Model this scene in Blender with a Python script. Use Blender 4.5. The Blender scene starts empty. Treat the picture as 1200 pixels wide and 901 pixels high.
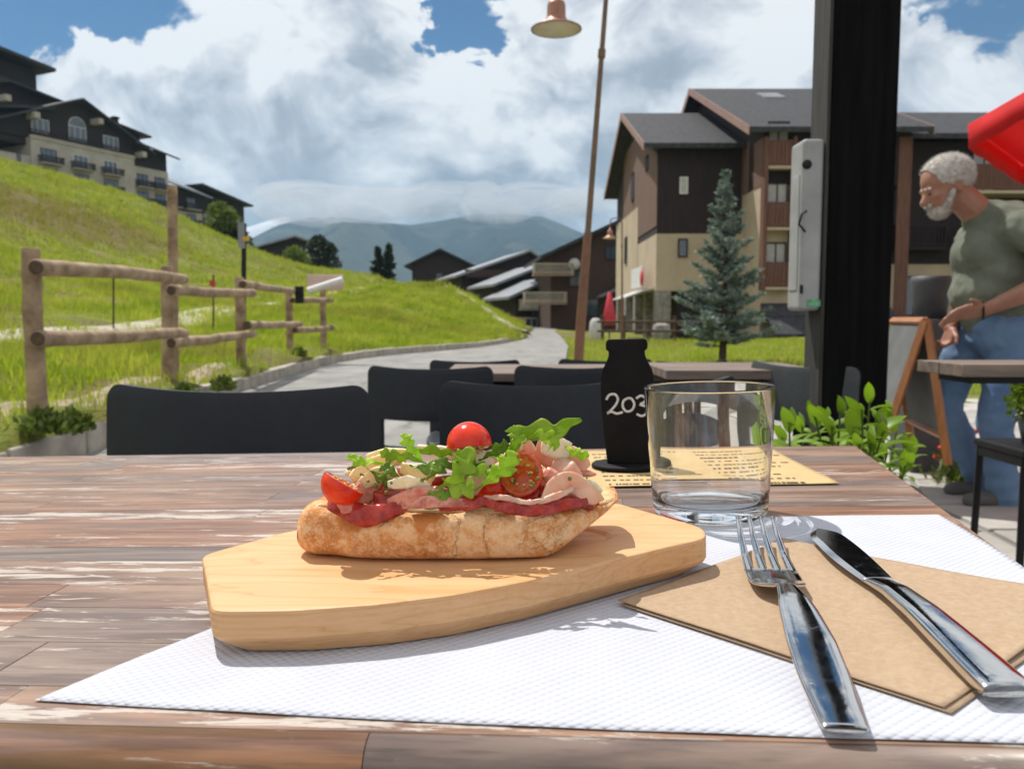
import bpy, bmesh, math, random
import numpy as np
from mathutils import Vector, Matrix, Quaternion, noise as mnoise
SC = bpy.context.scene
COL = SC.collection
R = math.radians
random.seed(7)
# ------------------------------------------------------------------ camera
FPX = 950.0                       # focal length in photo pixels (1200 wide)
PITCH = math.atan(77.5 / FPX)
CAM = Vector((0, 0, 0.89))
cd = bpy.data.cameras.new('camera')
cam = bpy.data.objects.new('camera', cd)
COL.objects.link(cam)
SC.camera = cam
cam.location = CAM
cam.rotation_euler = (math.pi / 2 - PITCH, 0, 0)
cd.sensor_width = 36
cd.lens = 36 * FPX / 1200
cd.clip_start = 0.02
cd.clip_end = 60000
cd.dof.use_dof = True
cd.dof.focus_distance = 0.46
cd.dof.aperture_fstop = 18.0
# ------------------------------------------------------------------ light
SUN_EL, SUN_AZ = R(60), math.atan2(-0.6, 0.8)        # azimuth from +Y, negative = to the left
sun_dir = Vector((math.sin(SUN_AZ) * math.cos(SUN_EL), math.cos(SUN_AZ) * math.cos(SUN_EL), math.sin(SUN_EL)))
ld = bpy.data.lights.new('sun', 'SUN')
ld.energy = 4.1
ld.angle = R(0.5)
ld.color = (1.0, 0.955, 0.89)
lo = bpy.data.objects.new('sun', ld)
COL.objects.link(lo)
lo.rotation_euler = sun_dir.to_track_quat('Z', 'Y').to_euler()
lo.location = (0, 0, 50)


def ray(u, v):
    a = (u - 600) / FPX
    b = (450.5 - v) / FPX
    return Vector((a, math.cos(PITCH) + b * math.sin(PITCH), -math.sin(PITCH) + b * math.cos(PITCH)))


def P(u, v, Y):
    d = ray(u, v)
    return CAM + d * (Y / d.y)


W = bpy.data.worlds.new('World')
SC.world = W
W.use_nodes = True


class NT:
    def __init__(s, tree):
        s.t = tree
        s.n = tree.nodes
        s.l = tree.links

    def add(s, typ, **kw):
        n = s.n.new(typ)
        for k, v in kw.items():
            setattr(n, k, v)
        return n

    def put(s, sock, val):
        if isinstance(val, bpy.types.NodeSocket):
            s.l.new(val, sock)
        elif val is not None:
            if isinstance(val, (tuple, list)) and len(val) == 3 and sock.type == 'RGBA':
                val = (*val, 1)
            sock.default_value = val

    def math(s, op, a, b=None, c=None, clamp=False):
        n = s.add('ShaderNodeMath', operation=op, use_clamp=clamp)
        s.put(n.inputs[0], a)
        if b is not None:
            s.put(n.inputs[1], b)
        if c is not None:
            s.put(n.inputs[2], c)
        return n.outputs[0]

    def vmath(s, op, a, b=None, out=0):
        n = s.add('ShaderNodeVectorMath', operation=op)
        s.put(n.inputs[0], a)
        if b is not None:
            s.put(n.inputs[3 if op == 'SCALE' else 1], b)
        return n.outputs[out]

    def noise(s, vec, scale, detail=4, rough=0.55, dist=0.0, out=0):
        n = s.add('ShaderNodeTexNoise')
        s.put(n.inputs['Vector'], vec)
        n.inputs['Scale'].default_value = scale
        n.inputs['Detail'].default_value = detail
        n.inputs['Roughness'].default_value = rough
        n.inputs['Distortion'].default_value = dist
        return n.outputs[out]

    def ramp(s, fac, stops, interp='LINEAR'):
        n = s.add('ShaderNodeValToRGB')
        n.color_ramp.interpolation = interp
        e = n.color_ramp.elements
        while len(e) < len(stops):
            e.new(0.5)
        for el, (p, c) in zip(e, stops):
            el.position = p
            el.color = (c, c, c, 1) if isinstance(c, (int, float)) else (*c, 1)
        s.put(n.inputs[0], fac)
        return n.outputs[0]

    def mix(s, fac, a, b, mode='MIX'):
        n = s.add('ShaderNodeMix', data_type='RGBA', blend_type=mode)
        s.put(n.inputs[0], fac)
        s.put(n.inputs[6], a)
        s.put(n.inputs[7], b)
        return n.outputs[2]

    def maprange(s, v, a, b, c=0.0, d=1.0, smooth=True):
        n = s.add('ShaderNodeMapRange', interpolation_type='SMOOTHSTEP' if smooth else 'LINEAR')
        s.put(n.inputs[0], v)
        for i, x in enumerate((a, b, c, d)):
            s.put(n.inputs[i + 1], x)
        return n.outputs[0]


w = NT(W.node_tree)
for n in list(w.n):
    w.n.remove(n)
sky = w.add('ShaderNodeTexSky', sky_type='NISHITA', sun_disc=False)
sky.sun_elevation = SUN_EL
sky.sun_rotation = SUN_AZ
sky.altitude = 1600
sky.air_density = 1.0
sky.dust_density = 0.6
sky.ozone_density = 2.0
bg_sky = w.add('ShaderNodeBackground')
hsv = w.add('ShaderNodeHueSaturation')
w.put(hsv.inputs['Color'], sky.outputs[0])
hsv.inputs['Saturation'].default_value = 1.9
w.put(bg_sky.inputs[0], hsv.outputs[0])
bg_sky.inputs[1].default_value = 0.05
tc = w.add('ShaderNodeTexCoord')
dirv = w.vmath('NORMALIZE', tc.outputs['Generated'])
vec = w.vmath('MULTIPLY', dirv, (1.0, 1.0, 1.35))
vec = w.vmath('ADD', vec, (3.1, 1.7, 0.4))
warp = w.noise(vec, 3.0, 3, 0.5, 0, 1)
vec = w.vmath('ADD', vec, w.vmath('SCALE', w.vmath('SUBTRACT', warp, (0.5, 0.5, 0.5)), 0.30))
dirw = w.vmath('NORMALIZE', w.vmath('ADD', dirv, w.vmath('SCALE', w.vmath('SUBTRACT', w.noise(vec, 9.0, 5, 0.6, 0, 1), (0.5, 0.5, 0.5)), 0.22)))
n1 = w.noise(vec, 4.2, 9, 0.56)
off = (sun_dir * 0.055)
n2 = w.noise(w.vmath('ADD', vec, (off.x, off.y * 0.3, off.z)), 4.2, 5, 0.52)
nbig = w.noise(w.vmath('ADD', vec, (5.0, 0.0, 2.0)), 1.9, 3, 0.5)
# openings of blue between the clouds
gaps = None
for (gu, gv, r0, r1, k) in ((190, -14, 1.0, 5.4, 0.27), (288, 44, 0.2, 2.0, 0.17), (560, -6, 0.6, 4.8, 0.30), (1160, -12, 0.6, 4.6, 0.20), (-40, -40, 2, 8, .25), (430, -300, 4, 13, .25), (980, -420, 4, 14, .25)):
    g = ray(gu, gv).normalized()
    dt = w.vmath('DOT_PRODUCT', dirw, tuple(g), out=1)
    m = w.math('MULTIPLY', w.maprange(dt, math.cos(R(r1)), math.cos(R(r0))), k)
    gaps = m if gaps is None else w.math('ADD', gaps, m)
dens = w.math('SUBTRACT', w.math('ADD', n1, 0.16), gaps)
mask = w.maprange(dens, 0.40, 0.455)
relief = w.math('SUBTRACT', n1, n2)
nmed = w.noise(w.vmath('ADD', vec, (1.0, 4.0, 7.0)), 7.0, 8, 0.6)
val = w.math('ADD', w.math('MULTIPLY', relief, 3.4), w.math('MULTIPLY', w.math('SUBTRACT', 0.5, nbig), 2.2))
val = w.math('ADD', val, w.math('MULTIPLY', w.math('SUBTRACT', nmed, 0.5), 1.5))
sepd = w.add('ShaderNodeSeparateXYZ')
w.put(sepd.inputs[0], dirv)
elev = w.maprange(sepd.outputs[2], 0.06, 0.34, -0.10, 0.16)
val = w.math('ADD', w.math('ADD', val, 0.50), elev)
ccol = w.ramp(val, [(0.0, (0.27, 0.31, 0.37)), (0.30, (0.43, 0.465, 0.53)), (0.55, (0.74, 0.76, 0.81)), (0.80, (1.08, 1.08, 1.08))])
bg_c = w.add('ShaderNodeBackground')
w.put(bg_c.inputs[0], ccol)
bg_c.inputs[1].default_value = 0.72
mx = w.add('ShaderNodeMixShader')
w.put(mx.inputs[0], mask)
w.l.new(bg_sky.outputs[0], mx.inputs[1])
w.l.new(bg_c.outputs[0], mx.inputs[2])
wo = w.add('ShaderNodeOutputWorld')
w.l.new(mx.outputs[0], wo.inputs[0])
# ------------------------------------------------------------------ render set-up
SC.view_settings.view_transform = 'Standard'
SC.view_settings.look = 'None'
SC.view_settings.exposure = 0.32
SC.view_settings.gamma = 1.0
SC.render.engine = 'CYCLES'
SC.cycles.use_denoising = True
SC.cycles.max_bounces = 10
SC.cycles.transparent_max_bounces = 12
SC.cycles.transmission_bounces = 10
SC.cycles.sample_clamp_indirect = 6
SC.cycles.blur_glossy = 0.3


# ------------------------------------------------------------------ object helpers
def tag(o, label=None, cat=None, group=None, kind=None):
    if label: o['label'] = label
    if cat: o['category'] = cat
    if group: o['group'] = group
    if kind: o['kind'] = kind
    return o


def empty(name, loc=(0, 0, 0), rz=0.0, label=None, cat=None, group=None, mat=None):
    o = bpy.data.objects.new(name, None)
    COL.objects.link(o)
    o.empty_display_size = 0.1
    if mat is not None:
        o.matrix_basis = mat
    else:
        o.location = loc
        o.rotation_euler = (0, 0, rz)
    return tag(o, label, cat, group)


def wmat(o):
    m = Matrix.Identity(4)
    while o is not None:
        m = o.matrix_basis @ m
        o = o.parent
    return m


def copy_tree(o, parent=None, name=None):
    c = o.copy()
    COL.objects.link(c)
    c.parent = parent
    for ch in list(o.children):
        copy_tree(ch, c)
    return c


class MB:
    """collects shapes; build() links them as one mesh object"""
    def __init__(s):
        s.v, s.f, s.sm = [], [], []

    def add(s, vs, fs, M=None, smooth=False):
        b = len(s.v)
        s.v += [tuple(M @ Vector(v)) if M is not None else tuple(v) for v in vs]
        s.f += [tuple(b + i for i in f) for f in fs]
        s.sm += [smooth] * len(fs)
        return s

    def box(s, c, size, M=None, rz=0.0):
        hx, hy, hz = size[0] / 2, size[1] / 2, size[2] / 2
        vs = [Vector((x, y, z)) for x in (-hx, hx) for y in (-hy, hy) for z in (-hz, hz)]
        if rz:
            r = Matrix.Rotation(rz, 3, 'Z')
            vs = [r @ v for v in vs]
        vs = [v + Vector(c) for v in vs]
        fs = [(0, 1, 3, 2), (4, 6, 7, 5), (0, 4, 5, 1), (2, 3, 7, 6), (0, 2, 6, 4), (1, 5, 7, 3)]
        return s.add(vs, fs, M)

    def bx(s, x0, x1, y0, y1, z0, z1, M=None):
        return s.box(((x0 + x1) / 2, (y0 + y1) / 2, (z0 + z1) / 2), (abs(x1 - x0), abs(y1 - y0), abs(z1 - z0)), M)

    def tube(s, pts, rad, n=10, cap=True, smooth=True, flat=None, M=None):
        pts = [Vector(p) for p in pts]
        if not isinstance(rad, (list, tuple)):
            rad = [rad] * len(pts)
        rings, vs = [], []
        up = None
        for i, p in enumerate(pts):
            t = (pts[min(i + 1, len(pts) - 1)] - pts[max(i - 1, 0)]).normalized()
            if up is None:
                up = Vector((0, 0, 1)) if abs(t.z) < 0.9 else Vector((1, 0, 0))
            a = (up - t * up.dot(t)).normalized()
            up = a
            b = t.cross(a)
            r = rad[i]
            ra, rb = (r, r) if not isinstance(r, (tuple, list)) else r
            rings.append([len(vs) + k for k in range(n)])
            vs += [p + a * (math.cos(2 * math.pi * k / n) * ra) + b * (math.sin(2 * math.pi * k / n) * rb) for k in range(n)]
        fs = []
        for i in range(len(rings) - 1):
            for k in range(n):
                fs.append((rings[i][k], rings[i + 1][k], rings[i + 1][(k + 1) % n], rings[i][(k + 1) % n]))
        s.add(vs, fs, M, smooth)
        if cap:
            s.add([vs[i] for i in rings[0]], [tuple(range(n))], M)
            s.add([vs[i] for i in rings[-1]], [tuple(reversed(range(n)))], M)
        return s

    def lathe(s, prof, n=24, c=(0, 0, 0), M=None, smooth=True, a0=0, a1=2 * math.pi, sx=1, sy=1):
        full = abs(a1 - a0 - 2 * math.pi) < 1e-6
        m = n if full else n + 1
        vs = []
        for (r, z) in prof:
            for k in range(m):
                a = a0 + (a1 - a0) * k / n
                vs.append(Vector((c[0] + r * math.cos(a) * sx, c[1] + r * math.sin(a) * sy, c[2] + z)))
        fs = []
        for i in range(len(prof) - 1):
            for k in range(n):
                k2 = (k + 1) % m
                fs.append((i * m + k, i * m + k2, (i + 1) * m + k2, (i + 1) * m + k))
        return s.add(vs, fs, M, smooth)

    def prism(s, poly, z0, z1, M=None):
        n = len(poly)
        vs = [(p[0], p[1], z0) for p in poly] + [(p[0], p[1], z1) for p in poly]
        fs = [tuple(reversed(range(n))), tuple(range(n, 2 * n))] + [(i, (i + 1) % n, n + (i + 1) % n, n + i) for i in range(n)]
        return s.add(vs, fs, M)

    def ball(s, c, r, n=12, m=8, M=None, rot=None):
        rr = r if isinstance(r, (tuple, list)) else (r, r, r)
        vs, fs = [], []
        for j in range(m + 1):
            th = math.pi * j / m
            for k in range(n):
                a = 2 * math.pi * k / n
                p = Vector((rr[0] * math.sin(th) * math.cos(a), rr[1] * math.sin(th) * math.sin(a), rr[2] * math.cos(th)))
                if rot is not None:
                    p = rot @ p
                vs.append(p + Vector(c))
        for j in range(m):
            for k in range(n):
                fs.append((j * n + k, (j + 1) * n + k, (j + 1) * n + (k + 1) % n, j * n + (k + 1) % n))
        return s.add(vs, fs, M, True)

    def build(s, name, mat, parent=None, world=False, bevel=0.0, seg=2, subsurf=0, solid=0.0, weld=False, label=None):
        me = bpy.data.meshes.new(name)
        vs = s.v
        if parent is not None and world:
            inv = wmat(parent).inverted()
            vs = [tuple(inv @ Vector(v)) for v in vs]
        me.from_pydata(vs, [], s.f)
        me.polygons.foreach_set('use_smooth', s.sm)
        if weld:
            bm = bmesh.new()
            bm.from_mesh(me)
            bmesh.ops.remove_doubles(bm, verts=bm.verts, dist=1e-5)
            bmesh.ops.recalc_face_normals(bm, faces=bm.faces)
            bm.to_mesh(me)
            bm.free()
        me.update()
        o = bpy.data.objects.new(name, me)
        COL.objects.link(o)
        if mat is not None:
            me.materials.append(mat)
        if parent is not None:
            o.parent = parent
        if solid:
            m = o.modifiers.new('solid', 'SOLIDIFY')
            m.thickness = solid
            m.offset = 0
        if bevel:
            m = o.modifiers.new('bevel', 'BEVEL')
            m.width = bevel
            m.segments = seg
            m.limit_method = 'ANGLE'
            m.angle_limit = R(40)
        if subsurf:
            m = o.modifiers.new('sub', 'SUBSURF')
            m.levels = m.render_levels = subsurf
        if label:
            o['label'] = label
        return o


def np_mesh(name, verts, faces, mat, smooth=False, parent=None):
    """faces: (n,3) or (n,4) int array"""
    me = bpy.data.meshes.new(name)
    k = faces.shape[1]
    me.vertices.add(len(verts))
    me.vertices.foreach_set('co', np.asarray(verts, dtype=np.float32).ravel())
    me.loops.add(faces.size)
    me.loops.foreach_set('vertex_index', faces.astype(np.int32).ravel())
    me.polygons.add(len(faces))
    me.polygons.foreach_set('loop_start', np.arange(0, faces.size, k, dtype=np.int32))
    if smooth:
        me.polygons.foreach_set('use_smooth', np.ones(len(faces), dtype=bool))
    me.update(calc_edges=True)
    me.validate()
    o = bpy.data.objects.new(name, me)
    COL.objects.link(o)
    me.materials.append(mat)
    if parent is not None:
        o.parent = parent
    return o


# ------------------------------------------------------------------ materials
def new_mat(name):
    m = bpy.data.materials.new(name)
    m.use_nodes = True
    t = NT(m.node_tree)
    b = m.node_tree.nodes['Principled BSDF']
    return m, t, b


def coords(t, stretch=(1, 1, 1), rnd=False, kind='Object', rot=None):
    c = t.add('ShaderNodeTexCoord').outputs[kind]
    if rnd:
        oi = t.add('ShaderNodeObjectInfo')
        c = t.vmath('ADD', c, t.vmath('SCALE', (17.3, 9.1, 5.7), oi.outputs['Random']))
    mp = t.add('ShaderNodeMapping')
    t.put(mp.inputs[0], c)
    mp.inputs['Scale'].default_value = stretch
    if rot:
        mp.inputs['Rotation'].default_value = rot
    return mp.outputs[0]


def bump(t, b, h, strength=0.3, dist=0.01):
    n = t.add('ShaderNodeBump')
    n.inputs['Strength'].default_value = strength
    n.inputs['Distance'].default_value = dist
    t.put(n.inputs['Height'], h)
    t.put(b.inputs['Normal'], n.outputs[0])


def pm(name, c1, c2=None, scale=10, rough=0.7, metal=0.0, bmp=0.0, bdist=0.01, bscale=None, stretch=(1, 1, 1), detail=5,
       rnd=False, lo=0.35, hi=0.65, c3=None, spec=0.5, sss=0.0, coat=0.0, objvar=0.0, rvar=0.0, trans=0.0):
    m, t, b = new_mat(name)
    c2 = c2 or tuple(x * 0.8 for x in c1)
    vec = coords(t, stretch, rnd)
    n = t.noise(vec, scale, detail, 0.6)
    stops = [(lo, c1), (hi, c2)]
    if c3:
        stops = [(lo, c1), ((lo + hi) / 2, c2), (hi, c3)]
    col = t.ramp(n, stops)
    if objvar:
        oi = t.add('ShaderNodeObjectInfo')
        hs = t.add('ShaderNodeHueSaturation')
        t.put(hs.inputs['Value'], t.math('MULTIPLY_ADD', oi.outputs['Random'], 2 * objvar, 1 - objvar))
        t.put(hs.inputs['Color'], col)
        col = hs.outputs[0]
    t.put(b.inputs['Base Color'], col)
    b.inputs['Roughness'].default_value = rough
    if rvar:
        t.put(b.inputs['Roughness'], t.math('MULTIPLY_ADD', t.noise(vec, scale * 0.7, 4), rvar, rough - rvar / 2))
    b.inputs['Metallic'].default_value = metal
    b.inputs['Specular IOR Level'].default_value = spec
    if sss:
        b.inputs['Subsurface Weight'].default_value = sss
        b.inputs['Subsurface Radius'].default_value = (0.01, 0.004, 0.002)
        b.inputs['Subsurface Scale'].default_value = 1.0
    if coat:
        b.inputs['Coat Weight'].default_value = coat
        b.inputs['Coat Roughness'].default_value = 0.1
    if trans:
        b.inputs['Transmission Weight'].default_value = trans
    if bmp:
        bump(t, b, t.noise(vec, bscale or scale * 3, 6, 0.65), bmp, bdist)
    return m


def leaf_mat(name, c1, c2, scale=6, rough=0.55, tl=0.35, objvar=0.0):
    """diffuse leaf with light passing through"""
    m, t, b = new_mat(name)
    vec = coords(t)
    col = t.ramp(t.noise(vec, scale, 3), [(0.35, c1), (0.65, c2)])
    if objvar:
        oi = t.add('ShaderNodeObjectInfo')
        hs = t.add('ShaderNodeHueSaturation')
        t.put(hs.inputs['Value'], t.math('MULTIPLY_ADD', oi.outputs['Random'], 2 * objvar, 1 - objvar))
        t.put(hs.inputs['Color'], col)
        col = hs.outputs[0]
    t.put(b.inputs['Base Color'], col)
    b.inputs['Roughness'].default_value = rough
    b.inputs['Specular IOR Level'].default_value = 0.35
    tr = t.add('ShaderNodeBsdfTranslucent')
    t.put(tr.inputs[0], t.mix(1.0, col, (1.2, 1.25, 0.5), 'MULTIPLY'))
    mx = t.add('ShaderNodeMixShader')
    mx.inputs[0].default_value = tl
    t.l.new(b.outputs[0], mx.inputs[1])
    t.l.new(tr.outputs[0], mx.inputs[2])
    t.l.new(mx.outputs[0], m.node_tree.nodes['Material Output'].inputs[0])
    return m


M = {}
M['asphalt'] = pm('asphalt', (0.20, 0.195, 0.185), (0.31, 0.30, 0.28), 1.6, 0.9, detail=9, bmp=0.4, bdist=0.01, bscale=60)
m, t, b = new_mat('asphalt_cracked')
vec = coords(t)
c = t.ramp(t.noise(vec, 1.4, 9, .65), [(.35, (.17, .165, .155)), (.65, (.30, .29, .27))])
vo = t.add('ShaderNodeTexVoronoi', feature='DISTANCE_TO_EDGE'); vo.inputs['Scale'].default_value = .55
t.put(vo.inputs['Vector'], t.vmath('ADD', vec, t.vmath('SCALE', t.noise(vec, 1.6, 6, .7, 0, 1), 1.1)))
ck = t.math('MULTIPLY', t.math('SUBTRACT', 1.0, t.maprange(vo.outputs[0], .004, .022)), t.maprange(t.noise(vec, .5, 2), .42, .55))
c = t.mix(t.math('MULTIPLY', ck, .8), c, (.07, .068, .062))
c = t.mix(t.math('MULTIPLY', t.maprange(t.noise(vec, 90, 3, .7), .55, .7), .35), c, (.42, .41, .38))
t.put(b.inputs['Base Color'], c); b.inputs['Roughness'].default_value = .9
bump(t, b, t.noise(vec, 60, 5), .5, .012)
M['asphalt'] = m
M['kerb'] = pm('kerb_stone', (0.46, 0.41, 0.34), (0.30, 0.265, 0.22), 4, 0.9, bmp=0.5, bdist=0.01, rnd=True)
M['paving'] = pm('paving_stone', (0.40, 0.38, 0.34), (0.30, 0.285, 0.26), 5, 0.9, bmp=0.5, bdist=0.01, objvar=0.15, rnd=True)
M['log'] = pm('weathered_log', (0.44, 0.32, 0.20), (0.17, 0.105, 0.06), 5, 0.85, stretch=(1, 1, 1), bmp=0.8, bdist=0.012, detail=9, lo=.38, hi=.68, bscale=26)
M['log_end'] = pm('log_end', (0.12, 0.075, 0.045), (0.06, 0.04, 0.03), 30, 0.9)
M['darkwood'] = pm('dark_larch_cladding', (0.017, 0.010, 0.012), (0.030, 0.019, 0.020), 3, 0.85, stretch=(6, 6, 0.4), detail=3)
M['redwood'] = pm('red_brown_cladding', (0.17, 0.075, 0.05), (0.10, 0.045, 0.032), 3, 0.8, stretch=(6, 6, 0.4), detail=3)
M['brownclad'] = pm('brown_cladding', (0.20, 0.115, 0.085), (0.12, 0.066, 0.05), 3, 0.8, stretch=(6, 6, 0.4), detail=3)
M['hillcream'] = pm('pale_grey_cream_render', (0.42, 0.385, 0.335), (0.34, 0.31, 0.27), 0.6, 0.9)
M['hillwood'] = pm('dark_purple_brown_cladding', (0.013, 0.009, 0.011), (0.024, 0.017, 0.018), 3, 0.9)
M['cream'] = pm('cream_render', (0.52, 0.425, 0.31), (0.43, 0.345, 0.25), 0.6, 0.9, bmp=0.15, bdist=0.02, bscale=12)
M['slate'] = pm('slate_roof', (0.028, 0.028, 0.032), (0.055, 0.055, 0.062), 4, 0.75, spec=.3, stretch=(1, 1, 1), bmp=0.3, bdist=0.03, bscale=14, rvar=0.2)
M['tinroof'] = pm('metal_roof', (0.25, 0.26, 0.28), (0.17, 0.18, 0.20), 1.2, 0.45, stretch=(1, 1, 1))
M['barge'] = pm('pink_brown_bargeboard', (0.34, 0.21, 0.17), (0.26, 0.16, 0.13), 3, 0.7)
M['glasswin'] = pm('window_pane', (0.05, 0.065, 0.09), (0.09, 0.12, 0.17), 0.7, 0.06, spec=0.8)
M['stone'] = pm('rubble_stone', (0.33, 0.31, 0.28), (0.16, 0.15, 0.14), 3.5, 0.9, bmp=0.8, bdist=0.05, bscale=4)
M['white'] = pm('white_paint', (0.75, 0.74, 0.72), (0.62, 0.61, 0.60), 5, 0.5)
M['curtain'] = pm('pale_curtain', (0.55, 0.53, 0.50), (0.4, 0.4, 0.4), 3, 0.8)
M['rust'] = pm('rusty_brown_pole_paint', (0.21, 0.095, 0.045), (0.14, 0.065, 0.035), 14, 0.5, bmp=0.1)
M['copper'] = pm('copper_lamp_shade', (0.36, 0.17, 0.11), (0.24, 0.11, 0.07), 9, 0.45, metal=0.35)
M['black'] = pm('black_paint', (0.010, 0.010, 0.011), (0.016, 0.016, 0.017), 20, 0.5, spec=.25)
M['redsign'] = pm('red_board', (0.55, 0.03, 0.05), (0.45, 0.02, 0.04), 5, 0.5)
M['needles'] = leaf_mat('dark_needles', (0.018, 0.035, 0.018), (0.035, 0.06, 0.025), 2, tl=0.1)
M['chaletwood'] = pm('dark_red_brown_cladding', (0.075, 0.042, 0.034), (0.045, 0.026, 0.022), 3, 0.85, stretch=(6, 6, 0.4), detail=3)
M['bluespruce'] = leaf_mat('blue_green_needles', (0.30, 0.36, 0.34), (0.14, 0.20, 0.18), 5, tl=0.12)
M['treeleaf'] = leaf_mat('tree_leaves', (0.08, 0.12, 0.02), (0.16, 0.21, 0.04), 2, tl=0.3)
M['bark'] = pm('bark', (0.09, 0.065, 0.045), (0.05, 0.035, 0.025), 12, 0.95, bmp=0.6, bdist=0.02)
HAZE_D = 1.4e-4
# ================================================================== TERRAIN
def interp(x, pts):
    return np.interp(x, [p[0] for p in pts], [p[1] for p in pts])


RL = [(-6, -2.9), (5, -3.16), (11, -3.4), (16, -3.6), (18.5, -3.3), (20, -2.85), (21.5, -2.3), (24.5, -1.2), (28, -.45), (34, .5), (50, 1.05), (80, 2.2), (120, 4), (300, 12)]
RR = [(-6, 12), (5.5, 12), (6.2, 3.4), (7, 2.6), (10, 1.7), (16, 1.05), (26, 1.8), (40, 2.4), (56, 2.95), (80, 4.6), (120, 7), (300, 17)]


def sstep(x, a, b):
    t = np.clip((x - a) / (b - a), 0, 1)
    return t * t * (3 - 2 * t)


def base_z(x, y):
    x = np.asarray(x, float)
    y = np.asarray(y, float)
    f = 1 - sstep(y, 5, 9)
    dip = -0.03 * np.clip(y - 1.2, 0, 3) * f * (1 - sstep(x, 0.6, 1.6))
    return 0.036 * np.clip(x, -1.5, 3.2) * f + dip


ctrl = []
def cp(u, v, Y):
    p = P(u, v, Y)
    ctrl.append((p.x, p.y, p.z))
for yy in (-4, 0, 3, 5, 7, 9, 12, 15, 17):
    ctrl.append((float(interp(yy, RL)), yy, 0.10))
    ctrl.append((float(interp(yy, RL)) - .5, yy, 0.17))
for yy in (20, 21.5, 24.5, 28, 34, 42, 50, 65, 80, 110):
    ctrl.append((float(interp(yy, RL)), yy, 0.06))
for u, v, Y in ((43, 482, 5.6), (198, 443, 8.4), (283, 428, 10.6), (340, 411, 14.8), (379, 405, 16.3),
                (0, 405, 14), (0, 388, 16), (100, 386, 18), (200, 382, 20.5), (300, 362, 32), (360, 350, 42), (400, 344, 50), (430, 339, 60),
                (0, 300, 28), (0, 250, 38), (0, 195, 55), (90, 215, 62), (180, 240, 70), (230, 268, 76), (262, 292, 84), (285, 308, 90), (310, 312, 95),
                (360, 316, 95), (400, 319, 92), (440, 324, 92), (100, 320, 32), (200, 320, 42), (280, 325, 60), (100, 260, 45), (200, 280, 56),
                (450, 337, 46), (490, 334, 46), (520, 335, 46), (545, 347, 45), (570, 362, 42), (592, 378, 39), (440, 360, 36), (500, 362, 34), (540, 372, 34), (570, 384, 34),
                (400, 375, 28), (440, 395, 25), (500, 394, 27), (340, 385, 22), (420, 350, 44)):
    cp(u, v, Y)
ctrl += [(-15, -4, .8), (-15, 8, .9), (-30, 0, 3), (-30, 20, 6.5), (-55, 40, 14), (-60, 75, 14), (-60, 100, 14), (-45, 110, 13.5), (-40, 140, 11.5), (-36, 160, 9.5), (-60, 160, 10), (-90, 110, 16), (-100, 60, 20),
         (-25, 120, 5), (-12, 120, 1.5), (-5, 65, 1.2), (-3, 60, 1.2), (0, 70, .3), (-4, 85, .8), (-30, 200, 2), (-90, 200, 5), (0, 200, -3),
         (4, 8, .03), (8, 10, .03), (4, 16, .03), (10, 20, .03), (3, 30, .05), (9, 30, .03), (5, 50, 0), (12, 40, 0), (25, 20, 0), (25, 60, 0), (12, 80, 0), (40, 100, 0), (40, 160, -2), (40, 0, 0), (3, 7, .04), (80, 60, 0), (80, 120, -1), (10, -5, .1)]
ctrl = np.array(ctrl)


def tps_fit(c, lam=0.02):
    n = len(c)
    XY = c[:, :2]
    d = np.linalg.norm(XY[:, None] - XY[None], axis=2)
    K = np.where(d > 0, d * d * np.log(d + 1e-12), 0) + lam * np.eye(n)
    Pm = np.hstack([np.ones((n, 1)), XY])
    A = np.vstack([np.hstack([K, Pm]), np.hstack([Pm.T, np.zeros((3, 3))])])
    return np.linalg.solve(A, np.concatenate([c[:, 2], np.zeros(3)]))


TW = tps_fit(ctrl)


def tps(x, y):
    x = np.asarray(x, float)
    y = np.asarray(y, float)
    sh = x.shape
    x, y = x.ravel(), y.ravel()
    out = np.zeros(len(x))
    for i in range(0, len(x), 20000):
        xx, yy = x[i:i + 20000], y[i:i + 20000]
        d2 = (xx[:, None] - ctrl[None, :, 0]) ** 2 + (yy[:, None] - ctrl[None, :, 1]) ** 2
        out[i:i + 20000] = (0.5 * d2 * np.log(d2 + 1e-12)) @ TW[:-3] + TW[-3] + TW[-2] * xx + TW[-1] * yy
    return out.reshape(sh)


def ground_z(x, y):
    x = np.asarray(x, float)
    y = np.asarray(y, float)
    z = tps(np.clip(x, -105, 80), np.clip(y, -5, 210))
    z = np.clip(z, -4, 24)
    far = sstep(y, 140, 420) 
    z = z * (1 - far) + far * (-55)
    return z


def in_road(x, y):
    return (x > interp(y, RL)) & (x < interp(y, RR))


ys = np.concatenate([np.arange(-6, 26, 0.45), np.arange(26, 110, 1.4), np.geomspace(112, 9000, 40)])
d = np.concatenate([[0, .12, .3, .6], np.arange(1, 12, .5), np.arange(12, 70, 1.6), np.geomspace(72, 9000, 26)])
XL = interp(ys, RL)
XR = np.maximum(interp(ys, RR), XL + 0.3)
cols, kinds = [], []
for di in d[::-1]:
    cols.append(XL - di); kinds.append('L')
for k in np.linspace(0, 1, 9)[0:]:
    cols.append(XL + 0.001 + (XR - XL - 0.002) * k); kinds.append('M')
for di in d:
    cols.append(XR + di); kinds.append('R')
X = np.array(cols).T
Y = np.repeat(ys[:, None], X.shape[1], 1)
kinds = np.array(kinds)
Z = ground_z(X, Y)
mid = kinds == 'M'
farf = sstep(ys, 140, 420) * -55
Z[:, mid] = base_z(X[:, mid], Y[:, mid]) - 0.03 + farf[:, None]
rt = kinds == 'R'
near = (1 - sstep(Y[:, rt], 5, 9))
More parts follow.
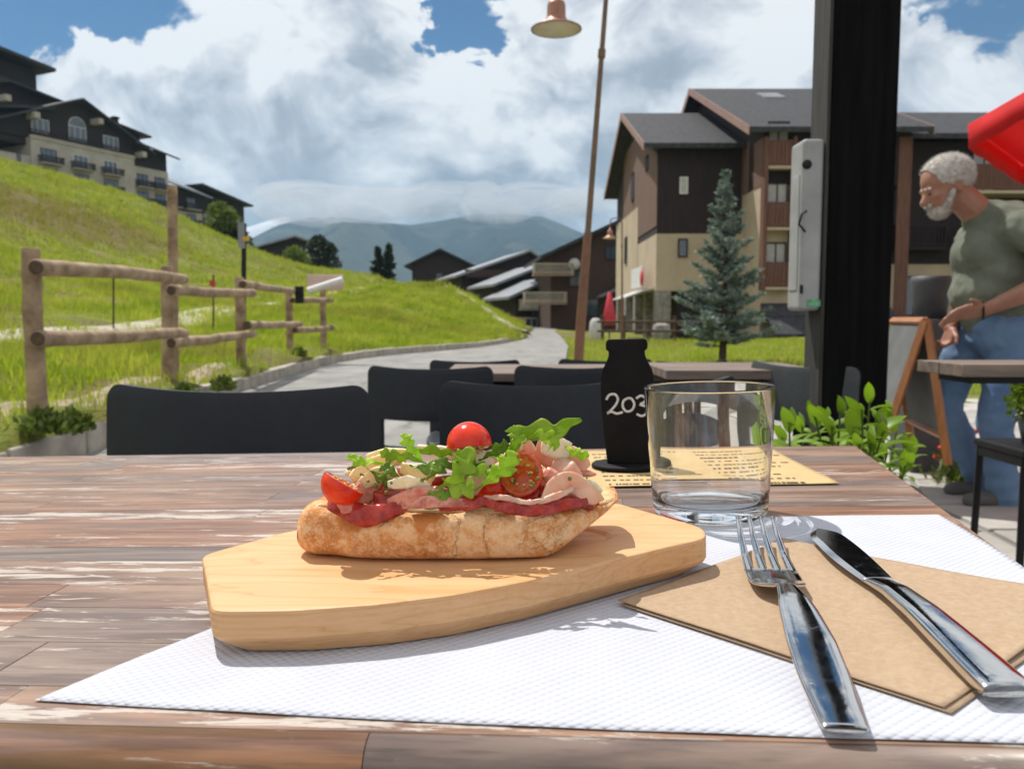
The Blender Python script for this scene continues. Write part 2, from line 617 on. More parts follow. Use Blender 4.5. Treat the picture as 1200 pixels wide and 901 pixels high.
Z[:, rt] = Z[:, rt] * (1 - near) + near * (base_z(X[:, rt], Y[:, rt]) - 0.02)
# small lumps in the meadow
lump = np.array([[mnoise.noise(Vector((X[i, j] * .35, Y[i, j] * .35, 0))) for j in range(X.shape[1])] for i in range(X.shape[0])])
dl = np.clip(-(X - XL[:, None]), 0, 6) / 6
Z += lump * 0.16 * dl
ni, nj = X.shape
idx = np.arange(ni * nj).reshape(ni, nj)
fc = np.stack([idx[:-1, :-1], idx[:-1, 1:], idx[1:, 1:], idx[1:, :-1]], -1).reshape(-1, 4)

# meadow material: sunny grass, dry patches, worn path is separate geometry
m, t, b = new_mat('meadow_grass_ground')
vec = coords(t)
nA = t.noise(vec, 0.35, 6, 0.6)
nB = t.noise(vec, 2.2, 6, 0.65)
nC = t.noise(vec, 14, 5, 0.7)
c = t.ramp(nB, [(0.3, (0.15, 0.19, 0.03)), (0.5, (0.24, 0.27, 0.055)), (0.72, (0.36, 0.33, 0.11))])
nD = t.noise(t.vmath('MULTIPLY', vec, (.5, 1.0, 3.0)), 0.16, 5, 0.6, 1.0)
c = t.mix(t.maprange(nA, 0.52, 0.66), c, (0.27, 0.215, 0.09))
c = t.mix(t.math('MULTIPLY', t.maprange(nD, 0.53, 0.62), 0.8), c, (0.20, 0.155, 0.09))
c = t.mix(t.math('MULTIPLY', t.maprange(nC, 0.5, 0.75), 0.5), c, (0.06, 0.10, 0.012))
SOIL = P(45, 258, 44)
def soil(t, vec, c):
    dv_ = t.vmath('MULTIPLY', t.vmath('SUBTRACT', vec, tuple(SOIL)), (1 / 11.0, 1 / 11.0, 1 / 2.6))
    dl_ = t.vmath('LENGTH', dv_, out=1)
    mk = t.maprange(t.math('ADD', dl_, t.math('MULTIPLY', t.math('SUBTRACT', t.noise(vec, .7, 6, .7), .5), 2.2)), .5, 1.1, 1.0, 0.0)
    return t.mix(t.math('MULTIPLY', mk, .85), c, (0.20, 0.145, 0.085))
c = soil(t, vec, c)
t.put(b.inputs['Base Color'], c)
b.inputs['Roughness'].default_value = 0.95
b.inputs['Specular IOR Level'].default_value = 0.1
bump(t, b, t.math('ADD', nC, nB), 0.9, 0.12)
M['meadow'] = m
g = np_mesh('ground', np.stack([X, Y, Z], -1).reshape(-1, 3), fc, M['meadow'], True)
tag(g, 'green meadow hillside and terrace ground', kind='structure')

# road sheet
rv, rf = [], []
rys = np.concatenate([np.arange(-5, 26, .5), np.arange(26, 112, 1.5)])
for y in rys:
    a, bb = float(interp(y, RL)), float(interp(y, RR))
    bb = max(bb, a + .3)
    for k in range(13):
        x = a + (bb - a) * k / 12
        if y < 6.2:
            x = a + (min(bb, 3.0) - a) * k / 12
        rv.append((x, y, float(base_z(x, y)) + 0.004))
for i in range(len(rys) - 1):
    for k in range(12):
        rf.append((i * 13 + k, i * 13 + k + 1, (i + 1) * 13 + k + 1, (i + 1) * 13 + k))
o = np_mesh('road', np.array(rv), np.array(rf), M['asphalt'], True)
tag(o, 'grey asphalt lane running past the terrace to the chalets', kind='structure')

# paths draped over the ground
def drape(name, pts, width, mat, lift=0.05, step=0.8, label=None, zf=None):
    zf = zf or ground_z
    P2 = [Vector((p[0], p[1])) for p in pts]
    res = []
    for i in range(len(P2) - 1):
        n = max(1, int((P2[i + 1] - P2[i]).length / step))
        for k in range(n):
            res.append(P2[i].lerp(P2[i + 1], k / n))
    res.append(P2[-1])
    # smooth
    for _ in range(4):
        res = [res[0]] + [(res[i - 1] + res[i] * 2 + res[i + 1]) / 4 for i in range(1, len(res) - 1)] + [res[-1]]
    v, f = [], []
    for i, p in enumerate(res):
        tdir = (res[min(i + 1, len(res) - 1)] - res[max(i - 1, 0)]).normalized()
        nn = Vector((-tdir.y, tdir.x))
        wv = width * (1 + 0.25 * mnoise.noise(Vector((p.x * .6, p.y * .6, 3))))
        for k in range(5):
            q = p + nn * wv * (k / 4 - .5)
            z = float(zf(q.x, q.y)) + (lift if 0 < k < 4 else lift * -0.6)
            v.append((q.x, q.y, z))
    for i in range(len(res) - 1):
        for k in range(4):
            f.append((i * 5 + k, (i + 1) * 5 + k, (i + 1) * 5 + k + 1, i * 5 + k + 1))
    o = np_mesh(name, np.array(v), np.array(f), mat, True)
    tag(o, label, kind='structure')
    return o

M['gravel'] = pm('pale_gravel_path', (0.50, 0.45, 0.37), (0.36, 0.32, 0.25), 5, 0.95, bmp=0.5, bdist=0.03, bscale=30)
M['drysoil'] = pm('dry_soil_verge', (0.40, 0.32, 0.22), (0.24, 0.19, 0.12), 4, 0.95, bmp=0.6, bdist=0.03, bscale=20)
def XYs(lst):
    return [(P(u, v, Y).x, P(u, v, Y).y) for u, v, Y in lst]
drape('path', XYs([(-60, 392, 14), (0, 390, 15), (100, 388, 17.5), (200, 382, 20.5), (300, 362, 32), (360, 350, 42), (400, 344, 50), (430, 339, 60)]), 1.5, M['gravel'], 0.09, label='pale gravel footpath crossing the meadow behind the fence')
drape('path', XYs([(520, 335, 47), (545, 347, 45), (570, 362, 42), (592, 378, 39), (612, 392, 36.5)]), 1.1, M['gravel'], 0.1, label='pale trodden path down the right side of the grass mound')
for (xo, y0, y1, wd) in ((-.45, 4, 13, .35), ):
    drape('verge', [(float(interp(y, RL)) + xo, y) for y in np.arange(y0, y1, 1)], wd, M['drysoil'], 0.02, .5, 'dry bare soil strip behind the kerb')

# kerb stones, each its own piece
kr = empty('kerb', (-3.2, 5, 0))
tag(kr, 'stone kerb along the left edge of the lane', kind='structure')
dists = []
y = -1.0
n = 0
pts = [Vector((float(interp(yy, RL)), yy, 0)) for yy in np.arange(-1, 30.0, 0.1)]
acc = 0
i0 = 0
for i in range(1, len(pts)):
    if (pts[i] - pts[i0]).length >= 0.98 or i == len(pts) - 1:
        p, q = pts[i0], pts[i]
        c = (p + q) / 2
        ang = math.atan2(q.y - p.y, q.x - p.x)
        L = (q - p).length - 0.015
        mb = MB()
        h = 0.16 + random.uniform(-.012, .012)
        mb.box((0, 0, 0), (L, 0.15, h + .12))
        o = mb.build('kerbstone', M['kerb'], kr, bevel=0.018)
        o.location = (c.x - 3.2 * -1 - 0.04, c.y - 5, h / 2 - .06 + float(base_z(c.x, c.y)) * .6)
        o.rotation_euler = (0, random.uniform(-.01, .01), ang + random.uniform(-.015, .015))
        i0 = i

# ------------------------------------------------------------------ grass
def gen_blades(n, sampler, hmin, hmax, wmin, wmax, seed):
    rs = np.random.RandomState(seed)
    x, y = sampler(rs, n)
    z = ground_z(x, y)
    n = len(x)
    dist = np.sqrt(x * x + y * y)
    sc = 1 + dist / 22.0
    h = rs.uniform(hmin, hmax, n) * (1 + .03 * dist)
    cl = np.array([mnoise.noise(Vector((a * 1.1, c_ * 1.1, 9))) for a, c_ in zip(x, y)])
    h *= np.clip(1 + cl * 1.3, .35, 2)
    wd = rs.uniform(wmin, wmax, n) * sc
    a = rs.uniform(0, 2 * np.pi, n)
    lean = rs.uniform(.1, .6, n)
    la = rs.uniform(0, 2 * np.pi, n)
    bx, by = np.cos(a) * wd, np.sin(a) * wd
    lx, ly = np.cos(la) * lean * h, np.sin(la) * lean * h
    v = np.empty((n, 5, 3))
    v[:, 0] = np.stack([x - bx, y - by, z - .02], -1)
    v[:, 1] = np.stack([x + bx, y + by, z - .02], -1)
    v[:, 2] = np.stack([x - bx * .7 + lx * .35, y - by * .7 + ly * .35, z + h * .6], -1)
    v[:, 3] = np.stack([x + bx * .7 + lx * .35, y + by * .7 + ly * .35, z + h * .6], -1)
    v[:, 4] = np.stack([x + lx, y + ly, z + h * .95], -1)
    i = np.arange(n)[:, None] * 5
    f = np.concatenate([i + [0, 1, 3], i + [0, 3, 2], i + [2, 3, 4]], 0)
    return v.reshape(-1, 3), f


m, t, b = new_mat('grass_blades')
vec = coords(t)
nB = t.noise(vec, 0.9, 4, 0.6)
nC = t.noise(vec, 9, 3, 0.7)
c = t.ramp(nB, [(0.3, (0.22, 0.30, 0.035)), (0.5, (0.34, 0.39, 0.06)), (0.72, (0.50, 0.47, 0.15))])
c = t.mix(t.math('MULTIPLY', t.maprange(nC, 0.5, 0.75), .5), c, (0.15, 0.21, 0.02))
t.put(b.inputs['Base Color'], c)
nL = t.noise(t.vmath('MULTIPLY', vec, (.6, 1.0, 2.5)), 0.22, 6, 0.65, .8)
c = t.mix(t.math('MULTIPLY', t.maprange(nL, 0.50, 0.62), .75), c, (0.27, 0.22, 0.09))
sy_ = t.add('ShaderNodeSeparateXYZ'); t.put(sy_.inputs[0], vec)
c = t.mix(t.math('MULTIPLY', t.maprange(t.math('ADD', sy_.outputs[2], t.math('MULTIPLY', nL, 3)), 3.0, 6.5), .28), c, (0.25, 0.23, 0.12))
nM = t.noise(vec, 0.5, 6, 0.7)
c = t.mix(t.math('MULTIPLY', t.maprange(nM, 0.52, 0.66), .55), c, (0.10, 0.15, 0.03))
c = soil(t, vec, c)
b.inputs['Roughness'].default_value = 0.6
b.inputs['Specular IOR Level'].default_value = 0.2
tr = t.add('ShaderNodeBsdfTranslucent')
t.put(tr.inputs[0], t.mix(1.0, c, (1.2, 1.3, 0.5), 'MULTIPLY'))
mx = t.add('ShaderNodeMixShader')
mx.inputs[0].default_value = 0.45
t.l.new(b.outputs[0], mx.inputs[1])
t.l.new(tr.outputs[0], mx.inputs[2])
t.l.new(mx.outputs[0], m.node_tree.nodes['Material Output'].inputs[0])
M['blade'] = m


def samp_left(rs, n):
    yy = 2.5 + (rs.uniform(0, 1, n) ** 1.5) * 30
    dd = .12 + (rs.uniform(0, 1, n) ** 1.4) * (8 + yy * .5)
    x = interp(yy, RL) - dd
    bare = (np.sin(x * 3 + yy) + rs.uniform(-1, 1, n) > .9) & (dd < .7)
    k = ~bare & (x > -.85 * yy - 1) & ~((dd < .75) & (rs.uniform(0, 1, n) < .75))
    return x[k], yy[k]


def samp_right(rs, n):
    yy = 6.3 + (rs.uniform(0, 1, n) ** 1.3) * 26
    x = interp(yy, RR) + .02 + (rs.uniform(0, 1, n)) * (3 + yy * .3)
    k = ~((x > 2.9) & (yy < 9.2))
    return x[k], yy[k]


def samp_mound(rs, n):
    yy = 20 + rs.uniform(0, 1, n) * 26
    x = interp(yy, RL) - .15 - rs.uniform(0, 1, n) ** 1.2 * 12
    return x, yy


v1, f1 = gen_blades(115000, samp_left, .05, .15, .003, .007, 1)
v2, f2 = gen_blades(30000, samp_right, .03, .09, .003, .006, 2)
v3, f3 = gen_blades(35000, samp_mound, .05, .12, .004, .008, 3)


def samp_hill(rs, n):
    yy = 26 + rs.uniform(0, 1, n) * 66
    x = -.66 * yy * rs.uniform(0.02, 1.02, n)
    k = x < interp(yy, RL) - 2
    return x[k], yy[k]


v4, f4 = gen_blades(110000, samp_hill, .04, .11, .004, .010, 6)
# drop blades standing on the path behind the fence
for nm, (vv, ff), lab in (('grass', (v1, f1), 'long sunlit meadow grass behind the log fence'), ('grass', (v2, f2), 'short sunlit grass on the lawn right of the lane'), ('grass', (v3, f3), 'bright grass on the mound beside the lane'), ('grass', (v4, f4), 'rough olive grass covering the hill below the residence')):
    o = np_mesh(nm, vv, ff, M['blade'])
    tag(o, lab, 'grass', kind='stuff')

# ------------------------------------------------------------------ mountains
def ridge_mesh(name, prof, Y0, depth, base, mat, nx=220, ny=46, rough=1.0, seed=0, label=''):
    """prof: list of (u, v) skyline pixels seen at distance Y0; a solid ridge with a front and a back slope"""
    pts = [P(u, v, Y0) for u, v in prof]
    xs = np.linspace(pts[0].x, pts[-1].x, nx)
    hz = np.interp(xs, [p.x for p in pts], [p.z for p in pts])
    vs = np.zeros((ny, nx, 3))
    for j in range(ny):
        s = j / (ny - 1)
        yv = Y0 - depth + s * depth * 1.6
        k = 1 - abs(yv - Y0) / depth if yv <= Y0 else 1 - (yv - Y0) / (depth * .6)
        k = max(k, 0)
        for i in range(nx):
            q = Vector((xs[i] / 900, yv / 900, seed))
            r = mnoise.multi_fractal(q, 0.9, 2.0, 6) - 1.0
            rd = 1 - abs(mnoise.noise(Vector((xs[i] / 600, yv / 1600, seed + 5))))
            kk = k ** 1.15
            zz = base + (hz[i] - base) * kk + (r * 200 * rough + (rd - .8) * 460 * rough) * (kk * (1 - kk) * 2.4)
            zz = min(zz, .89 + (hz[i] - .89) * min(1.0, yv / Y0) * (.985 if yv < Y0 - 1 else 1.0)) if hz[i] > 0 else zz
            vs[j, i] = (xs[i], yv, zz)
    idx = np.arange(nx * ny).reshape(ny, nx)
    f = np.stack([idx[:-1, :-1], idx[:-1, 1:], idx[1:, 1:], idx[1:, :-1]], -1).reshape(-1, 4)
    o = np_mesh(name, vs.reshape(-1, 3), f, mat, True)
    return tag(o, label, kind='structure')


m, t, b = new_mat('forested_mountain')
vec = coords(t)
na = t.noise(vec, 0.0022, 8, 0.65)
nb = t.noise(vec, 0.012, 6, 0.7)
c = t.ramp(nb, [(0.42, (0.004, 0.010, 0.012)), (0.60, (0.02, 0.034, 0.026))])
c = t.mix(t.math('MULTIPLY', t.maprange(na, 0.50, 0.54), .8), c, (0.075, 0.09, 0.065))
c = t.mix(t.maprange(t.noise(vec, 0.004, 8, 0.7), 0.62, 0.68), c, (0.30, 0.28, 0.26))
t.put(b.inputs['Base Color'], c)
b.inputs['Roughness'].default_value = 1
b.inputs['Specular IOR Level'].default_value = 0.0
bump(t, b, nb, 1, 30)
M['mountain'] = m
m, t, b = new_mat('snowy_rock')
vec = coords(t)
c = t.ramp(t.noise(vec, 0.003, 9, 0.7), [(0.46, (0.16, 0.17, 0.18)), (0.54, (0.75, 0.76, 0.8))])
t.put(b.inputs['Base Color'], c)
b.inputs['Roughness'].default_value = 1
M['snowrock'] = m
ridge_mesh('mountain', [(-500, 270), (0, 300), (200, 310), (290, 285), (330, 262), (362, 254), (400, 253), (440, 258), (480, 262), (520, 257), (560, 249), (600, 249), (635, 252), (660, 262), (700, 280), (800, 300), (950, 290), (1200, 260), (1700, 250)], 4200, 2300, -60, M['mountain'], seed=2, label='blue hazy forested mountain under the clouds')
ridge_mesh('mountain', [(-700, 262), (100, 270), (270, 268), (300, 258), (322, 251), (345, 248), (372, 254), (410, 270), (600, 300), (1000, 300), (1800, 300)], 5300, 900, 0, M['snowrock'], nx=160, ny=34, rough=1.3, seed=9, label='farther mountain with snow patches behind the left shoulder')

# ================================================================== BUILDINGS
WINM = {}
# low cloud hugging the ridge
m = bpy.data.materials.new('cloud_vapour'); m.use_nodes = True
for n in list(m.node_tree.nodes): m.node_tree.nodes.remove(n)
pvn = m.node_tree.nodes.new('ShaderNodeVolumeScatter')
pvn.inputs['Color'].default_value = (.97, .98, 1, 1)
pvn.inputs['Density'].default_value = .0033
pvn.inputs['Anisotropy'].default_value = .2
oun = m.node_tree.nodes.new('ShaderNodeOutputMaterial')
m.node_tree.links.new(pvn.outputs[0], oun.inputs['Volume'])
rs = random.Random(17)
cl = MB()
for i in range(30):
    u = 330 + i * 12 + rs.uniform(-8, 8)
    p = P(u, rs.uniform(224, 250), 3750 + rs.uniform(-150, 250))
    cl.ball(tuple(p), (rs.uniform(90, 260), rs.uniform(120, 240), rs.uniform(24, 85)), 24, 14)
CLOUDS = (cl, m)
def window(parent, x, y, z, wd, h, face='front', arch=False, mull=1, name='window', fmat='white', pmat='glasswin'):
    """part 'window' (frame) with sub-part 'pane'; (x,y,z) = centre of the sill line"""
    key = (round(wd, 2), round(h, 2), arch, mull, fmat, pmat)
    if key not in WINM:
        f = MB()
        e = 0.07
        f.bx(-wd / 2, wd / 2, -.06, .05, 0, e)
        f.bx(-wd / 2, -wd / 2 + e, -.05, .05, e, h)
        f.bx(wd / 2 - e, wd / 2, -.05, .05, e, h)
        if not arch:
            f.bx(-wd / 2 + e, wd / 2 - e, -.05, .05, h - e, h)
        for k in range(mull):
            xx = -wd / 2 + wd * (k + 1) / (mull + 1)
            f.bx(xx - .03, xx + .03, -.04, .04, e, h - e)
        p = MB()
        if arch:
            poly = [(-wd / 2, 0), (wd / 2, 0), (wd / 2, h)] + [(wd / 2 * math.cos(a), h + wd / 2 * math.sin(a)) for a in np.linspace(0, math.pi, 12)[1:-1]] + [(-wd / 2, h)]
            n = len(poly)
            p.add([(q[0], -.01, q[1]) for q in poly] + [(q[0], .02, q[1]) for q in poly], [tuple(range(n)), tuple(reversed(range(n, 2 * n)))] + [(i, n + i, n + (i + 1) % n, (i + 1) % n) for i in range(n)])
            f.tube([(wd / 2 * math.cos(a), 0, h + wd / 2 * math.sin(a)) for a in np.linspace(0, math.pi, 13)], .05, 6)
            f.bx(-wd / 2, wd / 2, -.04, .04, h - .04, h + .04)
        else:
            p.bx(-wd / 2 + .01, wd / 2 - .01, -.01, .02, .01, h - .01)
        WINM[key] = (f.build(name, M[fmat]), p.build('pane', M[pmat]))
        fo, po = WINM[key]
    else:
        fo, po = WINM[key][0].copy(), WINM[key][1].copy()
        COL.objects.link(fo)
        COL.objects.link(po)
    fo.parent = parent
    fo.location = (x, y, z)
    fo.rotation_euler = (0, 0, {'front': 0, 'left': -math.pi / 2, 'right': math.pi / 2}[face])
    po.parent = fo
    po.location = (0, 0, 0)
    return fo


def balcony(parent, x0, x1, y, z, depth=1.2, h=1.0, rail='redwood', slab='cream', face='front', solid=False, nb=None):
    """part 'balcony' (slab) with sub-part 'railing'; front edge at y - depth"""
    L = x1 - x0
    s = MB()
    s.bx(-L / 2, L / 2, -depth, 0, -.14, 0)
    so = s.build('balcony', M[slab], parent)
    so.location = ((x0 + x1) / 2, y, z)
    if face == 'left':
        so.rotation_euler = (0, 0, -math.pi / 2)
        so.location = (y, (x0 + x1) / 2, z)
    r = MB()
    r.bx(-L / 2, L / 2, -depth, -depth + .06, h - .1, h)
    r.bx(-L / 2, L / 2, -depth, -depth + .05, .08, .16)
    n = nb or max(4, int(L / (.16 if solid else .2)))
    wv = L / n * (.86 if solid else .45)
    for k in range(n):
        xx = -L / 2 + L * (k + .5) / n
        r.bx(xx - wv / 2, xx + wv / 2, -depth + .005, -depth + .045, .04, h - .02)
    for xx in (-L / 2, L / 2 - .06):
        r.bx(xx, xx + .06, -depth + .06, 0, h - .1, h)
        for k in range(5):
            yy = -depth + .15 + k * (depth - .2) / 5
            r.bx(xx + .01, xx + .05, yy, yy + .08, .04, h - .1)
    ro = r.build('railing', M[rail], so)
    return so


def gable_x(mb, x0, x1, y0, y1, zb, ze, zr, yr=None):
    """solid gabled body, ridge along X"""
    yr = (y0 + y1) / 2 if yr is None else yr
    vs = [(x0, y0, zb), (x1, y0, zb), (x1, y1, zb), (x0, y1, zb), (x0, y0, ze), (x1, y0, ze), (x1, y1, ze), (x0, y1, ze), (x0, yr, zr), (x1, yr, zr)]
    fs = [(0, 1, 5, 4), (2, 3, 7, 6), (3, 0, 4, 8, 7), (1, 2, 6, 9, 5), (4, 5, 9, 8), (6, 7, 8, 9), (3, 2, 1, 0)]
    return mb.add(vs, fs)


def roof_x(parent, x0, x1, y0, y1, ze, zr, yr=None, th=.25, mat='slate', barge='barge', name='roof'):
    """two slabs, ridge along X, eaves at y0 and y1 (height ze); bargeboards at the x ends as sub-parts"""
    yr = (y0 + y1) / 2 if yr is None else yr
    mb = MB()
    for (ya, za, yb, zb) in ((y0, ze, yr, zr), (y1, ze, yr, zr)):
        vs = [(x0, ya, za), (x1, ya, za), (x1, yb, zb), (x0, yb, zb)]
        vs += [(a, b_, c_ + th) for a, b_, c_ in vs]
        mb.add(vs, [(3, 2, 1, 0), (4, 5, 6, 7), (0, 1, 5, 4), (2, 3, 7, 6), (1, 2, 6, 5), (3, 0, 4, 7)])
    ro = mb.build(name, M[mat], parent)
    for xs_, nm in ((x0, 'l'), (x1, 'r')):
        bb = MB()
        sx = -.05 if nm == 'l' else .05
        for (ya, za, yb, zb) in ((y0, ze, yr, zr), (y1, ze, yr, zr)):
            xa, xb = xs_ + sx, xs_ + (-.01 if nm == 'l' else .01)
            if xa > xb:
                xa, xb = xb, xa
            vs = [(xa, ya, za - .12), (xb, ya, za - .12), (xb, yb, zb - .12), (xa, yb, zb - .12)]
            vs += [(a, b_, c_ + th + .16) for a, b_, c_ in vs]
            bb.add(vs, [(3, 2, 1, 0), (4, 5, 6, 7), (0, 1, 5, 4), (2, 3, 7, 6), (1, 2, 6, 5), (3, 0, 4, 7)])
        bb.build('bargeboard', M[barge], ro)
    return ro


# ---- near right apartment building with slate roof (two gabled volumes)
g1 = 0.0
A1 = empty('apartment_building', (7.4, 42, 0), label='brown clad and cream building with stone arcade behind the blue spruce', cat='building')
o_ = (7.4, 42, 0)
mb = MB(); gable_x(mb, 0.02, 4.9, 0.02, 16, 5.2, 9.5, 12.75, 8); mb.build('upper_wall', M['darkwood'], A1)
mb = MB(); mb.bx(-.02, 0.015, 0, 6.2, 5.6, 8.9); mb.add([(-.02, 0, 8.9), (-.02, 6.2, 8.9), (-.02, 6.2, 11.6), (-.02, 0, 9.2), (0.015, 0, 8.9), (0.015, 6.2, 8.9), (0.015, 6.2, 11.6), (0.015, 0, 9.2)], [(0, 1, 2, 3), (7, 6, 5, 4), (3, 2, 6, 7), (0, 4, 5, 1)])
mb.bx(-.02, .015, 6.2, 12.5, 7.4, 11.6)
mb.build('side_cladding', M['brownclad'], A1)
mb = MB(); mb.bx(0, 4.92, 0, 15.9, 2.3, 5.2); mb.bx(-.03, 0, 6.2, 15.9, 2.3, 7.4); mb.build('lower_wall', M['cream'], A1)
mb = MB(); mb.bx(1.2, 4.92, .6, 15.5, -.5, 2.3); mb.build('ground_floor_wall', M['darkwood'], A1)
for (px, py, pw) in ((.35, .35, .8), (.35, 3.6, .8), (.35, 7.4, .8), (.35, 11.4, .8), (.35, 15.4, .8), (3.0, .35, 1.2)):
    mb = MB(); mb.bx(px - .35, px - .35 + pw, py - .35, py + .4, -.5, 2.3); mb.build('column', M['stone'], A1, bevel=.04)
roof_x(A1, -.8, 5.2, -.75, 16.8, 9.35, 12.95, 8)
window(A1, 1.35, -.02, 7.2, .42, .85, mull=0, fmat='white', pmat='curtain')
window(A1, 1.35, -.02, 4.0, .5, .95, mull=0, fmat='darkwood')
window(A1, -.05, 8.2, 8.0, .8, 1.7, face='left', mull=0, fmat='darkwood')
window(A1, -.05, 10.8, 4.4, .9, 1.7, face='left', mull=0, fmat='darkwood')
window(A1, -.05, 3.0, 8.9, .7, .8, face='left', mull=0, fmat='darkwood')
mb = MB(); mb.bx(-.55, -.45, 1.2, 5.0, 2.55, 3.65); mb.build('shop_sign', M['white'], A1, bevel=.02, label='white sign board above the arcade')
mb = MB(); mb.lathe([(0, 0), (.42, 0), (.42, .06), (0, .06)], 20, M=Matrix.Translation((-.56, .9, 3.0)) @ Matrix.Rotation(-math.pi / 2, 4, 'Y')); mb.build('round_sign', M['redsign'], A1, label='round red sign')
mb = MB(); mb.add([(-1.5, .3, 2.0), (-1.5, 6, 2.0), (-.05, 6, 2.55), (-.05, .3, 2.55), (-1.5, .3, 1.93), (-1.5, 6, 1.93), (-.05, 6, 2.48), (-.05, .3, 2.48)], [(0, 3, 2, 1), (4, 5, 6, 7), (0, 1, 5, 4), (1, 2, 6, 5), (2, 3, 7, 6), (3, 0, 4, 7)]); mb.build('awning', M['curtain'], A1)

A2 = empty('apartment_building', (11.75, 38.6, 0), label='tall dark clad building with red balconies behind the black post', cat='building')
mb = MB(); gable_x(mb, 0.02, 6.9, 0.02, 24, 7.1, 9.5, 14.45, 12.2); mb.build('upper_wall', M['darkwood'], A2)
mb = MB(); mb.bx(-.03, .01, 0, 1.4, 7.1, 9.3); mb.bx(-.03, .01, 2.3, 3.6, 7.1, 9.6); mb.build('side_cladding', M['brownclad'], A2)
mb = MB(); mb.bx(0, 1.55, .0, 12.5, -.6, 7.1); mb.bx(1.55, 3.0, .9, 12.5, -.6, 7.1); mb.bx(3.0, 5.2, 0, 12.5, .6, 7.1); mb.build('lower_wall', M['cream'], A2)
for k, z in enumerate((7.9, 5.1, 2.35)):
    balcony(A2, .08, 1.2, 0, z, .55, 1.15, 'redwood', 'cream', solid=True)
    window(A2, .66, -.03, z + .1, 1.0, 2.0, mull=1, fmat='darkwood', pmat='curtain')
MB().bx(6.3, 6.93, -.04, -.003, .8, 9.3).build('corner_cladding', M['redwood'], A2)
mb = MB(); mb.bx(-.1, .06, -.6, -.02, 2.2, 9.2); mb.bx(1.22, 1.36, -.6, -.02, 2.2, 9.2); mb.build('balcony_post', M['redwood'], A2)
mb = MB(); mb.bx(-.2, 6, -1.2, -.05, .7, 1.0); mb.add([(0, -2.4, .2), (6, -2.4, .2), (6, -.1, 1.6), (0, -.1, 1.6), (0, -2.4, .1), (6, -2.4, .1), (6, -.1, 1.5), (0, -.1, 1.5)], [(0, 1, 2, 3), (7, 6, 5, 4), (0, 4, 5, 1), (1, 5, 6, 2), (2, 6, 7, 3), (3, 7, 4, 0)]); mb.build('porch_roof', M['slate'], A2)
roof_x(A2, -.9, 7.5, -.8, 24.6, 9.35, 14.6, 12.2)
mb = MB(); mb.add([(2.4, 8, 13.25), (3.6, 8, 13.25), (3.6, 9.6, 13.9), (2.4, 9.6, 13.9), (2.4, 8, 12.9), (3.6, 8, 12.9), (3.6, 9.6, 13.6), (2.4, 9.6, 13.6)], [(0, 1, 2, 3), (7, 6, 5, 4), (0, 4, 5, 1), (1, 5, 6, 2), (2, 6, 7, 3), (3, 7, 4, 0)]); mb.build('skylight', M['tinroof'], A2)

A3 = empty('apartment_building', (21.2, 40, 0), label='dark clad building wing with long balcony behind the man', cat='building')
mb = MB(); gable_x(mb, -3.2, 16, 1, 12, 3.6, 9.6, 12.0, 6.5); mb.build('upper_wall', M['darkwood'], A3)
mb = MB(); mb.bx(-3.0, 16, 1.05, 12, -.6, 3.6); mb.build('lower_wall', M['cream'], A3)
roof_x(A3, -3.6, 16.5, -.2, 12.6, 9.5, 12.1, 6.4)
balcony(A3, 1.0, 5.6, 1, 7.0, 1.5, 1.25, 'redwood', 'cream', solid=True)
balcony(A3, 1.0, 5.6, 1, 4.0, 1.5, 1.25, 'redwood', 'cream', solid=True)
window(A3, 2.2, .97, 7.1, 1.2, 2.0, mull=1, fmat='darkwood', pmat='curtain')
window(A3, 4.4, .97, 7.1, 1.2, 2.0, mull=1, fmat='darkwood')
balcony(A3, -2.2, .2, 1, 4.4, .7, 1.1, 'darkwood', 'darkwood', nb=14)
window(A3, -1.0, .97, 1.0, 1.2, 2.0, mull=1, fmat='darkwood')

# ---- big stepped residence on the hill, top left
ang = math.atan2(.903, .43)
MA = Matrix.Translation((-66.9, 115, -.6)) @ Matrix.Rotation(ang, 4, 'Z')
H = empty('apartment_building', mat=MA, label='large dark wood and cream residence on the grassy hill at upper left', cat='building')
def ridge_gable(parent, x0, x1, xa, y0, y1, zb, ze0, zr, ze1, wall, over=1.4, mat='slate', barge='barge', th=.3, ox=1.2):
    """gable facing the facade: ridge along Y at x = xa"""
    vs = [(x0, y0, zb), (x1, y0, zb), (x1, y0, ze1), (xa, y0, zr), (x0, y0, ze0)]
    vs += [(a, y1, c_) for a, b_, c_ in vs]
    MB().add(vs, [(0, 1, 2, 3, 4), (9, 8, 7, 6, 5), (0, 5, 6, 1), (1, 6, 7, 2), (2, 7, 8, 3), (3, 8, 9, 4), (4, 9, 5, 0)]).build('gable_wall', M[wall], parent)
    rm = MB()
    for (xe, ze) in ((x0, ze0), (x1, ze1)):
        sl = (zr - ze) / (xa - xe)
        xe2 = xe + (ox if xe > xa else -ox)
        ze2 = ze + sl * (xe2 - xe)
        vs = [(xe2, y0 - over, ze2), (xa, y0 - over, zr), (xa, y1, zr), (xe2, y1, ze2)]
        vs = [(a, b_, c_ + .02) for a, b_, c_ in vs] + [(a, b_, c_ + th) for a, b_, c_ in vs]
        if xe < xa:
            vs2 = vs
            rm.add(vs2, [(3, 2, 1, 0), (4, 5, 6, 7), (0, 1, 5, 4), (1, 2, 6, 5), (2, 3, 7, 6), (3, 0, 4, 7)])
        else:
            rm.add(vs, [(0, 1, 2, 3), (7, 6, 5, 4), (0, 4, 5, 1), (1, 5, 6, 2), (2, 6, 7, 3), (3, 7, 4, 0)])
    r = rm.build('roof', M[mat], parent)
    return r

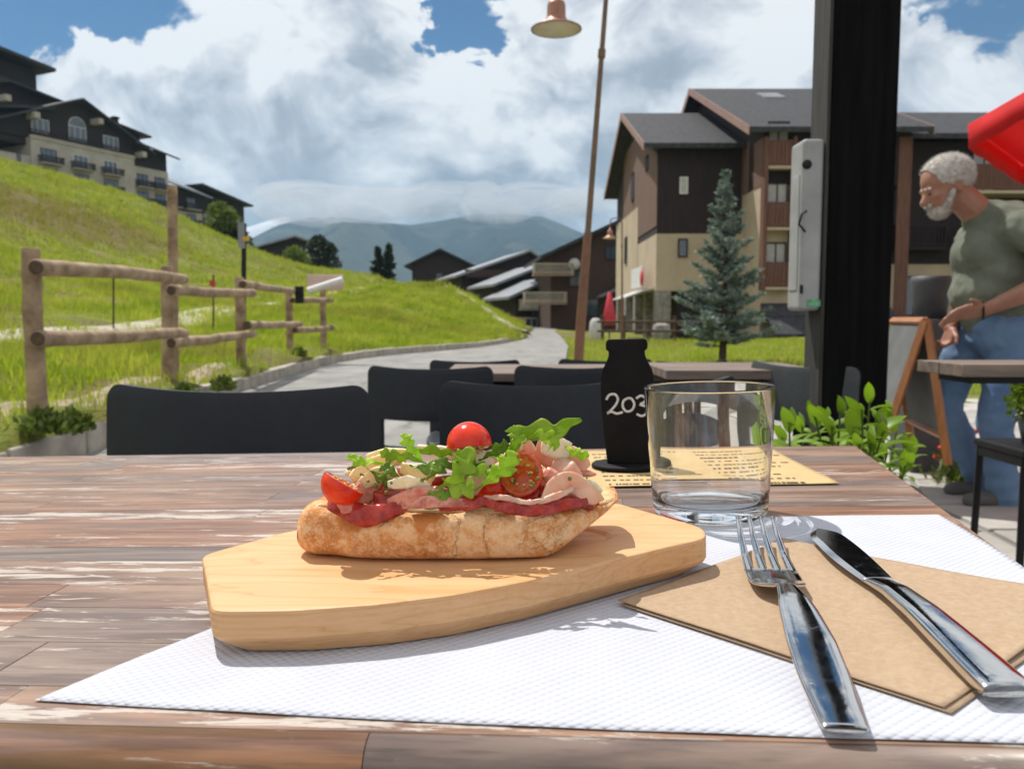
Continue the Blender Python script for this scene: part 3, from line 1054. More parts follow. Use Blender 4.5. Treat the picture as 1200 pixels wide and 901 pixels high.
# main cream and wood block
MB().bx(0, 17, 0, 14, 10, 26.6).build('cream_wall', M['hillcream'], H)
MB().bx(-12, 0, 0.3, 12, 10, 24).build('side_wall', M['hillcream'], H)
MB().bx(-16, 17, .7, 14, 26.6, 28.0).build('wood_wall', M['hillwood'], H)
ridge_gable(H, -4, 19.5, 8, .72, 14, 27.9, 28.2, 33.4, 28.2, 'hillwood')
MB().bx(-.1, 17.1, -.15, 0, 26.5, 26.9).build('cornice', M['hillcream'], H)
# big roof behind
ridge_gable(H, -34, 25, -15, 8, 26, 14, 33.0, 37.5, 32.3, 'hillwood', over=1.5)
MB().bx(-40, 11.7, 15, 30, 30, 40.7).build('tower_wall', M['hillwood'], H)
mb = MB(); mb.add([(-42, 12.8, 46.2), (13.6, 12.8, 40.6), (13.6, 31, 40.6), (-42, 31, 46.2), (-42, 12.8, 46.7), (13.6, 12.8, 41.1), (13.6, 31, 41.1), (-42, 31, 46.7)], [(3, 2, 1, 0), (4, 5, 6, 7), (0, 1, 5, 4), (1, 2, 6, 5), (2, 3, 7, 6), (3, 0, 4, 7)]); mb.build('tower_roof', M['slate'], H)
# small dormer roofs left
for (xa, ya, za) in ((-8, 2, 33.0), (-2, 1, 30.6)):
    mb = MB(); mb.add([(xa - 8, ya - 1, za - 2), (xa + 6, ya - 1, za + .6), (xa + 6, ya + 7, za + .6), (xa - 8, ya + 7, za - 2), (xa - 8, ya - 1, za - 1.6), (xa + 6, ya - 1, za + 1.0), (xa + 6, ya + 7, za + 1.0), (xa - 8, ya + 7, za - 1.6)], [(3, 2, 1, 0), (4, 5, 6, 7), (0, 1, 5, 4), (1, 2, 6, 5), (2, 3, 7, 6), (3, 0, 4, 7)])
    mb.build('dormer_roof', M['slate'], H)
    MB().bx(xa - 6, xa + 5, ya, ya + 7, za - 5, za - 1.2).build('dormer_wall', M['hillwood'], H)
for xx in (2.6, 7.6, 12.6):
    for z in (23.3, 20.6, 17.9):
        window(H, xx, -.03, z, 2.4, 2.1, mull=2, fmat='darkwood' if z < 21 or xx < 5 else 'white')
        balcony(H, xx - 1.7, xx + 1.7, 0, z, 1.1, 1.0, 'hillwood', 'hillcream')
window(H, 7.8, .68, 27.6, 2.8, 2.0, arch=True, mull=2)
window(H, 2.0, .66, 27.6, 2.6, 1.9, mull=2)
window(H, 13.4, .66, 27.4, 2.6, 1.9, mull=2)
balcony(H, .2, 16.8, .7, 26.95, .9, .8, 'hillwood', 'hillcream')
for z in (24, 20.8):
    window(H, -1.6 if z > 22 else -1.6, .27, z - 1, .5, 1.2, mull=0, fmat='hillwood')
for xx, z in ((-4, 31), (0, 29.6), (10, 30.9), (17.6, 27.4)):
    MB().bx(xx, xx + .8, -1.2, .7, z - .5, z + .3).build('beam_end', M['hillcream'], H)
for xx, z in ((15.5, 34.4), (21.0, 33.6)):
    MB().bx(xx, xx + .7, 9, 9.8, z - 6, z + 1.0).bx(xx - .15, xx + .85, 8.85, 9.95, z + 1.0, z + 1.3).build('chimney', M['hillwood'], H)
# stepping down blocks
H2 = empty('apartment_building', mat=MA @ Matrix.Translation((17.02, 0, 0)), label='stepped middle residence block with cream balconies on the hill', cat='building')
MB().bx(0, 7, .6, 13, 8, 25.6).build('cream_wall', M['hillcream'], H2)
MB().bx(-.01, 7.05, .9, 13, 25.6, 28.8).build('wood_wall', M['hillwood'], H2)
mb = MB(); mb.add([(-.4, -1, 28.9), (8.2, -1, 27.6), (8.2, 7, 30.6), (-.4, 7, 31.8), (-.4, -1, 29.2), (8.2, -1, 27.9), (8.2, 7, 30.9), (-.4, 7, 32.1)], [(3, 2, 1, 0), (4, 5, 6, 7), (0, 1, 5, 4), (1, 2, 6, 5), (2, 3, 7, 6), (3, 0, 4, 7)]); mb.build('roof', M['slate'], H2)
for xx in (1.9, 5.3):
    for z in (22.4, 19.7, 17):
        window(H2, xx, .57, z, 2.0, 2.1, mull=1, fmat='hillwood')
        balcony(H2, xx - 1.5, xx + 1.5, .6, z, 1.1, 1.0, 'hillwood', 'hillcream')
H3 = empty('apartment_building', mat=MA @ Matrix.Translation((24.1, 2, 0)), label='lower residence block with pale metal roof and chimney stacks on the hill', cat='building')
MB().bx(0, 9, .6, 13, 6, 23.4).build('cream_wall', M['hillcream'], H3)
MB().bx(0, 9.05, .55, 5, 20, 23.5).build('wood_wall', M['hillwood'], H3)
mb = MB(); mb.add([(-.3, -1, 24.1), (10, -1, 22.6), (10, 8, 26.2), (-.3, 8, 27.9), (-.3, -1, 24.4), (10, -1, 22.9), (10, 8, 26.5), (-.3, 8, 28.2)], [(3, 2, 1, 0), (4, 5, 6, 7), (0, 1, 5, 4), (1, 2, 6, 5), (2, 3, 7, 6), (3, 0, 4, 7)]); mb.build('roof', M['tinroof'], H3)
for xx in (2.2, 6.4):
    for z in (20.4, 17.6, 14.8):
        window(H3, xx, .5, z, 2.0, 2.0, mull=1, fmat='hillwood')
        balcony(H3, xx - 1.6, xx + 1.6, .55, z, 1.0, 1.0, 'hillwood', 'hillcream')
H4 = empty('apartment_building', mat=MA @ Matrix.Translation((33.2, 3, 0)), label='last dark block of the hillside residence above the green bush', cat='building')
MB().bx(0, 11.2, .6, 14, 4, 23.6).build('wood_wall', M['hillwood'], H4)
mb = MB(); mb.add([(-.6, -1.2, 24.9), (11.8, -1.2, 22.6), (11.8, 14, 22.6), (-.6, 14, 24.9), (-.6, -1.2, 25.2), (11.8, -1.2, 22.9), (11.8, 14, 22.9), (-.6, 14, 25.2)], [(3, 2, 1, 0), (4, 5, 6, 7), (0, 1, 5, 4), (1, 2, 6, 5), (2, 3, 7, 6), (3, 0, 4, 7)]); mb.build('roof', M['slate'], H4)
for z in (18.6, 15.4):
    balcony(H4, .2, 8.4, .6, z, 1.5, 1.1, 'curtain' if z > 17 else 'darkwood', 'cream', solid=True)
    window(H4, 2.2, .55, z, 2.2, 2.0, mull=1, fmat='hillwood')
    window(H4, 6.4, .55, z, 2.2, 2.0, mull=1, fmat='hillwood')

# ---- chalets by the end of the lane
def chalet(x, y, rz, wd, dp, ze, zr, zb, label, roof='tinroof', wall='darkwood', win=(), low=None, xr=None):
    c = empty('chalet', (x, y, zb), rz, label, 'chalet', 'chalets at the end of the lane')
    xr = wd / 2 if xr is None else xr
    vs = [(0, 0, -1), (wd, 0, -1), (wd, 0, ze), (xr, 0, zr), (0, 0, ze)]
    vs += [(a, dp, c_) for a, b_, c_ in vs]
    MB().add(vs, [(0, 1, 2, 3, 4), (9, 8, 7, 6, 5), (0, 5, 6, 1), (1, 6, 7, 2), (2, 7, 8, 3), (3, 8, 9, 4), (4, 9, 5, 0)]).build('wall', M[wall], c)
    rm = MB()
    for xe in (0, wd):
        sl = (zr - ze) / (xr - xe)
        s = -1 if xe == 0 else 1
        xe2 = xe + s * 1.0
        ze2 = ze + sl * (xe2 - xe)
        vs = [(xe2, -1.1, ze2 + .02), (xr, -1.1, zr + .02), (xr, dp + .8, zr + .02), (xe2, dp + .8, ze2 + .02)]
        vs += [(a, b_, c_ + .28) for a, b_, c_ in vs]
        fs = [(3, 2, 1, 0), (4, 5, 6, 7), (0, 1, 5, 4), (1, 2, 6, 5), (2, 3, 7, 6), (3, 0, 4, 7)]
        rm.add(vs, fs if xe == 0 else [tuple(reversed(f)) for f in fs])
    rm.build('roof', M[roof], c)
    if wd > 6 and low:
        for zz in ([low + .9] if ze < 5.5 else [low + .9, low + 3.4]):
            balcony(c, .4, wd * .8, -.06, zz, 1.0, .9, 'chaletwood', 'darkwood', solid=True)
        for k in range(int(wd // 3)):
            window(c, 1.6 + 3 * k, -.08, .1, 1.3, max(.9, low - .4), mull=1, fmat='white')
    for (xx, z, wv, hv) in win:
        window(c, xx, -.03, z, wv, hv, mull=1, fmat='darkwood')
    if low:
        MB().bx(-.04, wd + .04, -.05, dp * .98, -1, low).build('lower_wall', M['cream'], c)
    return c

def base_at(u, v, Y):
    p = P(u, v, Y)
    return p.x, p.y, p.z
x, y, z = base_at(483, 335, 120)
chalet(x, y, 0, 8.4, 9, 3.6, 5.6, z - .5, 'small dark gabled chalet, leftmost of the row at the lane end', 'slate', win=((4, 1.4, .9, 1.0),))
x, y, z = base_at(541, 372, 100)
chalet(x, y, R(17), 13, 10, 7.0, 10.0, -.9, 'dark chalet with long pale grey metal roof behind the grass mound', win=((3, 3.9, 1, 1.1), (6.5, 3.9, 1, 1.1), (9.5, 3.9, 1, 1.1)), low=3.4, xr=8.6)
x, y, z = base_at(585, 378, 88)
c = chalet(x, y, R(18), 9.6, 9, 5.0, 7.0, -.4, 'second chalet with pale metal roof, lower and nearer than the long roofed one', win=((2, 2.6, 1, 1.1), (4.6, 2.6, 1, 1.1)), low=1.9, xr=5.2)
balcony(c, .5, 6, 0, 2.4, 1.2, 1, 'curtain', 'cream', solid=True)
x, y, z = base_at(604, 384, 79)
c = chalet(x, y, R(17), 6.8, 8, 3.2, 4.7, -.1, 'smallest nearest chalet with pale roof before the lane bend', win=((2, 1.0, 1, 1.1),), low=1.1, xr=3.4)
balcony(c, .3, 4, 0, 1.9, 1.1, .9, 'curtain', 'cream', solid=True)
x, y, z = base_at(645, 386, 70)
c = chalet(x, y, R(5), 13.5, 12, 6.3, 9.9, 0, 'large dark chalet with stepped pale balconies behind the lamp post', 'slate', 'chaletwood', win=((2.2, 3.6, 1.2, 1.4), (5.2, 5.9, 1, 1.2), (3.4, 1.0, 1.6, 1.6), (6.4, 3.2, 1.2, 1.4)), xr=7.8)
balcony(c, -1.6, 1.8, 0, 4.6, 1.5, .9, 'hillcream', 'barge')
balcony(c, -2.4, 1.2, 0, 2.2, 1.6, .9, 'hillcream', 'barge')
MB().add([(4.0, -1.5, 2.6), (11, -1.5, 5.6), (11, -.02, 5.6), (4.0, -.02, 2.6), (4.0, -1.5, 2.8), (11, -1.5, 5.8), (11, -.02, 5.8), (4.0, -.02, 2.8)], [(3, 2, 1, 0), (4, 5, 6, 7), (0, 1, 5, 4), (1, 2, 6, 5), (2, 3, 7, 6), (3, 0, 4, 7)]).build('porch_roof', M['tinroof'], c)
for (xx, zz) in ((2.0, 5.5), (6.6, 4.6)):
    MB().lathe([(0, 0), (.45, .0), (.5, .08), (0, .04)], 18, M=Matrix.Translation((xx, -.25, zz)) @ Matrix.Rotation(math.pi / 2, 4, 'X')).build('satellite_dish', M['white'], c)
x, y, z = base_at(306, 300, 125)
chalet(x, y, R(28), 10, 8, 2.6, 4.2, z - 1.2, 'low hillside chalet with shiny metal roof behind the meadow crest', 'tinroof')

# ================================================================== TREES
def conifer(name, loc, h, r, mat, label, cat, group=None, nbr=120, tw=26, seed=1, leaf=.09, droop=.25, irregular=.2, sparse=1.0, pw=.8):
    rs = random.Random(seed)
    T = empty(name, loc, 0, label, cat, group)
    MB().tube([(0, 0, -.2), (0.01 * h, 0, h * .4), (0, 0, h * .97)], [h * .022, h * .014, h * .003], 8).build('trunk', M['bark'], T)
    V, F = [], []
    br = MB()
    for i in range(nbr):
        f = (i + rs.random()) / nbr
        z = h * (.10 + .88 * f ** .9)
        L = r * (1 - f) ** pw * rs.uniform(1 - irregular * 1.4, 1 + irregular) + r * .06
        a = rs.uniform(0, 2 * math.pi)
        d_ = Vector((math.cos(a), math.sin(a), 0))
        rise = rs.uniform(-.1, .25) + .5 * f
        n = max(3, int(tw * L / r * 1.1))
        pts = []
        for k in range(5):
            s = k / 4
            pts.append(Vector((0, 0, z)) + d_ * L * s + Vector((0, 0, L * (rise * s - droop * s * s + .12 * s ** 3))))
        br.tube(pts, [h * .004, h * .003, h * .0022, h * .0015, h * .0008], 4)
        side = Vector((-d_.y, d_.x, 0))
        for k in range(n * 3):
            s = rs.uniform(.12, 1.02)
            j = min(3, int(s * 4)); fr = s * 4 - j
            p = pts[j].lerp(pts[j + 1], min(fr, 1))
            sl = (1 - s * .6) * L * .28 * rs.uniform(.3, 1)
            sd = rs.choice((-1, 1))
            tip = p + side * sd * sl + d_ * sl * .7 + Vector((0, 0, rs.uniform(-.25, .3) * sl))
            for q_ in range(4):
                s2 = (q_ + rs.random()) / 4
                c = p.lerp(tip, s2)
                dr = Vector((rs.uniform(-1, 1), rs.uniform(-1, 1), rs.uniform(-.5, 1.0))).normalized() + (tip - p).normalized() * .6
                dr.normalize()
                wv = dr.cross(Vector((rs.uniform(-1, 1), rs.uniform(-1, 1), rs.uniform(-1, 1)))).normalized()
                ll = leaf * rs.uniform(.6, 1.3)
                b0 = len(V)
                V += [c - wv * ll * .28, c + wv * ll * .28, c + dr * ll]
                F.append((b0, b0 + 1, b0 + 2))
    br.build('branches', M['bark'], T)
    o = np_mesh('foliage', np.array([tuple(v) for v in V]), np.array(F), M[mat], parent=T)
    return T


p = P(846, 428, 15.5)
conifer('blue_spruce', (p.x, p.y, -.02), 3.72, .78, 'bluespruce', 'young blue green spruce on the lawn before the brown building', 'spruce', nbr=165, tw=26, seed=4, leaf=.07, irregular=.38, droop=.02, pw=1.15)
for i, (u, v, hh, lab) in enumerate(((443, 322, 30, 'left of the two small dark conifers on the meadow crest'), (456, 322, 34, 'right, slightly taller of the two dark conifers on the crest'))):
    p = P(u, v, 95)
    conifer('conifer', (p.x, p.y, float(ground_z(p.x, p.y)) - .5), hh * .1 + (P(u, v, 95).z - float(ground_z(p.x, p.y))) + .6, .8, 'needles', lab, 'tree', 'conifers on the meadow crest', nbr=50, tw=10, seed=8 + i, leaf=.4)
    

def broadleaf(name, loc, h, r, mat, label, cat, seed=1, n=5000, leaf=.25, clumps=16, group=None, trunkh=.35, sq=1.0):
    rs = random.Random(seed)
    T = empty(name, loc, 0, label, cat, group)
    tb = MB()
    tb.tube([(0, 0, -.3), (.02 * h, .01 * h, h * .35), (0, 0, h * .75)], [h * .03, h * .022, h * .008], 8)
    cl = []
    for i in range(clumps):
        f = rs.random()
        a = rs.uniform(0, 2 * math.pi)
        zz = h * (trunkh + (1 - trunkh) * f * .9)
        prof = math.sin(math.pi * min(1, .25 + .8 * f)) ** .7
        rr = r * prof * rs.uniform(.2, .8)
        c = Vector((math.cos(a) * rr, math.sin(a) * rr, zz))
        cl.append((c, r * rs.uniform(.28, .5)))
        tb.tube([(0, 0, zz * .55), tuple(c * .6 + Vector((0, 0, zz * .3))), tuple(c)], [h * .01, h * .006, h * .003], 5)
    tb.build('trunk', M['bark'], T)
    V, F = [], []
    for i in range(n):
        c, cr = rs.choice(cl)
        dv = Vector((rs.gauss(0, 1), rs.gauss(0, 1), rs.gauss(0, 1))).normalized()
        p = c + dv * cr * rs.uniform(.45, 1.05) ** .7
        p.z = max(p.z, .05)
        dr = (dv + Vector((rs.uniform(-1, 1), rs.uniform(-1, 1), rs.uniform(-1, .6)))).normalized()
        wv = dr.cross(Vector((rs.uniform(-1, 1), rs.uniform(-1, 1), rs.uniform(-1, 1)))).normalized()
        ll = leaf * rs.uniform(.6, 1.3)
        b0 = len(V)
        V += [p, p + dr * ll * .5 + wv * ll * .3, p + dr * ll, p + dr * ll * .5 - wv * ll * .3]
        F.append((b0, b0 + 1, b0 + 2, b0 + 3))
    np_mesh('crown', np.array([tuple(v) for v in V]), np.array(F), M[mat], parent=T)
    return T


p = P(258, 290, 84); gz = float(ground_z(p.x, p.y))
broadleaf('tree', (p.x, p.y, gz - .3), P(258, 236, 84).z - gz, 2.4, 'treeleaf', 'light green young tree before the hillside residence', 'tree', 3, 5000, .33, 18, trunkh=.1)
p = P(374, 312, 100); gz = float(ground_z(p.x, p.y))
broadleaf('tree', (p.x, p.y, gz - .3), P(374, 275, 100).z - gz, 2.6, 'needles', 'dark green tree beside the shiny roofed chalet', 'tree', 5, 4500, .4, 16, trunkh=.1)
p = P(276, 294, 84); gz = float(ground_z(p.x, p.y))
broadleaf('bush', (p.x, p.y, gz - .3), 2.6, 1.8, 'needles', 'dark bush at the foot of the light green tree', 'bush', 6, 2500, .35, 10, trunkh=.1)
p = P(345, 307, 96); gz = float(ground_z(p.x, p.y))
broadleaf('bush', (p.x, p.y, gz - .3), 2.4, 2.4, 'treeleaf', 'low green bush left of the dark tree on the crest', 'bush', 7, 2500, .35, 10, trunkh=.1)

# dark weeds at the fence foot
def weeds(name, pts, label, mat, seed, n=500, r=.16, h=.16, leaf=.05, cat='plant', group=None):
    rs = random.Random(seed)
    for i, (x, y, z) in enumerate(pts):
        V, F = [], []
        for k in range(n):
            a = rs.uniform(0, 6.283); rr = r * rs.random() ** .6
            p = Vector((rr * math.cos(a), rr * math.sin(a), h * rs.random() * (1 - rr / r * .6)))
            dr = Vector((rs.uniform(-1, 1), rs.uniform(-1, 1), rs.uniform(0, 1.4))).normalized()
            wv = dr.cross(Vector((rs.uniform(-1, 1), rs.uniform(-1, 1), .3))).normalized()
            ll = leaf * rs.uniform(.6, 1.4)
            b0 = len(V)
            V += [p, p + dr * ll * .5 + wv * ll * .28, p + dr * ll, p + dr * ll * .5 - wv * ll * .28]
            F.append((b0, b0 + 1, b0 + 2, b0 + 3))
        o = np_mesh(name, np.array([tuple(v) for v in V]), np.array(F), M[mat])
        o.location = (x, y, z)
        tag(o, label[i] if isinstance(label, list) else label, cat, group)
wl = ['dark green weed clump at the foot of the nearest fence post', 'dark weed clump just right of the nearest fence post', 'weed clump growing at the second fence post', 'low weed clump between second and third fence posts', 'weed clump beside the fourth fence post']
wp = []
for (u, v, Y) in ((48, 492, 5.3), (82, 494, 5.35), (216, 462, 7.6), (262, 452, 8.6), (350, 414, 14)):
    p = P(u, v, Y)
    wp.append((p.x, p.y, float(ground_z(p.x, p.y)) - .02))
weeds('weed_clump', wp, wl, 'treeleaf', 4, 420, .13, .17, .05, 'weeds', 'weed clumps along the fence')
# ================================================================== LOG FENCE
fp = [(44, 291, 486, 5.6), (198, 312, 444, 8.4), (283, 325, 428, 10.6), (340, 338, 412, 14.6), (379, 338, 405, 16.3)]
p0 = P(44, 486, 5.6)
FN = empty('log_fence', (p0.x, p0.y, p0.z), 0, 'peeled log fence with two rails along the meadow beside the lane', 'fence')
def log_tube(pts, rad, name, parent, seed, cap_r=.85):
    P3, R3 = [], []
    n = 22
    for k in range(n + 1):
        t_ = k / n * (len(pts) - 1)
        i = min(int(t_), len(pts) - 2); f = t_ - i
        P3.append(pts[i].lerp(pts[i + 1], f) + Vector((mnoise.noise(Vector((t_ * 2, seed, 1))), mnoise.noise(Vector((t_ * 2, seed, 5))), mnoise.noise(Vector((t_ * 2, seed, 9))))) * .012)
        R3.append((rad[i] * (1 - f) + rad[i + 1] * f) * (cap_r if k in (0, n) else 1))
    P3[0] = P3[1].lerp(P3[0], .9); P3.insert(1, P3[0].lerp(P3[1], .12)); R3.insert(1, R3[1])
    P3.insert(-1, P3[-1].lerp(P3[-2], .1)); R3.insert(-1, R3[-2])
    mb = MB(); mb.tube(P3, R3, 18)
    mb.v = [tuple(Vector(v) + Vector((1, .6, .8)) * (.007 * mnoise.noise(Vector(v) * 9) + .003 * mnoise.noise(Vector(v) * 30 + Vector((seed, 0, 0))))) for v in mb.v]
    return mb.build(name, M['log'], parent, world=True)
for i, (u, vt, vb, Y) in enumerate(fp):
    a, b_ = P(u, vb, Y), P(u, vt, Y)
    b_.x = a.x + random.uniform(-.01, .01) + (0.02 if i == 1 else 0)
    log_tube([a - Vector((0, 0, .25)), (a + b_) / 2, b_], [.067, .063, .060], 'post', FN, i)
rails = [((41, 313, 5.45), (216, 327, 8.1)), ((43, 397, 5.45), (216, 389, 8.1)), ((200, 340, 8.2), (297, 343.5, 10.4)), ((200, 402, 8.2), (297, 391, 10.4)),
         ((284, 333, 10.4), (347, 341, 14.4)), ((289, 381, 10.4), (352, 380, 14.4)), ((342, 352, 14.4), (389, 352, 16.1)), ((345, 387, 14.4), (390, 384, 16.1))]
for (a, b_) in rails:
    A, B = P(*a), P(*b_)
    mid = (A + B) / 2 + Vector((0, 0, random.uniform(-.02, .02)))
    r = log_tube([A, mid, B], [.056, .054, .050], 'rail', FN, A.x * 7)
    e = MB()
    dv = (B - A).normalized()
    e.tube([A - dv * .004, A + dv * .01], [.043, .05], 14)
    e.build('end_grain', M['log_end'], r, world=True)
# tall pole behind the second post
a, b_ = P(203, 440, 8.8), P(202, 218, 8.8)
o = MB().tube([a - Vector((0, 0, .2)), b_], [.055, .05], 14).build('tall_pole', M['log'])
tag(o, 'tall bare wooden pole standing behind the second fence post', 'pole')
# signs by the fence
s = empty('trail_sign', tuple(P(286, 400, 11.5)), 0, 'tall dark signpost with narrow grey plate and yellow tab behind the fence', 'sign')
MB().tube([P(285, 420, 11.5), P(286, 262, 11.5)], .035, 8).build('pole', M['black'], s, world=True)
MB().box(tuple(P(283, 276, 11.45)), (.09, .03, .36)).build('plate', M['tinroof'], s, world=True)
M['yellow'] = pm('yellow_tab', (0.65, 0.38, 0.03), None, 10, 0.5)
MB().box(tuple(P(288, 280, 11.43)), (.09, .02, .06)).build('tab', M['yellow'], s, world=True)
o = MB().box((0, 0, 0), (.14, .1, .3)).build('waste_box', M['black'], bevel=.015)
o.location = P(351, 345.5, 14.1)
tag(o, 'small black box fixed to the fourth fence post', 'box')
s = empty('information_board', tuple(P(379, 340, 16.0)), 0, 'tilted pale information board on the last fence post', 'sign')
A, B, C_, D = P(360, 341, 16.2), P(398, 324, 15.9), P(403, 337, 16.2), P(363, 345, 16.3)
M['pinkboard'] = pm('faded_board', (0.62, 0.42, 0.36), (0.5, 0.36, 0.32), 6, 0.6)
MB().box(tuple(P(381, 331, 16.3)), (.72, .04, .3)).build('back_board', M['pinkboard'], s, world=True, bevel=.01)
MB().tube([P(361, 341, 16.0), P(402, 328, 16.0)], .07, 8).build('roof_log', M['white'], s, world=True)
# thin stakes in the meadow
for (u, vt, vb, Y, lab, red) in ((133, 326, 378, 18, 'thin bare stake in the meadow between first and second fence posts', 0), (250, 322, 380, 20, 'thin stake with small red marker seen between second and third fence posts', 1)):
    s = empty('meadow_stake', tuple(P(u, vb, Y)), 0, lab, 'stake')
    MB().tube([P(u, vb + 8, Y), P(u, vt, Y)], .022, 6).build('rod', M['bark'], s, world=True)
    if red:
        MB().box(tuple(P(u - 1, 332, Y - .04)), (.14, .02, .14)).build('marker', M['redsign'], s, world=True)

# ================================================================== STREET LAMPS
M['poletop'] = pm('dull_ochre_pole', (0.17, 0.10, 0.05), (0.11, 0.07, 0.035), 14, 0.45)
def lamp(base, top, shade_u, shade_vtop, shade_w, Yd, label, rb, arm_h, prebend=None):
    L = empty('street_lamp', tuple(base), 0, label, 'street lamp', 'copper bell street lamps')
    base, top = Vector(base), Vector(top)
    d_ = top - base
    k = base + d_ * .42
    MB().tube([base - Vector((0, 0, .2)), base + d_ * .2, k], [rb, rb, rb * .82], 16).build('lower_pole', M['rust'], L, world=True)
    tip = base + d_ * 1.06
    MB().tube([k, base + d_ * .8, tip], [rb * .62, rb * .52, rb * .45], 14).tube([base + d_ * .84, base + d_ * .86], [rb * .75, rb * .75], 14).tube([k - d_.normalized() * .02, k + d_.normalized() * .03], [rb * .86, rb * .66], 14).build('upper_pole', M['poletop'], L, world=True)
    hc = P(shade_u, shade_vtop, Yd)
    arm = [tip - d_ * .02, tip + Vector((-.05, 0, arm_h * .7)), tip.lerp(Vector((hc.x, hc.y, tip.z)), .5) + Vector((0, 0, arm_h)), Vector((hc.x, hc.y, tip.z + arm_h * .7)), hc + Vector((0, 0, .06))]
    # smooth the arm
    pts = []
    for i in range(len(arm) - 1):
        for q in range(4):
            pts.append(arm[i].lerp(arm[i + 1], q / 4))
    pts.append(arm[-1])
    for _ in range(3):
        pts = [pts[0]] + [(pts[i - 1] + pts[i] * 2 + pts[i + 1]) / 4 for i in range(1, len(pts) - 1)] + [pts[-1]]
    MB().tube(pts, rb * .35, 8).build('arm', M['rust'], L, world=True)
    s = shade_w / .47
    prof = [(0, .07), (.028, .07), (.03, .02), (.075, .0), (.085, -.03), (.088, -.13), (.10, -.165), (.15, -.2), (.205, -.222), (.235, -.238), (.236, -.247), (.225, -.243), (.15, -.21), (.09, -.17), (.07, -.05), (0, -.03)]
    sh = MB().lathe([(r * s, z * s) for r, z in prof], 32, c=tuple(hc)).build('lamp_shade', M['copper'], L, world=True)
    MB().ball(tuple(hc + Vector((0, 0, -.16 * s))), (.045 * s, .045 * s, .06 * s)).build('bulb', M['white'], sh, world=True)
    MB().lathe([(r * s, z * s) for r, z in [(0, -.213), (.145, -.213), (.222, -.2435), (.222, -.247), (0, -.225)]], 28, c=tuple(hc)).build('diffuser', M['creamdiff'], sh, world=True)
    return L
M['creamdiff'] = pm('cream_enamel', (0.70, 0.62, 0.44), None, 5, .5)
bz = P(677, 440, 8.5); 
base = Vector((P(676, 440, 8.5).x, 8.5, float(base_z(.7, 8.5))))
dd = P(711, 0, 8.5) - P(676, 440, 8.5)
base = P(676, 440, 8.5) - dd * ((P(676, 440, 8.5).z - base.z) / dd.z)
lamp(base, P(711, -12, 8.5), 652, 3, .51, 8.4, 'tall rust brown lamp post in front with bell shade at top of the photo', .052, .25)
b2 = P(729, 396, 27); b2.z = 0
lamp(b2, P(729, 268, 27), 715, 270, .5, 27, 'smaller distant lamp with copper bell shade before the arcade building', .05, .12)

# wooden fence and small things before the arcade
wf = empty('wooden_fence', tuple(P(735, 398, 30)), 0, 'low brown wooden fence before the stone arcade', 'fence')
for u in (706, 731, 760, 790, 820):
    q = P(u, 398, 30); 
    MB().tube([(q.x, 30, -.1), (q.x, 30, 1.0)], .06, 8).build('post', M['log_end'], wf, world=True)
for v in (377, 388):
    MB().tube([P(700, v, 29.9), P(824, v, 29.9)], .045, 8).build('rail', M['log_end'], wf, world=True)
q = P(714, 396, 34)
cp_ = empty('closed_parasol', (q.x, 34, 0), 0, 'folded red parasol near the arcade fence', 'parasol')
MB().lathe([(0, 2.0), (.08, 1.95), (.2, 1.3), (.32, .75), (.2, .6), (0, .6)], 10, c=(0, 0, 0)).build('folded_canopy', M['redsign'], cp_)
MB().tube([(0, 0, 0), (0, 0, 2.1)], .03, 6).build('pole', M['black'], cp_)
for (u, w_, h_, mt, lab) in ((698, .55, .9, 'curtain', 'pale covered crate stack left of the distant arcade fence'), (775, .8, .7, 'stone', 'low stone planter behind the distant fence')):
    q = P(u, 396, 33)
    o = MB().lathe([(0, 0), (w_ * .4, 0), (w_ * .5, h_ * .4), (w_ * .42, h_ * .85), (w_ * .2, h_), (0, h_)], 12).build('planter', M[mt], bevel=.02)
    o.location = (q.x, 33, 0)
    tag(o, lab, 'planter')

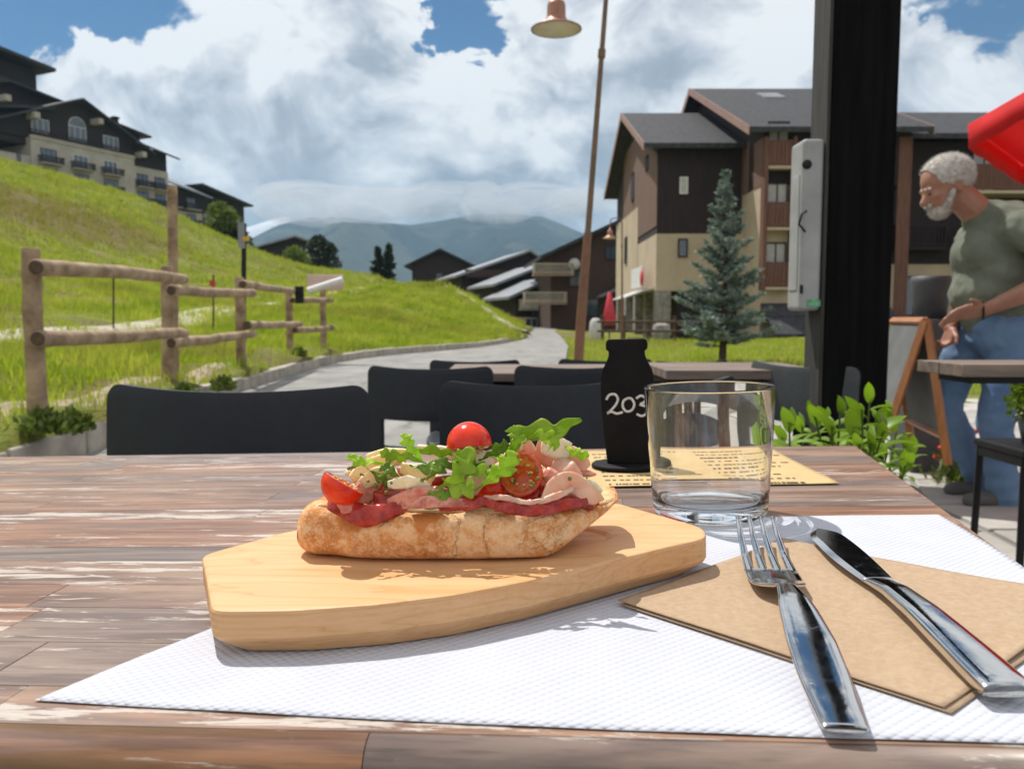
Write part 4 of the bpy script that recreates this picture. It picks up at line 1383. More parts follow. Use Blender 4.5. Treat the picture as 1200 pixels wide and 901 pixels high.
# ================================================================== TERRACE FURNITURE
M['chair'] = pm('charcoal_plastic', (0.007, 0.010, 0.016), (0.010, 0.014, 0.021), 30, 0.45, spec=.4, bmp=0.06, bdist=0.001, bscale=400)
M['greychair'] = pm('grey_plastic', (0.045, 0.05, 0.055), (0.06, 0.065, 0.07), 30, 0.5)
def make_chair(mat='chair'):
    c = empty('chair')
    nx = 45
    xs = .215 * np.sin(np.linspace(-math.pi / 2, math.pi / 2, nx))
    zl = [.40, .53, .625, .66, .70, .74, .77, .79]
    V, F = [], []
    for i, x in enumerate(xs):
        a = abs(x) / .215
        edge = max(0, (a - .87) / .13)
        top = .80 - .032 * (1 - math.sqrt(max(0, 1 - edge ** 2))) - .012 * (1 - a * a)
        for z in zl + [None]:
            zz = top if z is None else .40 + (z - .40) * (top - .40) / .41
            V.append((x * (1 - .02 * (zz - .4)), -.045 * a * a - .10 * (zz - .45) + .035 * math.sin((zz - .4) * 4), zz))
    nz = len(zl) + 1
    for i in range(nx - 1):
        for j in range(nz - 1):
            xm = abs((xs[i] + xs[i + 1]) / 2)
            if j == 1 and xm < .165:
                continue
            F.append((i * nz + j, i * nz + j + 1, (i + 1) * nz + j + 1, (i + 1) * nz + j))
    mb = MB(); mb.add([(x, -y, z) for x, y, z in V], F, smooth=True)
    o = mb.build('backrest', M[mat], c, solid=.02)
    m_ = o.modifiers.new('bevel', 'BEVEL'); m_.width = .006; m_.segments = 3; m_.limit_method = 'ANGLE'
    # seat (front of the chair toward -Y)
    V, F = [], []
    for i in range(13):
        for j in range(13):
            s, t_ = i / 12 * 2 - 1, j / 12 * 2 - 1
            kx = math.sqrt(1 - t_ * t_ * .18) if abs(t_) > 0 else 1
            V.append((s * .215 * kx, -.21 + t_ * .21 * math.sqrt(1 - s * s * .12), .452 - .018 * (1 - s * s) * (1 - t_ * t_)))
    for i in range(12):
        for j in range(12):
            F.append((i * 13 + j, (i + 1) * 13 + j, (i + 1) * 13 + j + 1, i * 13 + j + 1))
    mb = MB(); mb.add(V, F, smooth=True); mb.build('seat', M[mat], c, solid=.022, bevel=.006)
    for sx in (-1, 1):
        MB().tube([(sx * .19, -.38, .44), (sx * .205, -.40, .22), (sx * .215, -.42, 0)], [.018, .016, .013], 10).build('leg', M[mat], c)
        MB().tube([(sx * .195, .0, .45), (sx * .205, .05, .22), (sx * .215, .09, 0)], [.018, .016, .013], 10).build('leg', M[mat], c)
    return c
ch0 = make_chair()
def place_chair(o, uL, uR, vtop, Y, rz, label, grp='charcoal chairs of the terrace'):
    u = (uL + uR) / 2
    p = P(u, vtop, Y)
    o.location = (p.x, p.y, p.z - .793)
    o.rotation_euler = (0, 0, rz)
    tag(o, label, 'chair', grp)
specs = [(112, 424, 456, 1.27, R(-3), 'charcoal chair, leftmost and nearest, across the table from the viewer'),
         (524, 745, 450, 1.72, R(4), 'charcoal chair directly behind the open sandwich'),
         (428, 575, 431, 2.72, R(-6), 'charcoal chair with slotted back between the two nearest chairs'),
         (604, 752, 430, 2.75, R(3), 'charcoal chair behind the sandwich chair, left of the black bottle'),
         (505, 608, 423, 3.85, R(2), 'farthest left charcoal chair, only its top showing on the lane side'),
         (640, 780, 422, 3.7, R(-2), 'farthest charcoal chair whose back shows at the foot of the lamp post'),
         (768, 850, 447, 2.1, R(35), 'charcoal chair turned sideways behind the drinking glass'),
         (786, 840, 424, 4.4, R(10), 'distant charcoal chair near the foot of the blue spruce')]
for i, sp in enumerate(specs):
    o = ch0 if i == 0 else copy_tree(ch0)
    place_chair(o, *sp)
gc = make_chair('greychair')
place_chair(gc, 900, 960, 428, 2.55, R(-62), 'grey chair seen from the side between the glass and the black post', None)

M['oldwood'] = pm('worn_grey_brown_board', (0.24, 0.18, 0.14), (0.12, 0.09, 0.075), 4, 0.7, stretch=(1, 8, 8), bmp=0.3, bdist=.003, rnd=True)
def simple_table(name, x0, x1, y0, y1, z, label, th=.03, legs=True, n=5, zg=0, ped=None):
    t_ = empty(name, ((x0 + x1) / 2, (y0 + y1) / 2, zg), 0, label, 'table')
    cx, cy = (x0 + x1) / 2, (y0 + y1) / 2
    w_ = (y1 - y0) / n
    for k in range(n):
        MB().box((0, y0 - cy + w_ * (k + .5), z - zg - th / 2), (x1 - x0, w_ - .004, th)).build('board', M['oldwood'], t_, bevel=.002)
    MB().box((0, 0, z - zg - th - .012), (x1 - x0 - .1, y1 - y0 - .08, .02)).build('under_frame', M['black'], t_)
    if ped is not None:
        MB().bx(ped - cx - .04, ped - cx + .04, -.04, .04, .02, z - zg - th - .02).build('pedestal', M['black'], t_)
        MB().bx(ped - cx - .25, ped - cx + .25, -.2, .2, 0, .02).build('foot', M['black'], t_)
        return t_
    for sx in (-1, 1):
        for sy in (-1, 1):
            MB().tube([(sx * ((x1 - x0) / 2 - .07), sy * ((y1 - y0) / 2 - .06), z - zg - th - .02), (sx * ((x1 - x0) / 2 - .06), sy * ((y1 - y0) / 2 - .05), 0)], .018, 8).build('leg', M['black'], t_)
    return t_
a = P(530, 441, 3.0)
simple_table('terrace_table', -.25, .75, 2.95, 3.55, .69, 'weathered wooden table between the rear charcoal chairs', zg=-.06)
simple_table('terrace_table', .5, 1.02, 2.62, 3.1, .722, 'weathered wooden table behind the drinking glass', zg=-.03)
simple_table('terrace_table', 1.30, 2.75, 2.33, 2.6, .757, 'narrow wooden table crossing in front of the man', th=.036, n=2, zg=.05, ped=2.05)

# paving slabs at right
pv = empty('pavement', (2.5, 4, 0)); tag(pv, 'irregular pale flagstone terrace', kind='structure')
rs = random.Random(5)
gx, gy = np.arange(.9, 6.4, .5), np.arange(2.0, 9.4, .48)
J = {}
for i in range(len(gx)):
    for j in range(len(gy)):
        J[i, j] = (gx[i] + rs.uniform(-.12, .12), gy[j] + rs.uniform(-.11, .11))
for i in range(len(gx) - 1):
    for j in range(len(gy) - 1):
        q = [J[i, j], J[i + 1, j], J[i + 1, j + 1], J[i, j + 1]]
        cx = sum(p[0] for p in q) / 4; cy = sum(p[1] for p in q) / 4
        q = [(p[0] + (cx - p[0]) * .05, p[1] + (cy - p[1]) * .05) for p in q]
        z = float(base_z(cx, cy))
        o = MB().prism([(p[0] - cx, p[1] - cy) for p in q], -.03, .014 + rs.uniform(-.003, .004)).build('flagstone', M['paving'], pv, bevel=.006)
        o.location = (cx - 2.5, cy - 4, z)
        o.rotation_euler = (rs.uniform(-.01, .01), -.036, 0)

# ------------------------------------------------------------------ black timber post and cabinet
M['post'] = pm('black_stained_timber', (0.004, 0.004, 0.0045), (0.008, 0.008, 0.008), 5, 0.9, spec=.08, stretch=(8, 8, .5), bmp=.4, bdist=.004)
M['postside'] = pm('greyed_timber', (0.02, 0.0185, 0.0165), (0.055, 0.05, 0.045), 7, 0.85, stretch=(10, 10, .6), bmp=.6, bdist=.005)
po = empty('terrace_post', (1.04, 2.47, 0), 0, 'thick black timber post with greyed left side, right of the glass', 'post')
xl = P(973, 200, 2.4).x; xr = P(1050, 200, 2.4).x
MB().bx(xl, xr, 2.4, 2.54, 0.02, 3.6).build('timber', M['post'], po, world=True, bevel=.006)
MB().bx(xl - .012, xl - .001, 2.405, 2.535, 0.02, 3.6).build('side_board', M['postside'], po, world=True, bevel=.003)
MB().bx(xl - .03, xr + .03, 2.37, 2.57, 0, .07).build('foot_plate', M['black'], po, world=True)
cb = empty('outdoor_heater_cabinet', tuple(P(955, 365, 2.45)), 0, 'narrow white metal cabinet fixed to the left side of the black post', 'cabinet')
M['greywhite'] = pm('dusty_white_metal', (0.36, 0.36, 0.35), (0.27, 0.27, 0.265), 7, 0.5, rvar=.2)
x0, x1 = P(938, 250, 2.42).x, xl - .013
z0, z1 = P(950, 364, 2.42).z, P(950, 163, 2.42).z
MB().bx(x0, x1, 2.41, 2.52, z0, z1).build('body', M['greywhite'], cb, world=True, bevel=.012, seg=3)
MB().bx(x0 - .003, x0 + .006, 2.43, 2.50, z0 + .06, z1 - .1).build('door_panel', M['greywhite'], cb, world=True, bevel=.002)
MB().lathe([(0, 0), (.014, 0), (.014, .004), (0, .004)], 16, M=Matrix.Translation((x0 + .012, 2.409, z1 - .075)) @ Matrix.Rotation(math.pi / 2, 4, 'X') @ Matrix.Translation((0, 0, -.004))).build('cable_hole', M['black'], cb, world=True)
MB().tube([(x0 + .01, 2.404, z0 + .23), (x0 - .012, 2.395, z0 + .25), (x0 - .006, 2.392, z0 + .28), (x0 + .012, 2.404, z0 + .29)], .0035, 6).build('latch', M['black'], cb, world=True)
M['greensticker'] = pm('green_sticker', (0.03, 0.28, 0.10), (.25, .5, .3), 60, .5)
MB().bx(x0 + .025, x0 + .062, 2.4075, 2.4095, z0 + .012, z0 + .032).build('sticker', M['greensticker'], cb, world=True)
MB().bx(x0 + .0, x0 + .008, 2.402, 2.409, z0 + .05, z0 + .075).build('hinge', M['black'], cb, world=True)

# ------------------------------------------------------------------ red parasol
M['redcloth'] = pm('red_parasol_cloth', (0.72, 0.012, 0.015), (0.62, 0.010, 0.012), 4, 0.75, bmp=.15, bdist=.004, bscale=30)
m_, t_, b_ = M['redcloth'], NT(M['redcloth'].node_tree), M['redcloth'].node_tree.nodes['Principled BSDF']
tr = t_.add('ShaderNodeBsdfTranslucent'); tr.inputs[0].default_value = (.9, .03, .02, 1)
mxs = t_.add('ShaderNodeMixShader'); mxs.inputs[0].default_value = .35
t_.l.new(b_.outputs[0], mxs.inputs[1]); t_.l.new(tr.outputs[0], mxs.inputs[2])
t_.l.new(mxs.outputs[0], M['redcloth'].node_tree.nodes['Material Output'].inputs[0])
Rr = 1.25
C0 = P(1136, 146, 3.9) + Vector((.924 * Rr, -.383 * Rr * math.cos(R(5)), .383 * Rr * math.sin(R(5))))
PM = Matrix.Translation(C0) @ Matrix.Rotation(-R(5), 4, 'X') @ Matrix.Rotation(R(22.5), 4, 'Z')
pr = empty('parasol', (C0.x + .1, C0.y, .1), 0, 'open red parasol reaching in at the right edge', 'parasol')
V, F = [], []
nseg, nr = 64, 10
for j in range(nr + 1):
    rr = Rr * j / nr
    for k in range(nseg):
        a = 2 * math.pi * k / nseg
        w8 = abs(math.sin(a * 4))
        r2 = rr * math.cos(math.pi / 8) / math.cos((a % (math.pi / 4)) - math.pi / 8)
        z = .42 * (1 - (j / nr)) - .012 * w8 * math.sin(math.pi * j / nr)
        V.append((r2 * math.cos(a), r2 * math.sin(a), z))
for j in range(nr):
    for k in range(nseg):
        F.append((j * nseg + k, (j + 1) * nseg + k, (j + 1) * nseg + (k + 1) % nseg, j * nseg + (k + 1) % nseg))
mb = MB(); mb.add(V, F, PM, True); mb.build('canopy', M['redcloth'], pr, world=True, solid=.003)
V, F = [], []
for j in range(2):
    for k in range(nseg):
        a = 2 * math.pi * k / nseg
        w8 = abs(math.sin(a * 4))
        r2 = (Rr + .004) * math.cos(math.pi / 8) / math.cos((a % (math.pi / 4)) - math.pi / 8)
        V.append((r2 * math.cos(a), r2 * math.sin(a), -j * (.115 + .006 * math.sin(a * 23))))
for k in range(nseg):
    F.append((k, nseg + k, nseg + (k + 1) % nseg, (k + 1) % nseg))
mb = MB(); mb.add(V, F, PM, True); mb.build('valance', M['redcloth'], pr, world=True, solid=.003)
for k in range(8):
    a = 2 * math.pi * k / 8
    MB().tube([PM @ Vector((0, 0, .38)), PM @ Vector((Rr * math.cos(a) * .97, Rr * math.sin(a) * .97, -.015))], .007, 6).build('rib', M['white'], pr, world=True)
MB().tube([Vector((C0.x + .1, C0.y, .1)), Vector((C0.x + .1, C0.y, C0.z - .1)), PM @ Vector((0, 0, .4))], .02, 10).build('pole', M['white'], pr, world=True)
MB().lathe([(0, 0), (.28, 0), (.28, .05), (.05, .09), (.04, .3), (0, .3)], 24, c=(C0.x + .1, C0.y, .1)).build('base', M['black'], pr, world=True)

# ------------------------------------------------------------------ A-frame board
M['orangewood'] = pm('orange_varnished_wood', (0.42, 0.17, 0.05), (0.30, 0.11, 0.035), 4, 0.45, stretch=(8, 8, 1))
M['slateboard'] = pm('chalkboard', (0.10, 0.105, 0.10), (0.14, 0.145, 0.14), 6, 0.8)
T1, L1, R1, = P(1085, 377, 3.5), P(1041, 505, 3.5), P(1111, 545, 3.35)
ab = empty('sandwich_board', (T1.x, T1.y, .05), 0, 'folding chalkboard with orange wooden frame under the man\'s hands', 'sign')
dep = Vector((.12, .55, 0))
def stick(a, b_, w_=.038, d_=.02):
    mb = MB()
    mb.tube([a, b_], [(d_, w_ * .55)] * 2, 4, smooth=False)
    return mb
for (top, bot) in ((T1 + Vector((-.006, 0, 0)), L1), (T1 + Vector((.006, 0, 0)), R1)):
    stick(top, bot).build('frame_leg', M['orangewood'], ab, world=True)
    stick(top + dep, bot + dep).build('frame_leg', M['orangewood'], ab, world=True)
    stick(top, top + dep).build('frame_rail', M['orangewood'], ab, world=True)
    a = top.lerp(bot, .80)
    stick(a, a + dep).build('frame_rail', M['orangewood'], ab, world=True)
    q = [top.lerp(bot, .04), a, a + dep, top.lerp(bot, .04) + dep]
    nrm = (q[1] - q[0]).cross(q[3] - q[0]).normalized() * .006
    mb = MB(); mb.add([x + nrm for x in q] + [x - nrm for x in q], [(0, 1, 2, 3), (7, 6, 5, 4), (0, 4, 5, 1), (1, 5, 6, 2), (2, 6, 7, 3), (3, 7, 4, 0)])
    mb.build('chalkboard_panel', M['slateboard'], ab, world=True)

# ------------------------------------------------------------------ dark pot on pedestal behind the board
q = P(1090, 372, 4.3)
pt = empty('dark_pot', (q.x, q.y, .05), 0, 'tall dark grey pot on a plinth beyond the chalkboard', 'pot')
M['potgrey'] = pm('dark_grey_clay', (0.06, 0.062, 0.066), (0.09, 0.09, 0.095), 8, 0.6)
zb = P(1090, 374, 4.3).z - .05; zt = P(1090, 324, 4.3).z - .05
MB().lathe([(0, zb), (.075, zb), (.10, zt - .03), (.098, zt), (.085, zt), (.08, zt - .05), (0, zt - .05)], 24).build('pot', M['potgrey'], pt)
MB().bx(-.13, .13, -.13, .13, 0, zb).build('plinth', M['potgrey'], pt, bevel=.008)

# ================================================================== PERSON
def capsule(mb, a, b_, ra, rb, n=12, sx=1.0, ax=None):
    """closed tapered capsule; flattening along axis ax by factor sx"""
    a, b_ = Vector(a), Vector(b_)
    t = (b_ - a)
    L = t.length
    t = t.normalized() if L > 1e-6 else Vector((0, 0, 1))
    up = Vector(ax) if ax is not None else (Vector((0, 1, 0)) if abs(t.y) < .9 else Vector((1, 0, 0)))
    u_ = (up - t * up.dot(t)).normalized()
    v_ = t.cross(u_)
    vs, rings = [], []
    def ring(c, r):
        rings.append([len(vs) + k for k in range(n)])
        for k in range(n):
            w_ = 2 * math.pi * k / n
            vs.append(c + u_ * (math.cos(w_) * r * sx) + v_ * (math.sin(w_) * r))
    for k in range(1, 5):
        th = math.pi / 2 * k / 4
        ring(a - t * ra * math.cos(th), ra * math.sin(th))
    ring(b_, rb)
    for k in range(3, 0, -1):
        th = math.pi / 2 * k / 4
        ring(b_ + t * rb * math.cos(th), rb * math.sin(th))
    fs = []
    for i in range(len(rings) - 1):
        for k in range(n):
            fs.append((rings[i][k], rings[i][(k + 1) % n], rings[i + 1][(k + 1) % n], rings[i + 1][k]))
    p0, p1 = len(vs), len(vs) + 1
    vs += [a - t * ra, b_ + t * rb]
    fs += [(p0, rings[0][(k + 1) % n], rings[0][k]) for k in range(n)] + [(p1, rings[-1][k], rings[-1][(k + 1) % n]) for k in range(n)]
    mb.add(vs, fs, smooth=True)


def remeshed(mb, name, mat, parent, voxel=.006, smooth=4, disp=None):
    me = bpy.data.meshes.new('tmp')
    me.from_pydata(mb.v, [], mb.f)
    bm = bmesh.new(); bm.from_mesh(me)
    bmesh.ops.recalc_face_normals(bm, faces=bm.faces)
    bm.to_mesh(me); bm.free()
    o = bpy.data.objects.new('tmp', me)
    COL.objects.link(o)
    r = o.modifiers.new('r', 'REMESH'); r.mode = 'VOXEL'; r.voxel_size = voxel; r.use_smooth_shade = True
    s = o.modifiers.new('s', 'SMOOTH'); s.iterations = smooth; s.factor = .5
    bpy.context.view_layer.update()
    dg = bpy.context.evaluated_depsgraph_get()
    me2 = bpy.data.meshes.new_from_object(o.evaluated_get(dg))
    bpy.data.objects.remove(o)
    if parent is not None:
        me2.transform(wmat(parent).inverted())
    if disp is not None:
        for v in me2.vertices:
            v.co += v.normal * disp(v.co)
    for p in me2.polygons:
        p.use_smooth = True
    me2.name = name
    me2.materials.clear()
    me2.materials.append(mat)
    o2 = bpy.data.objects.new(name, me2)
    COL.objects.link(o2)
    o2.parent = parent
    return o2


YM = 3.55
def q(u, v, dy=0.0):
    return P(u, v, YM + dy) if abs(dy) < 1e-9 else Vector((P(u, v, YM).x, YM + dy, P(u, v, YM).z))


PE = empty('person', (q(1160, 592).x, YM, .07), 0, 'grey haired bearded man in green t-shirt and jeans leaning on the chalkboard', 'person')
skin = pm('skin', (0.40, 0.20, 0.13), (0.31, 0.14, 0.09), 14, 0.5, sss=.1, bmp=.05, bdist=.001, bscale=90)
M['shirt'] = pm('grey_green_tshirt', (0.12, 0.135, 0.10), (0.17, 0.185, 0.14), 10, 0.95, bmp=.3, bdist=.004, bscale=25)
M['jeans'] = pm('faded_jeans', (0.09, 0.16, 0.29), (0.17, 0.27, 0.42), 2.5, 0.9, bmp=.4, bdist=.004, bscale=20)
M['hair'] = pm('grey_hair', (0.78, 0.74, 0.69), (0.48, 0.44, 0.40), 60, 0.8, bmp=.9, bdist=.006, bscale=90)
M['shoe'] = pm('grey_shoe', (0.12, 0.115, 0.11), None, 10, 0.8)
B = MB()
hd = q(1108, 219)                         # head centre
# skull, face, jaw (profile facing left and down)
rotd = Matrix.Rotation(R(-24), 3, 'Y')
def hp(x, y, z):
    return hd + rotd @ (Vector((x, y, z)) * .93)
B.ball(hp(.012, 0, .030), (.105, .079, .095), 20, 14, rot=rotd)
B.ball(hp(-.045, 0, -.025), (.062, .062, .085), 18, 12, rot=rotd)
B.ball(hp(-.048, 0, -.088), (.042, .045, .036), 14, 10, rot=rotd)      # chin
capsule(B, hp(-.10, 0, .0), hp(-.122, 0, -.030), .010, .016)               # nose
capsule(B, hp(-.088, -.03, .018), hp(-.088, .03, .018), .015, .015)        # brow
capsule(B, hp(-.100, -.012, -.058), hp(-.100, .012, -.058), .010, .010)    # lips
B.ball(hp(-.075, -.045, -.018), (.02, .02, .02))                           # cheek
B.ball(hp(-.075, .045, -.018), (.02, .02, .02))
for sy in (-1, 1):
    B.ball(hp(.015, sy * .080, -.010), (.020, .011, .032), 12, 8, rot=rotd)  # ears
capsule(B, hp(.03, 0, -.03), q(1156, 260), .060, .068)                     # neck
# torso under the shirt
capsule(B, q(1172, 285), q(1167, 330), .105, .105, 16, 1.2)
capsule(B, q(1167, 330), q(1170, 385), .105, .10, 16, 1.15)
# arms
shN, elN, wrN = q(1166, 274, -.20), q(1194, 328, -.27), q(1128, 364, -.16)
capsule(B, shN, elN, .044, .042)
capsule(B, elN, q(1162, 345, -.24), .044, .043)
capsule(B, q(1162, 345, -.24), wrN, .043, .027)
shF, elF, wrF = q(1172, 276, .20), q(1180, 335, .25), q(1120, 385, .05)
capsule(B, shF, elF, .044, .042); capsule(B, elF, wrF, .042, .026)
def hand(wr, dirv, side, palmn, L=.095, curl=.5, thumb=1, spread=.018):
    d_, s_, n_ = Vector(dirv).normalized(), Vector(side).normalized(), Vector(palmn).normalized()
    c0 = wr + d_ * .018
    for k in range(4):
        o = (k - 1.5) * spread
        root = wr + d_ * L * .85 + s_ * o
        capsule(B, wr + d_ * .01 + s_ * o * .6, root, .015, .0125)
        ln = (.040, .046, .043, .034)[k]
        a1 = root + (d_ * math.cos(curl * .6) + n_ * math.sin(curl * .6)) * ln
        a2 = a1 + (d_ * math.cos(curl * 1.4) + n_ * math.sin(curl * 1.4)) * ln * .62
        a3 = a2 + (d_ * math.cos(curl * 2.1) + n_ * math.sin(curl * 2.1)) * ln * .5
        capsule(B, root, a1, .0105, .0095); capsule(B, a1, a2, .0095, .0088); capsule(B, a2, a3, .0088, .0078)
    tb = wr + d_ * .025 + s_ * thumb * .026
    t1 = tb + (d_ * .6 + s_ * thumb * .8).normalized() * .038 + n_ * .006
    t2 = t1 + (d_ * .9 + s_ * thumb * .35).normalized() * .030
    capsule(B, wr + d_ * .012 + s_ * thumb * .012, tb, .016, .015); capsule(B, tb, t1, .014, .011); capsule(B, t1, t2, .0105, .0085)
hand(wrN, (-.97, 0, -.10), (0, -.6, .8), (-.1, .25, -.97), curl=.35)
hand(wrF + Vector((0, -.02, 0)), (-.35, -.1, -.9), (.2, -.9, .1), (-.9, 0, .3), curl=1.15, L=.08)
# legs under the jeans, feet in shoes
hipN, knN, anN = q(1172, 400, -.09), q(1150, 490, -.10), q(1162, 583, -.10)
hipF, knF, anF = q(1150, 398, .09), q(1118, 478, .10), q(1172, 575, .12)
capsule(B, q(1168, 390, -.05), q(1168, 390, .05), .095, .095, 16)
for h_, k_, a_ in ((hipN, knN, anN), (hipF, knF, anF)):
    capsule(B, h_, k_, .064, .048); capsule(B, k_, a_, .046, .034); capsule(B, a_, a_ + Vector((-.10, 0, -.035)), .034, .026)
body = remeshed(B, 'body', skin, PE, .0062, 2)
def fold(sc, amp, seed=0):
    def f(co):
        return amp * mnoise.noise(Vector((co.x * sc, co.y * sc * .5, co.z * sc * 1.7 + seed))) + amp * .5 * mnoise.noise(co * sc * 2.3)
    return f
S = MB()
capsule(S, q(1170, 272), q(1162, 325), .134, .140, 20, 1.32)
capsule(S, q(1162, 325), q(1166, 372), .140, .136, 20, 1.22)
S.ball(q(1144, 300), (.085, .15, .12), 18, 12)
S.ball(q(1145, 345), (.10, .15, .12), 18, 12)
capsule(S, q(1152, 262), q(1160, 272), .072, .10)
capsule(S, shN, q(1172, 288, -.25), .078, .070); capsule(S, shN, q(1170, 285, 0), .08, .1)
capsule(S, q(1152, 256), q(1186, 262), .082, .10)
capsule(S, shF, q(1176, 306, .235), .075, .068); capsule(S, shF, q(1170, 285, 0), .08, .1)
remeshed(S, 't_shirt', M['shirt'], PE, .009, 5, lambda co: .007 * mnoise.noise(Vector((co.x * 9 + co.z * 14, co.y * 6, co.z * 11 - co.x * 12))) + .004 * mnoise.noise(co * 32))
J_ = MB()
capsule(J_, q(1166, 388, -.06), q(1166, 388, .06), .128, .128, 18)
for h_, k_, a_ in ((hipN, knN, anN), (hipF, knF, anF)):
    capsule(J_, h_, k_, .094, .074); capsule(J_, k_, a_ + Vector((0, 0, .0)), .073, .062)
remeshed(J_, 'jeans', M['jeans'], PE, .009, 4, lambda co: .009 * mnoise.noise(Vector((co.x * 8, co.y * 7, co.z * 22))) + .004 * mnoise.noise(co * 30))
for a_ in (anN, anF):
    K = MB(); zf = .075
    aa = Vector((a_.x, a_.y, zf + .04))
    capsule(K, aa + Vector((.03, 0, 0)), aa + Vector((-.15, 0, -.008)), .042, .034, 14, 1.0)
    capsule(K, aa + Vector((.02, 0, .03)), aa, .04, .042)
    remeshed(K, 'shoe', M['shoe'], PE, .007, 3)
# hair and beard shells
Hh = MB()
Hh.ball(hp(.020, 0, .040), (.112, .085, .094), 22, 16, rot=rotd)
hairo = remeshed(Hh, 'hair', M['hair'], PE, .006, 1)
# keep only the scalp part of the hair shell
bm = bmesh.new(); bm.from_mesh(hairo.data)
inv = rotd.inverted(); hl = wmat(PE).inverted() @ hd
dele = []
for f in bm.faces:
    c = inv @ (f.calc_center_median() - hl)
    if (c.x < -.060 + .2 * (.1 - c.z)) or c.z < .012 - .55 * (c.x - .0) - .01 or (c.z < -.06):
        dele.append(f)
bmesh.ops.delete(bm, geom=dele, context='FACES')
bm.to_mesh(hairo.data); bm.free()
for v in hairo.data.vertices:
    v.co += v.normal * .0035 * mnoise.noise(v.co * 75)
Bd = MB()
Bd.ball(hp(-.060, 0, -.084), (.047, .049, .040), 16, 10, rot=rotd)
for sy in (-1, 1):
    capsule(Bd, hp(-.05, sy * .040, -.075), hp(-.005, sy * .064, -.02), .022, .014)
capsule(Bd, hp(-.106, -.02, -.048), hp(-.106, .02, -.048), .009, .009)
remeshed(Bd, 'beard', M['hair'], PE, .005, 3, fold(90, .0022))
for sy in (-1, 1):
    MB().ball(hp(-.090, sy * .030, .000), .0115, 10, 8).build('eye', M['log_end'], PE, world=True)
    eb = MB(); capsule(eb, hp(-.098, sy * .014, .026), hp(-.090, sy * .045, .024), .0055, .004); eb.build('eyebrow', M['hair'], PE, world=True)
MB().tube([q(1127 + 4 * math.cos(a), 365 + 9 * math.sin(a), -.16 + .03 * math.cos(a)) for a in np.linspace(0, 6.28, 14)], .004, 6).build('bracelet', M['black'], PE, world=True)

def strands(src, name, n, L, flow, seed):
    rs = random.Random(seed)
    me = src.data
    me.calc_loop_triangles()
    tr_ = list(me.loop_triangles)
    V, F = [], []
    for i in range(n):
        t_ = rs.choice(tr_)
        a, b_, c_ = [me.vertices[k].co for k in t_.vertices]
        r1, r2 = rs.random(), rs.random()
        if r1 + r2 > 1: r1, r2 = 1 - r1, 1 - r2
        p = a + (b_ - a) * r1 + (c_ - a) * r2
        nn = Vector(t_.normal)
        d_ = (nn * .55 + Vector(flow) + Vector((rs.gauss(0, .3), rs.gauss(0, .3), rs.gauss(0, .3)))).normalized()
        w_ = d_.cross(nn).normalized() * .0007
        l_ = L * rs.uniform(.5, 1.3)
        b0 = len(V); V += [p - w_, p + w_, p + d_ * l_]; F.append((b0, b0 + 1, b0 + 2))
    o = np_mesh(name, np.array([tuple(v) for v in V]), np.array(F), M['hair'], parent=PE)
    o['kind'] = 'stuff'
strands(hairo, 'hair_strands', 9000, .016, (.5, 0, -.1), 4)
strands([o for o in PE.children if o.name.startswith('beard')][0], 'beard_strands', 6000, .011, (-.2, 0, -.7), 5)
# ================================================================== TERRACE PLANTS
M['bushleaf'] = leaf_mat('broad_green_leaf', (0.14, 0.24, 0.02), (0.22, 0.33, 0.035), 12, .4, .4, objvar=.35)
def broad_leaf_mesh(name, L=.085, W_=.042, n=6):
    V, F = [], []
    for i in range(n + 1):
        s = i / n
        wv = W_ / 2 * math.sin(math.pi * min(1, s ** .8)) ** .8 * (1 if s < 1 else 0)
        z = -.25 * L * s * s + .06 * L * math.sin(s * 3)
        V += [(-wv, L * s, z + wv * .35), (0, L * s, z), (wv, L * s, z + wv * .35)]
    for i in range(n):
        for k in range(2):
            F.append((i * 3 + k, i * 3 + k + 1, (i + 1) * 3 + k + 1, (i + 1) * 3 + k))
    me = bpy.data.meshes.new(name)
    me.from_pydata(V, [], F)
    me.polygons.foreach_set('use_smooth', [True] * len(F))
    me.materials.append(M['bushleaf'])
    return me
lm = [broad_leaf_mesh('leaf', .072, .028), broad_leaf_mesh('leaf', .062, .022), broad_leaf_mesh('leaf', .048, .019), broad_leaf_mesh('leaf', .056, .027)]
bu = empty('leafy_shrub', (P(1000, 500, 1.75).x, 1.75, .02), 0, 'bright green broad leaved shrub behind the far right table corner', 'shrub')
rs = random.Random(12)
shoots = [(1020, 462, 1.8), (985, 474, 1.7), (955, 488, 1.65), (925, 500, 1.6), (1045, 482, 1.8), (1010, 480, 1.65), (1060, 515, 1.75), (975, 500, 1.6), (1035, 505, 1.6), (1000, 505, 1.55), (1062, 540, 1.7), (915, 508, 1.85), (1040, 530, 1.65), (945, 478, 1.9), (1028, 490, 1.7), (1020, 520, 1.55), (940, 500, 1.75), (968, 486, 1.8), (1000, 492, 1.85), (1052, 498, 1.9), (1072, 528, 1.85), (1008, 520, 1.5)]
st = MB()
bl = bu.location
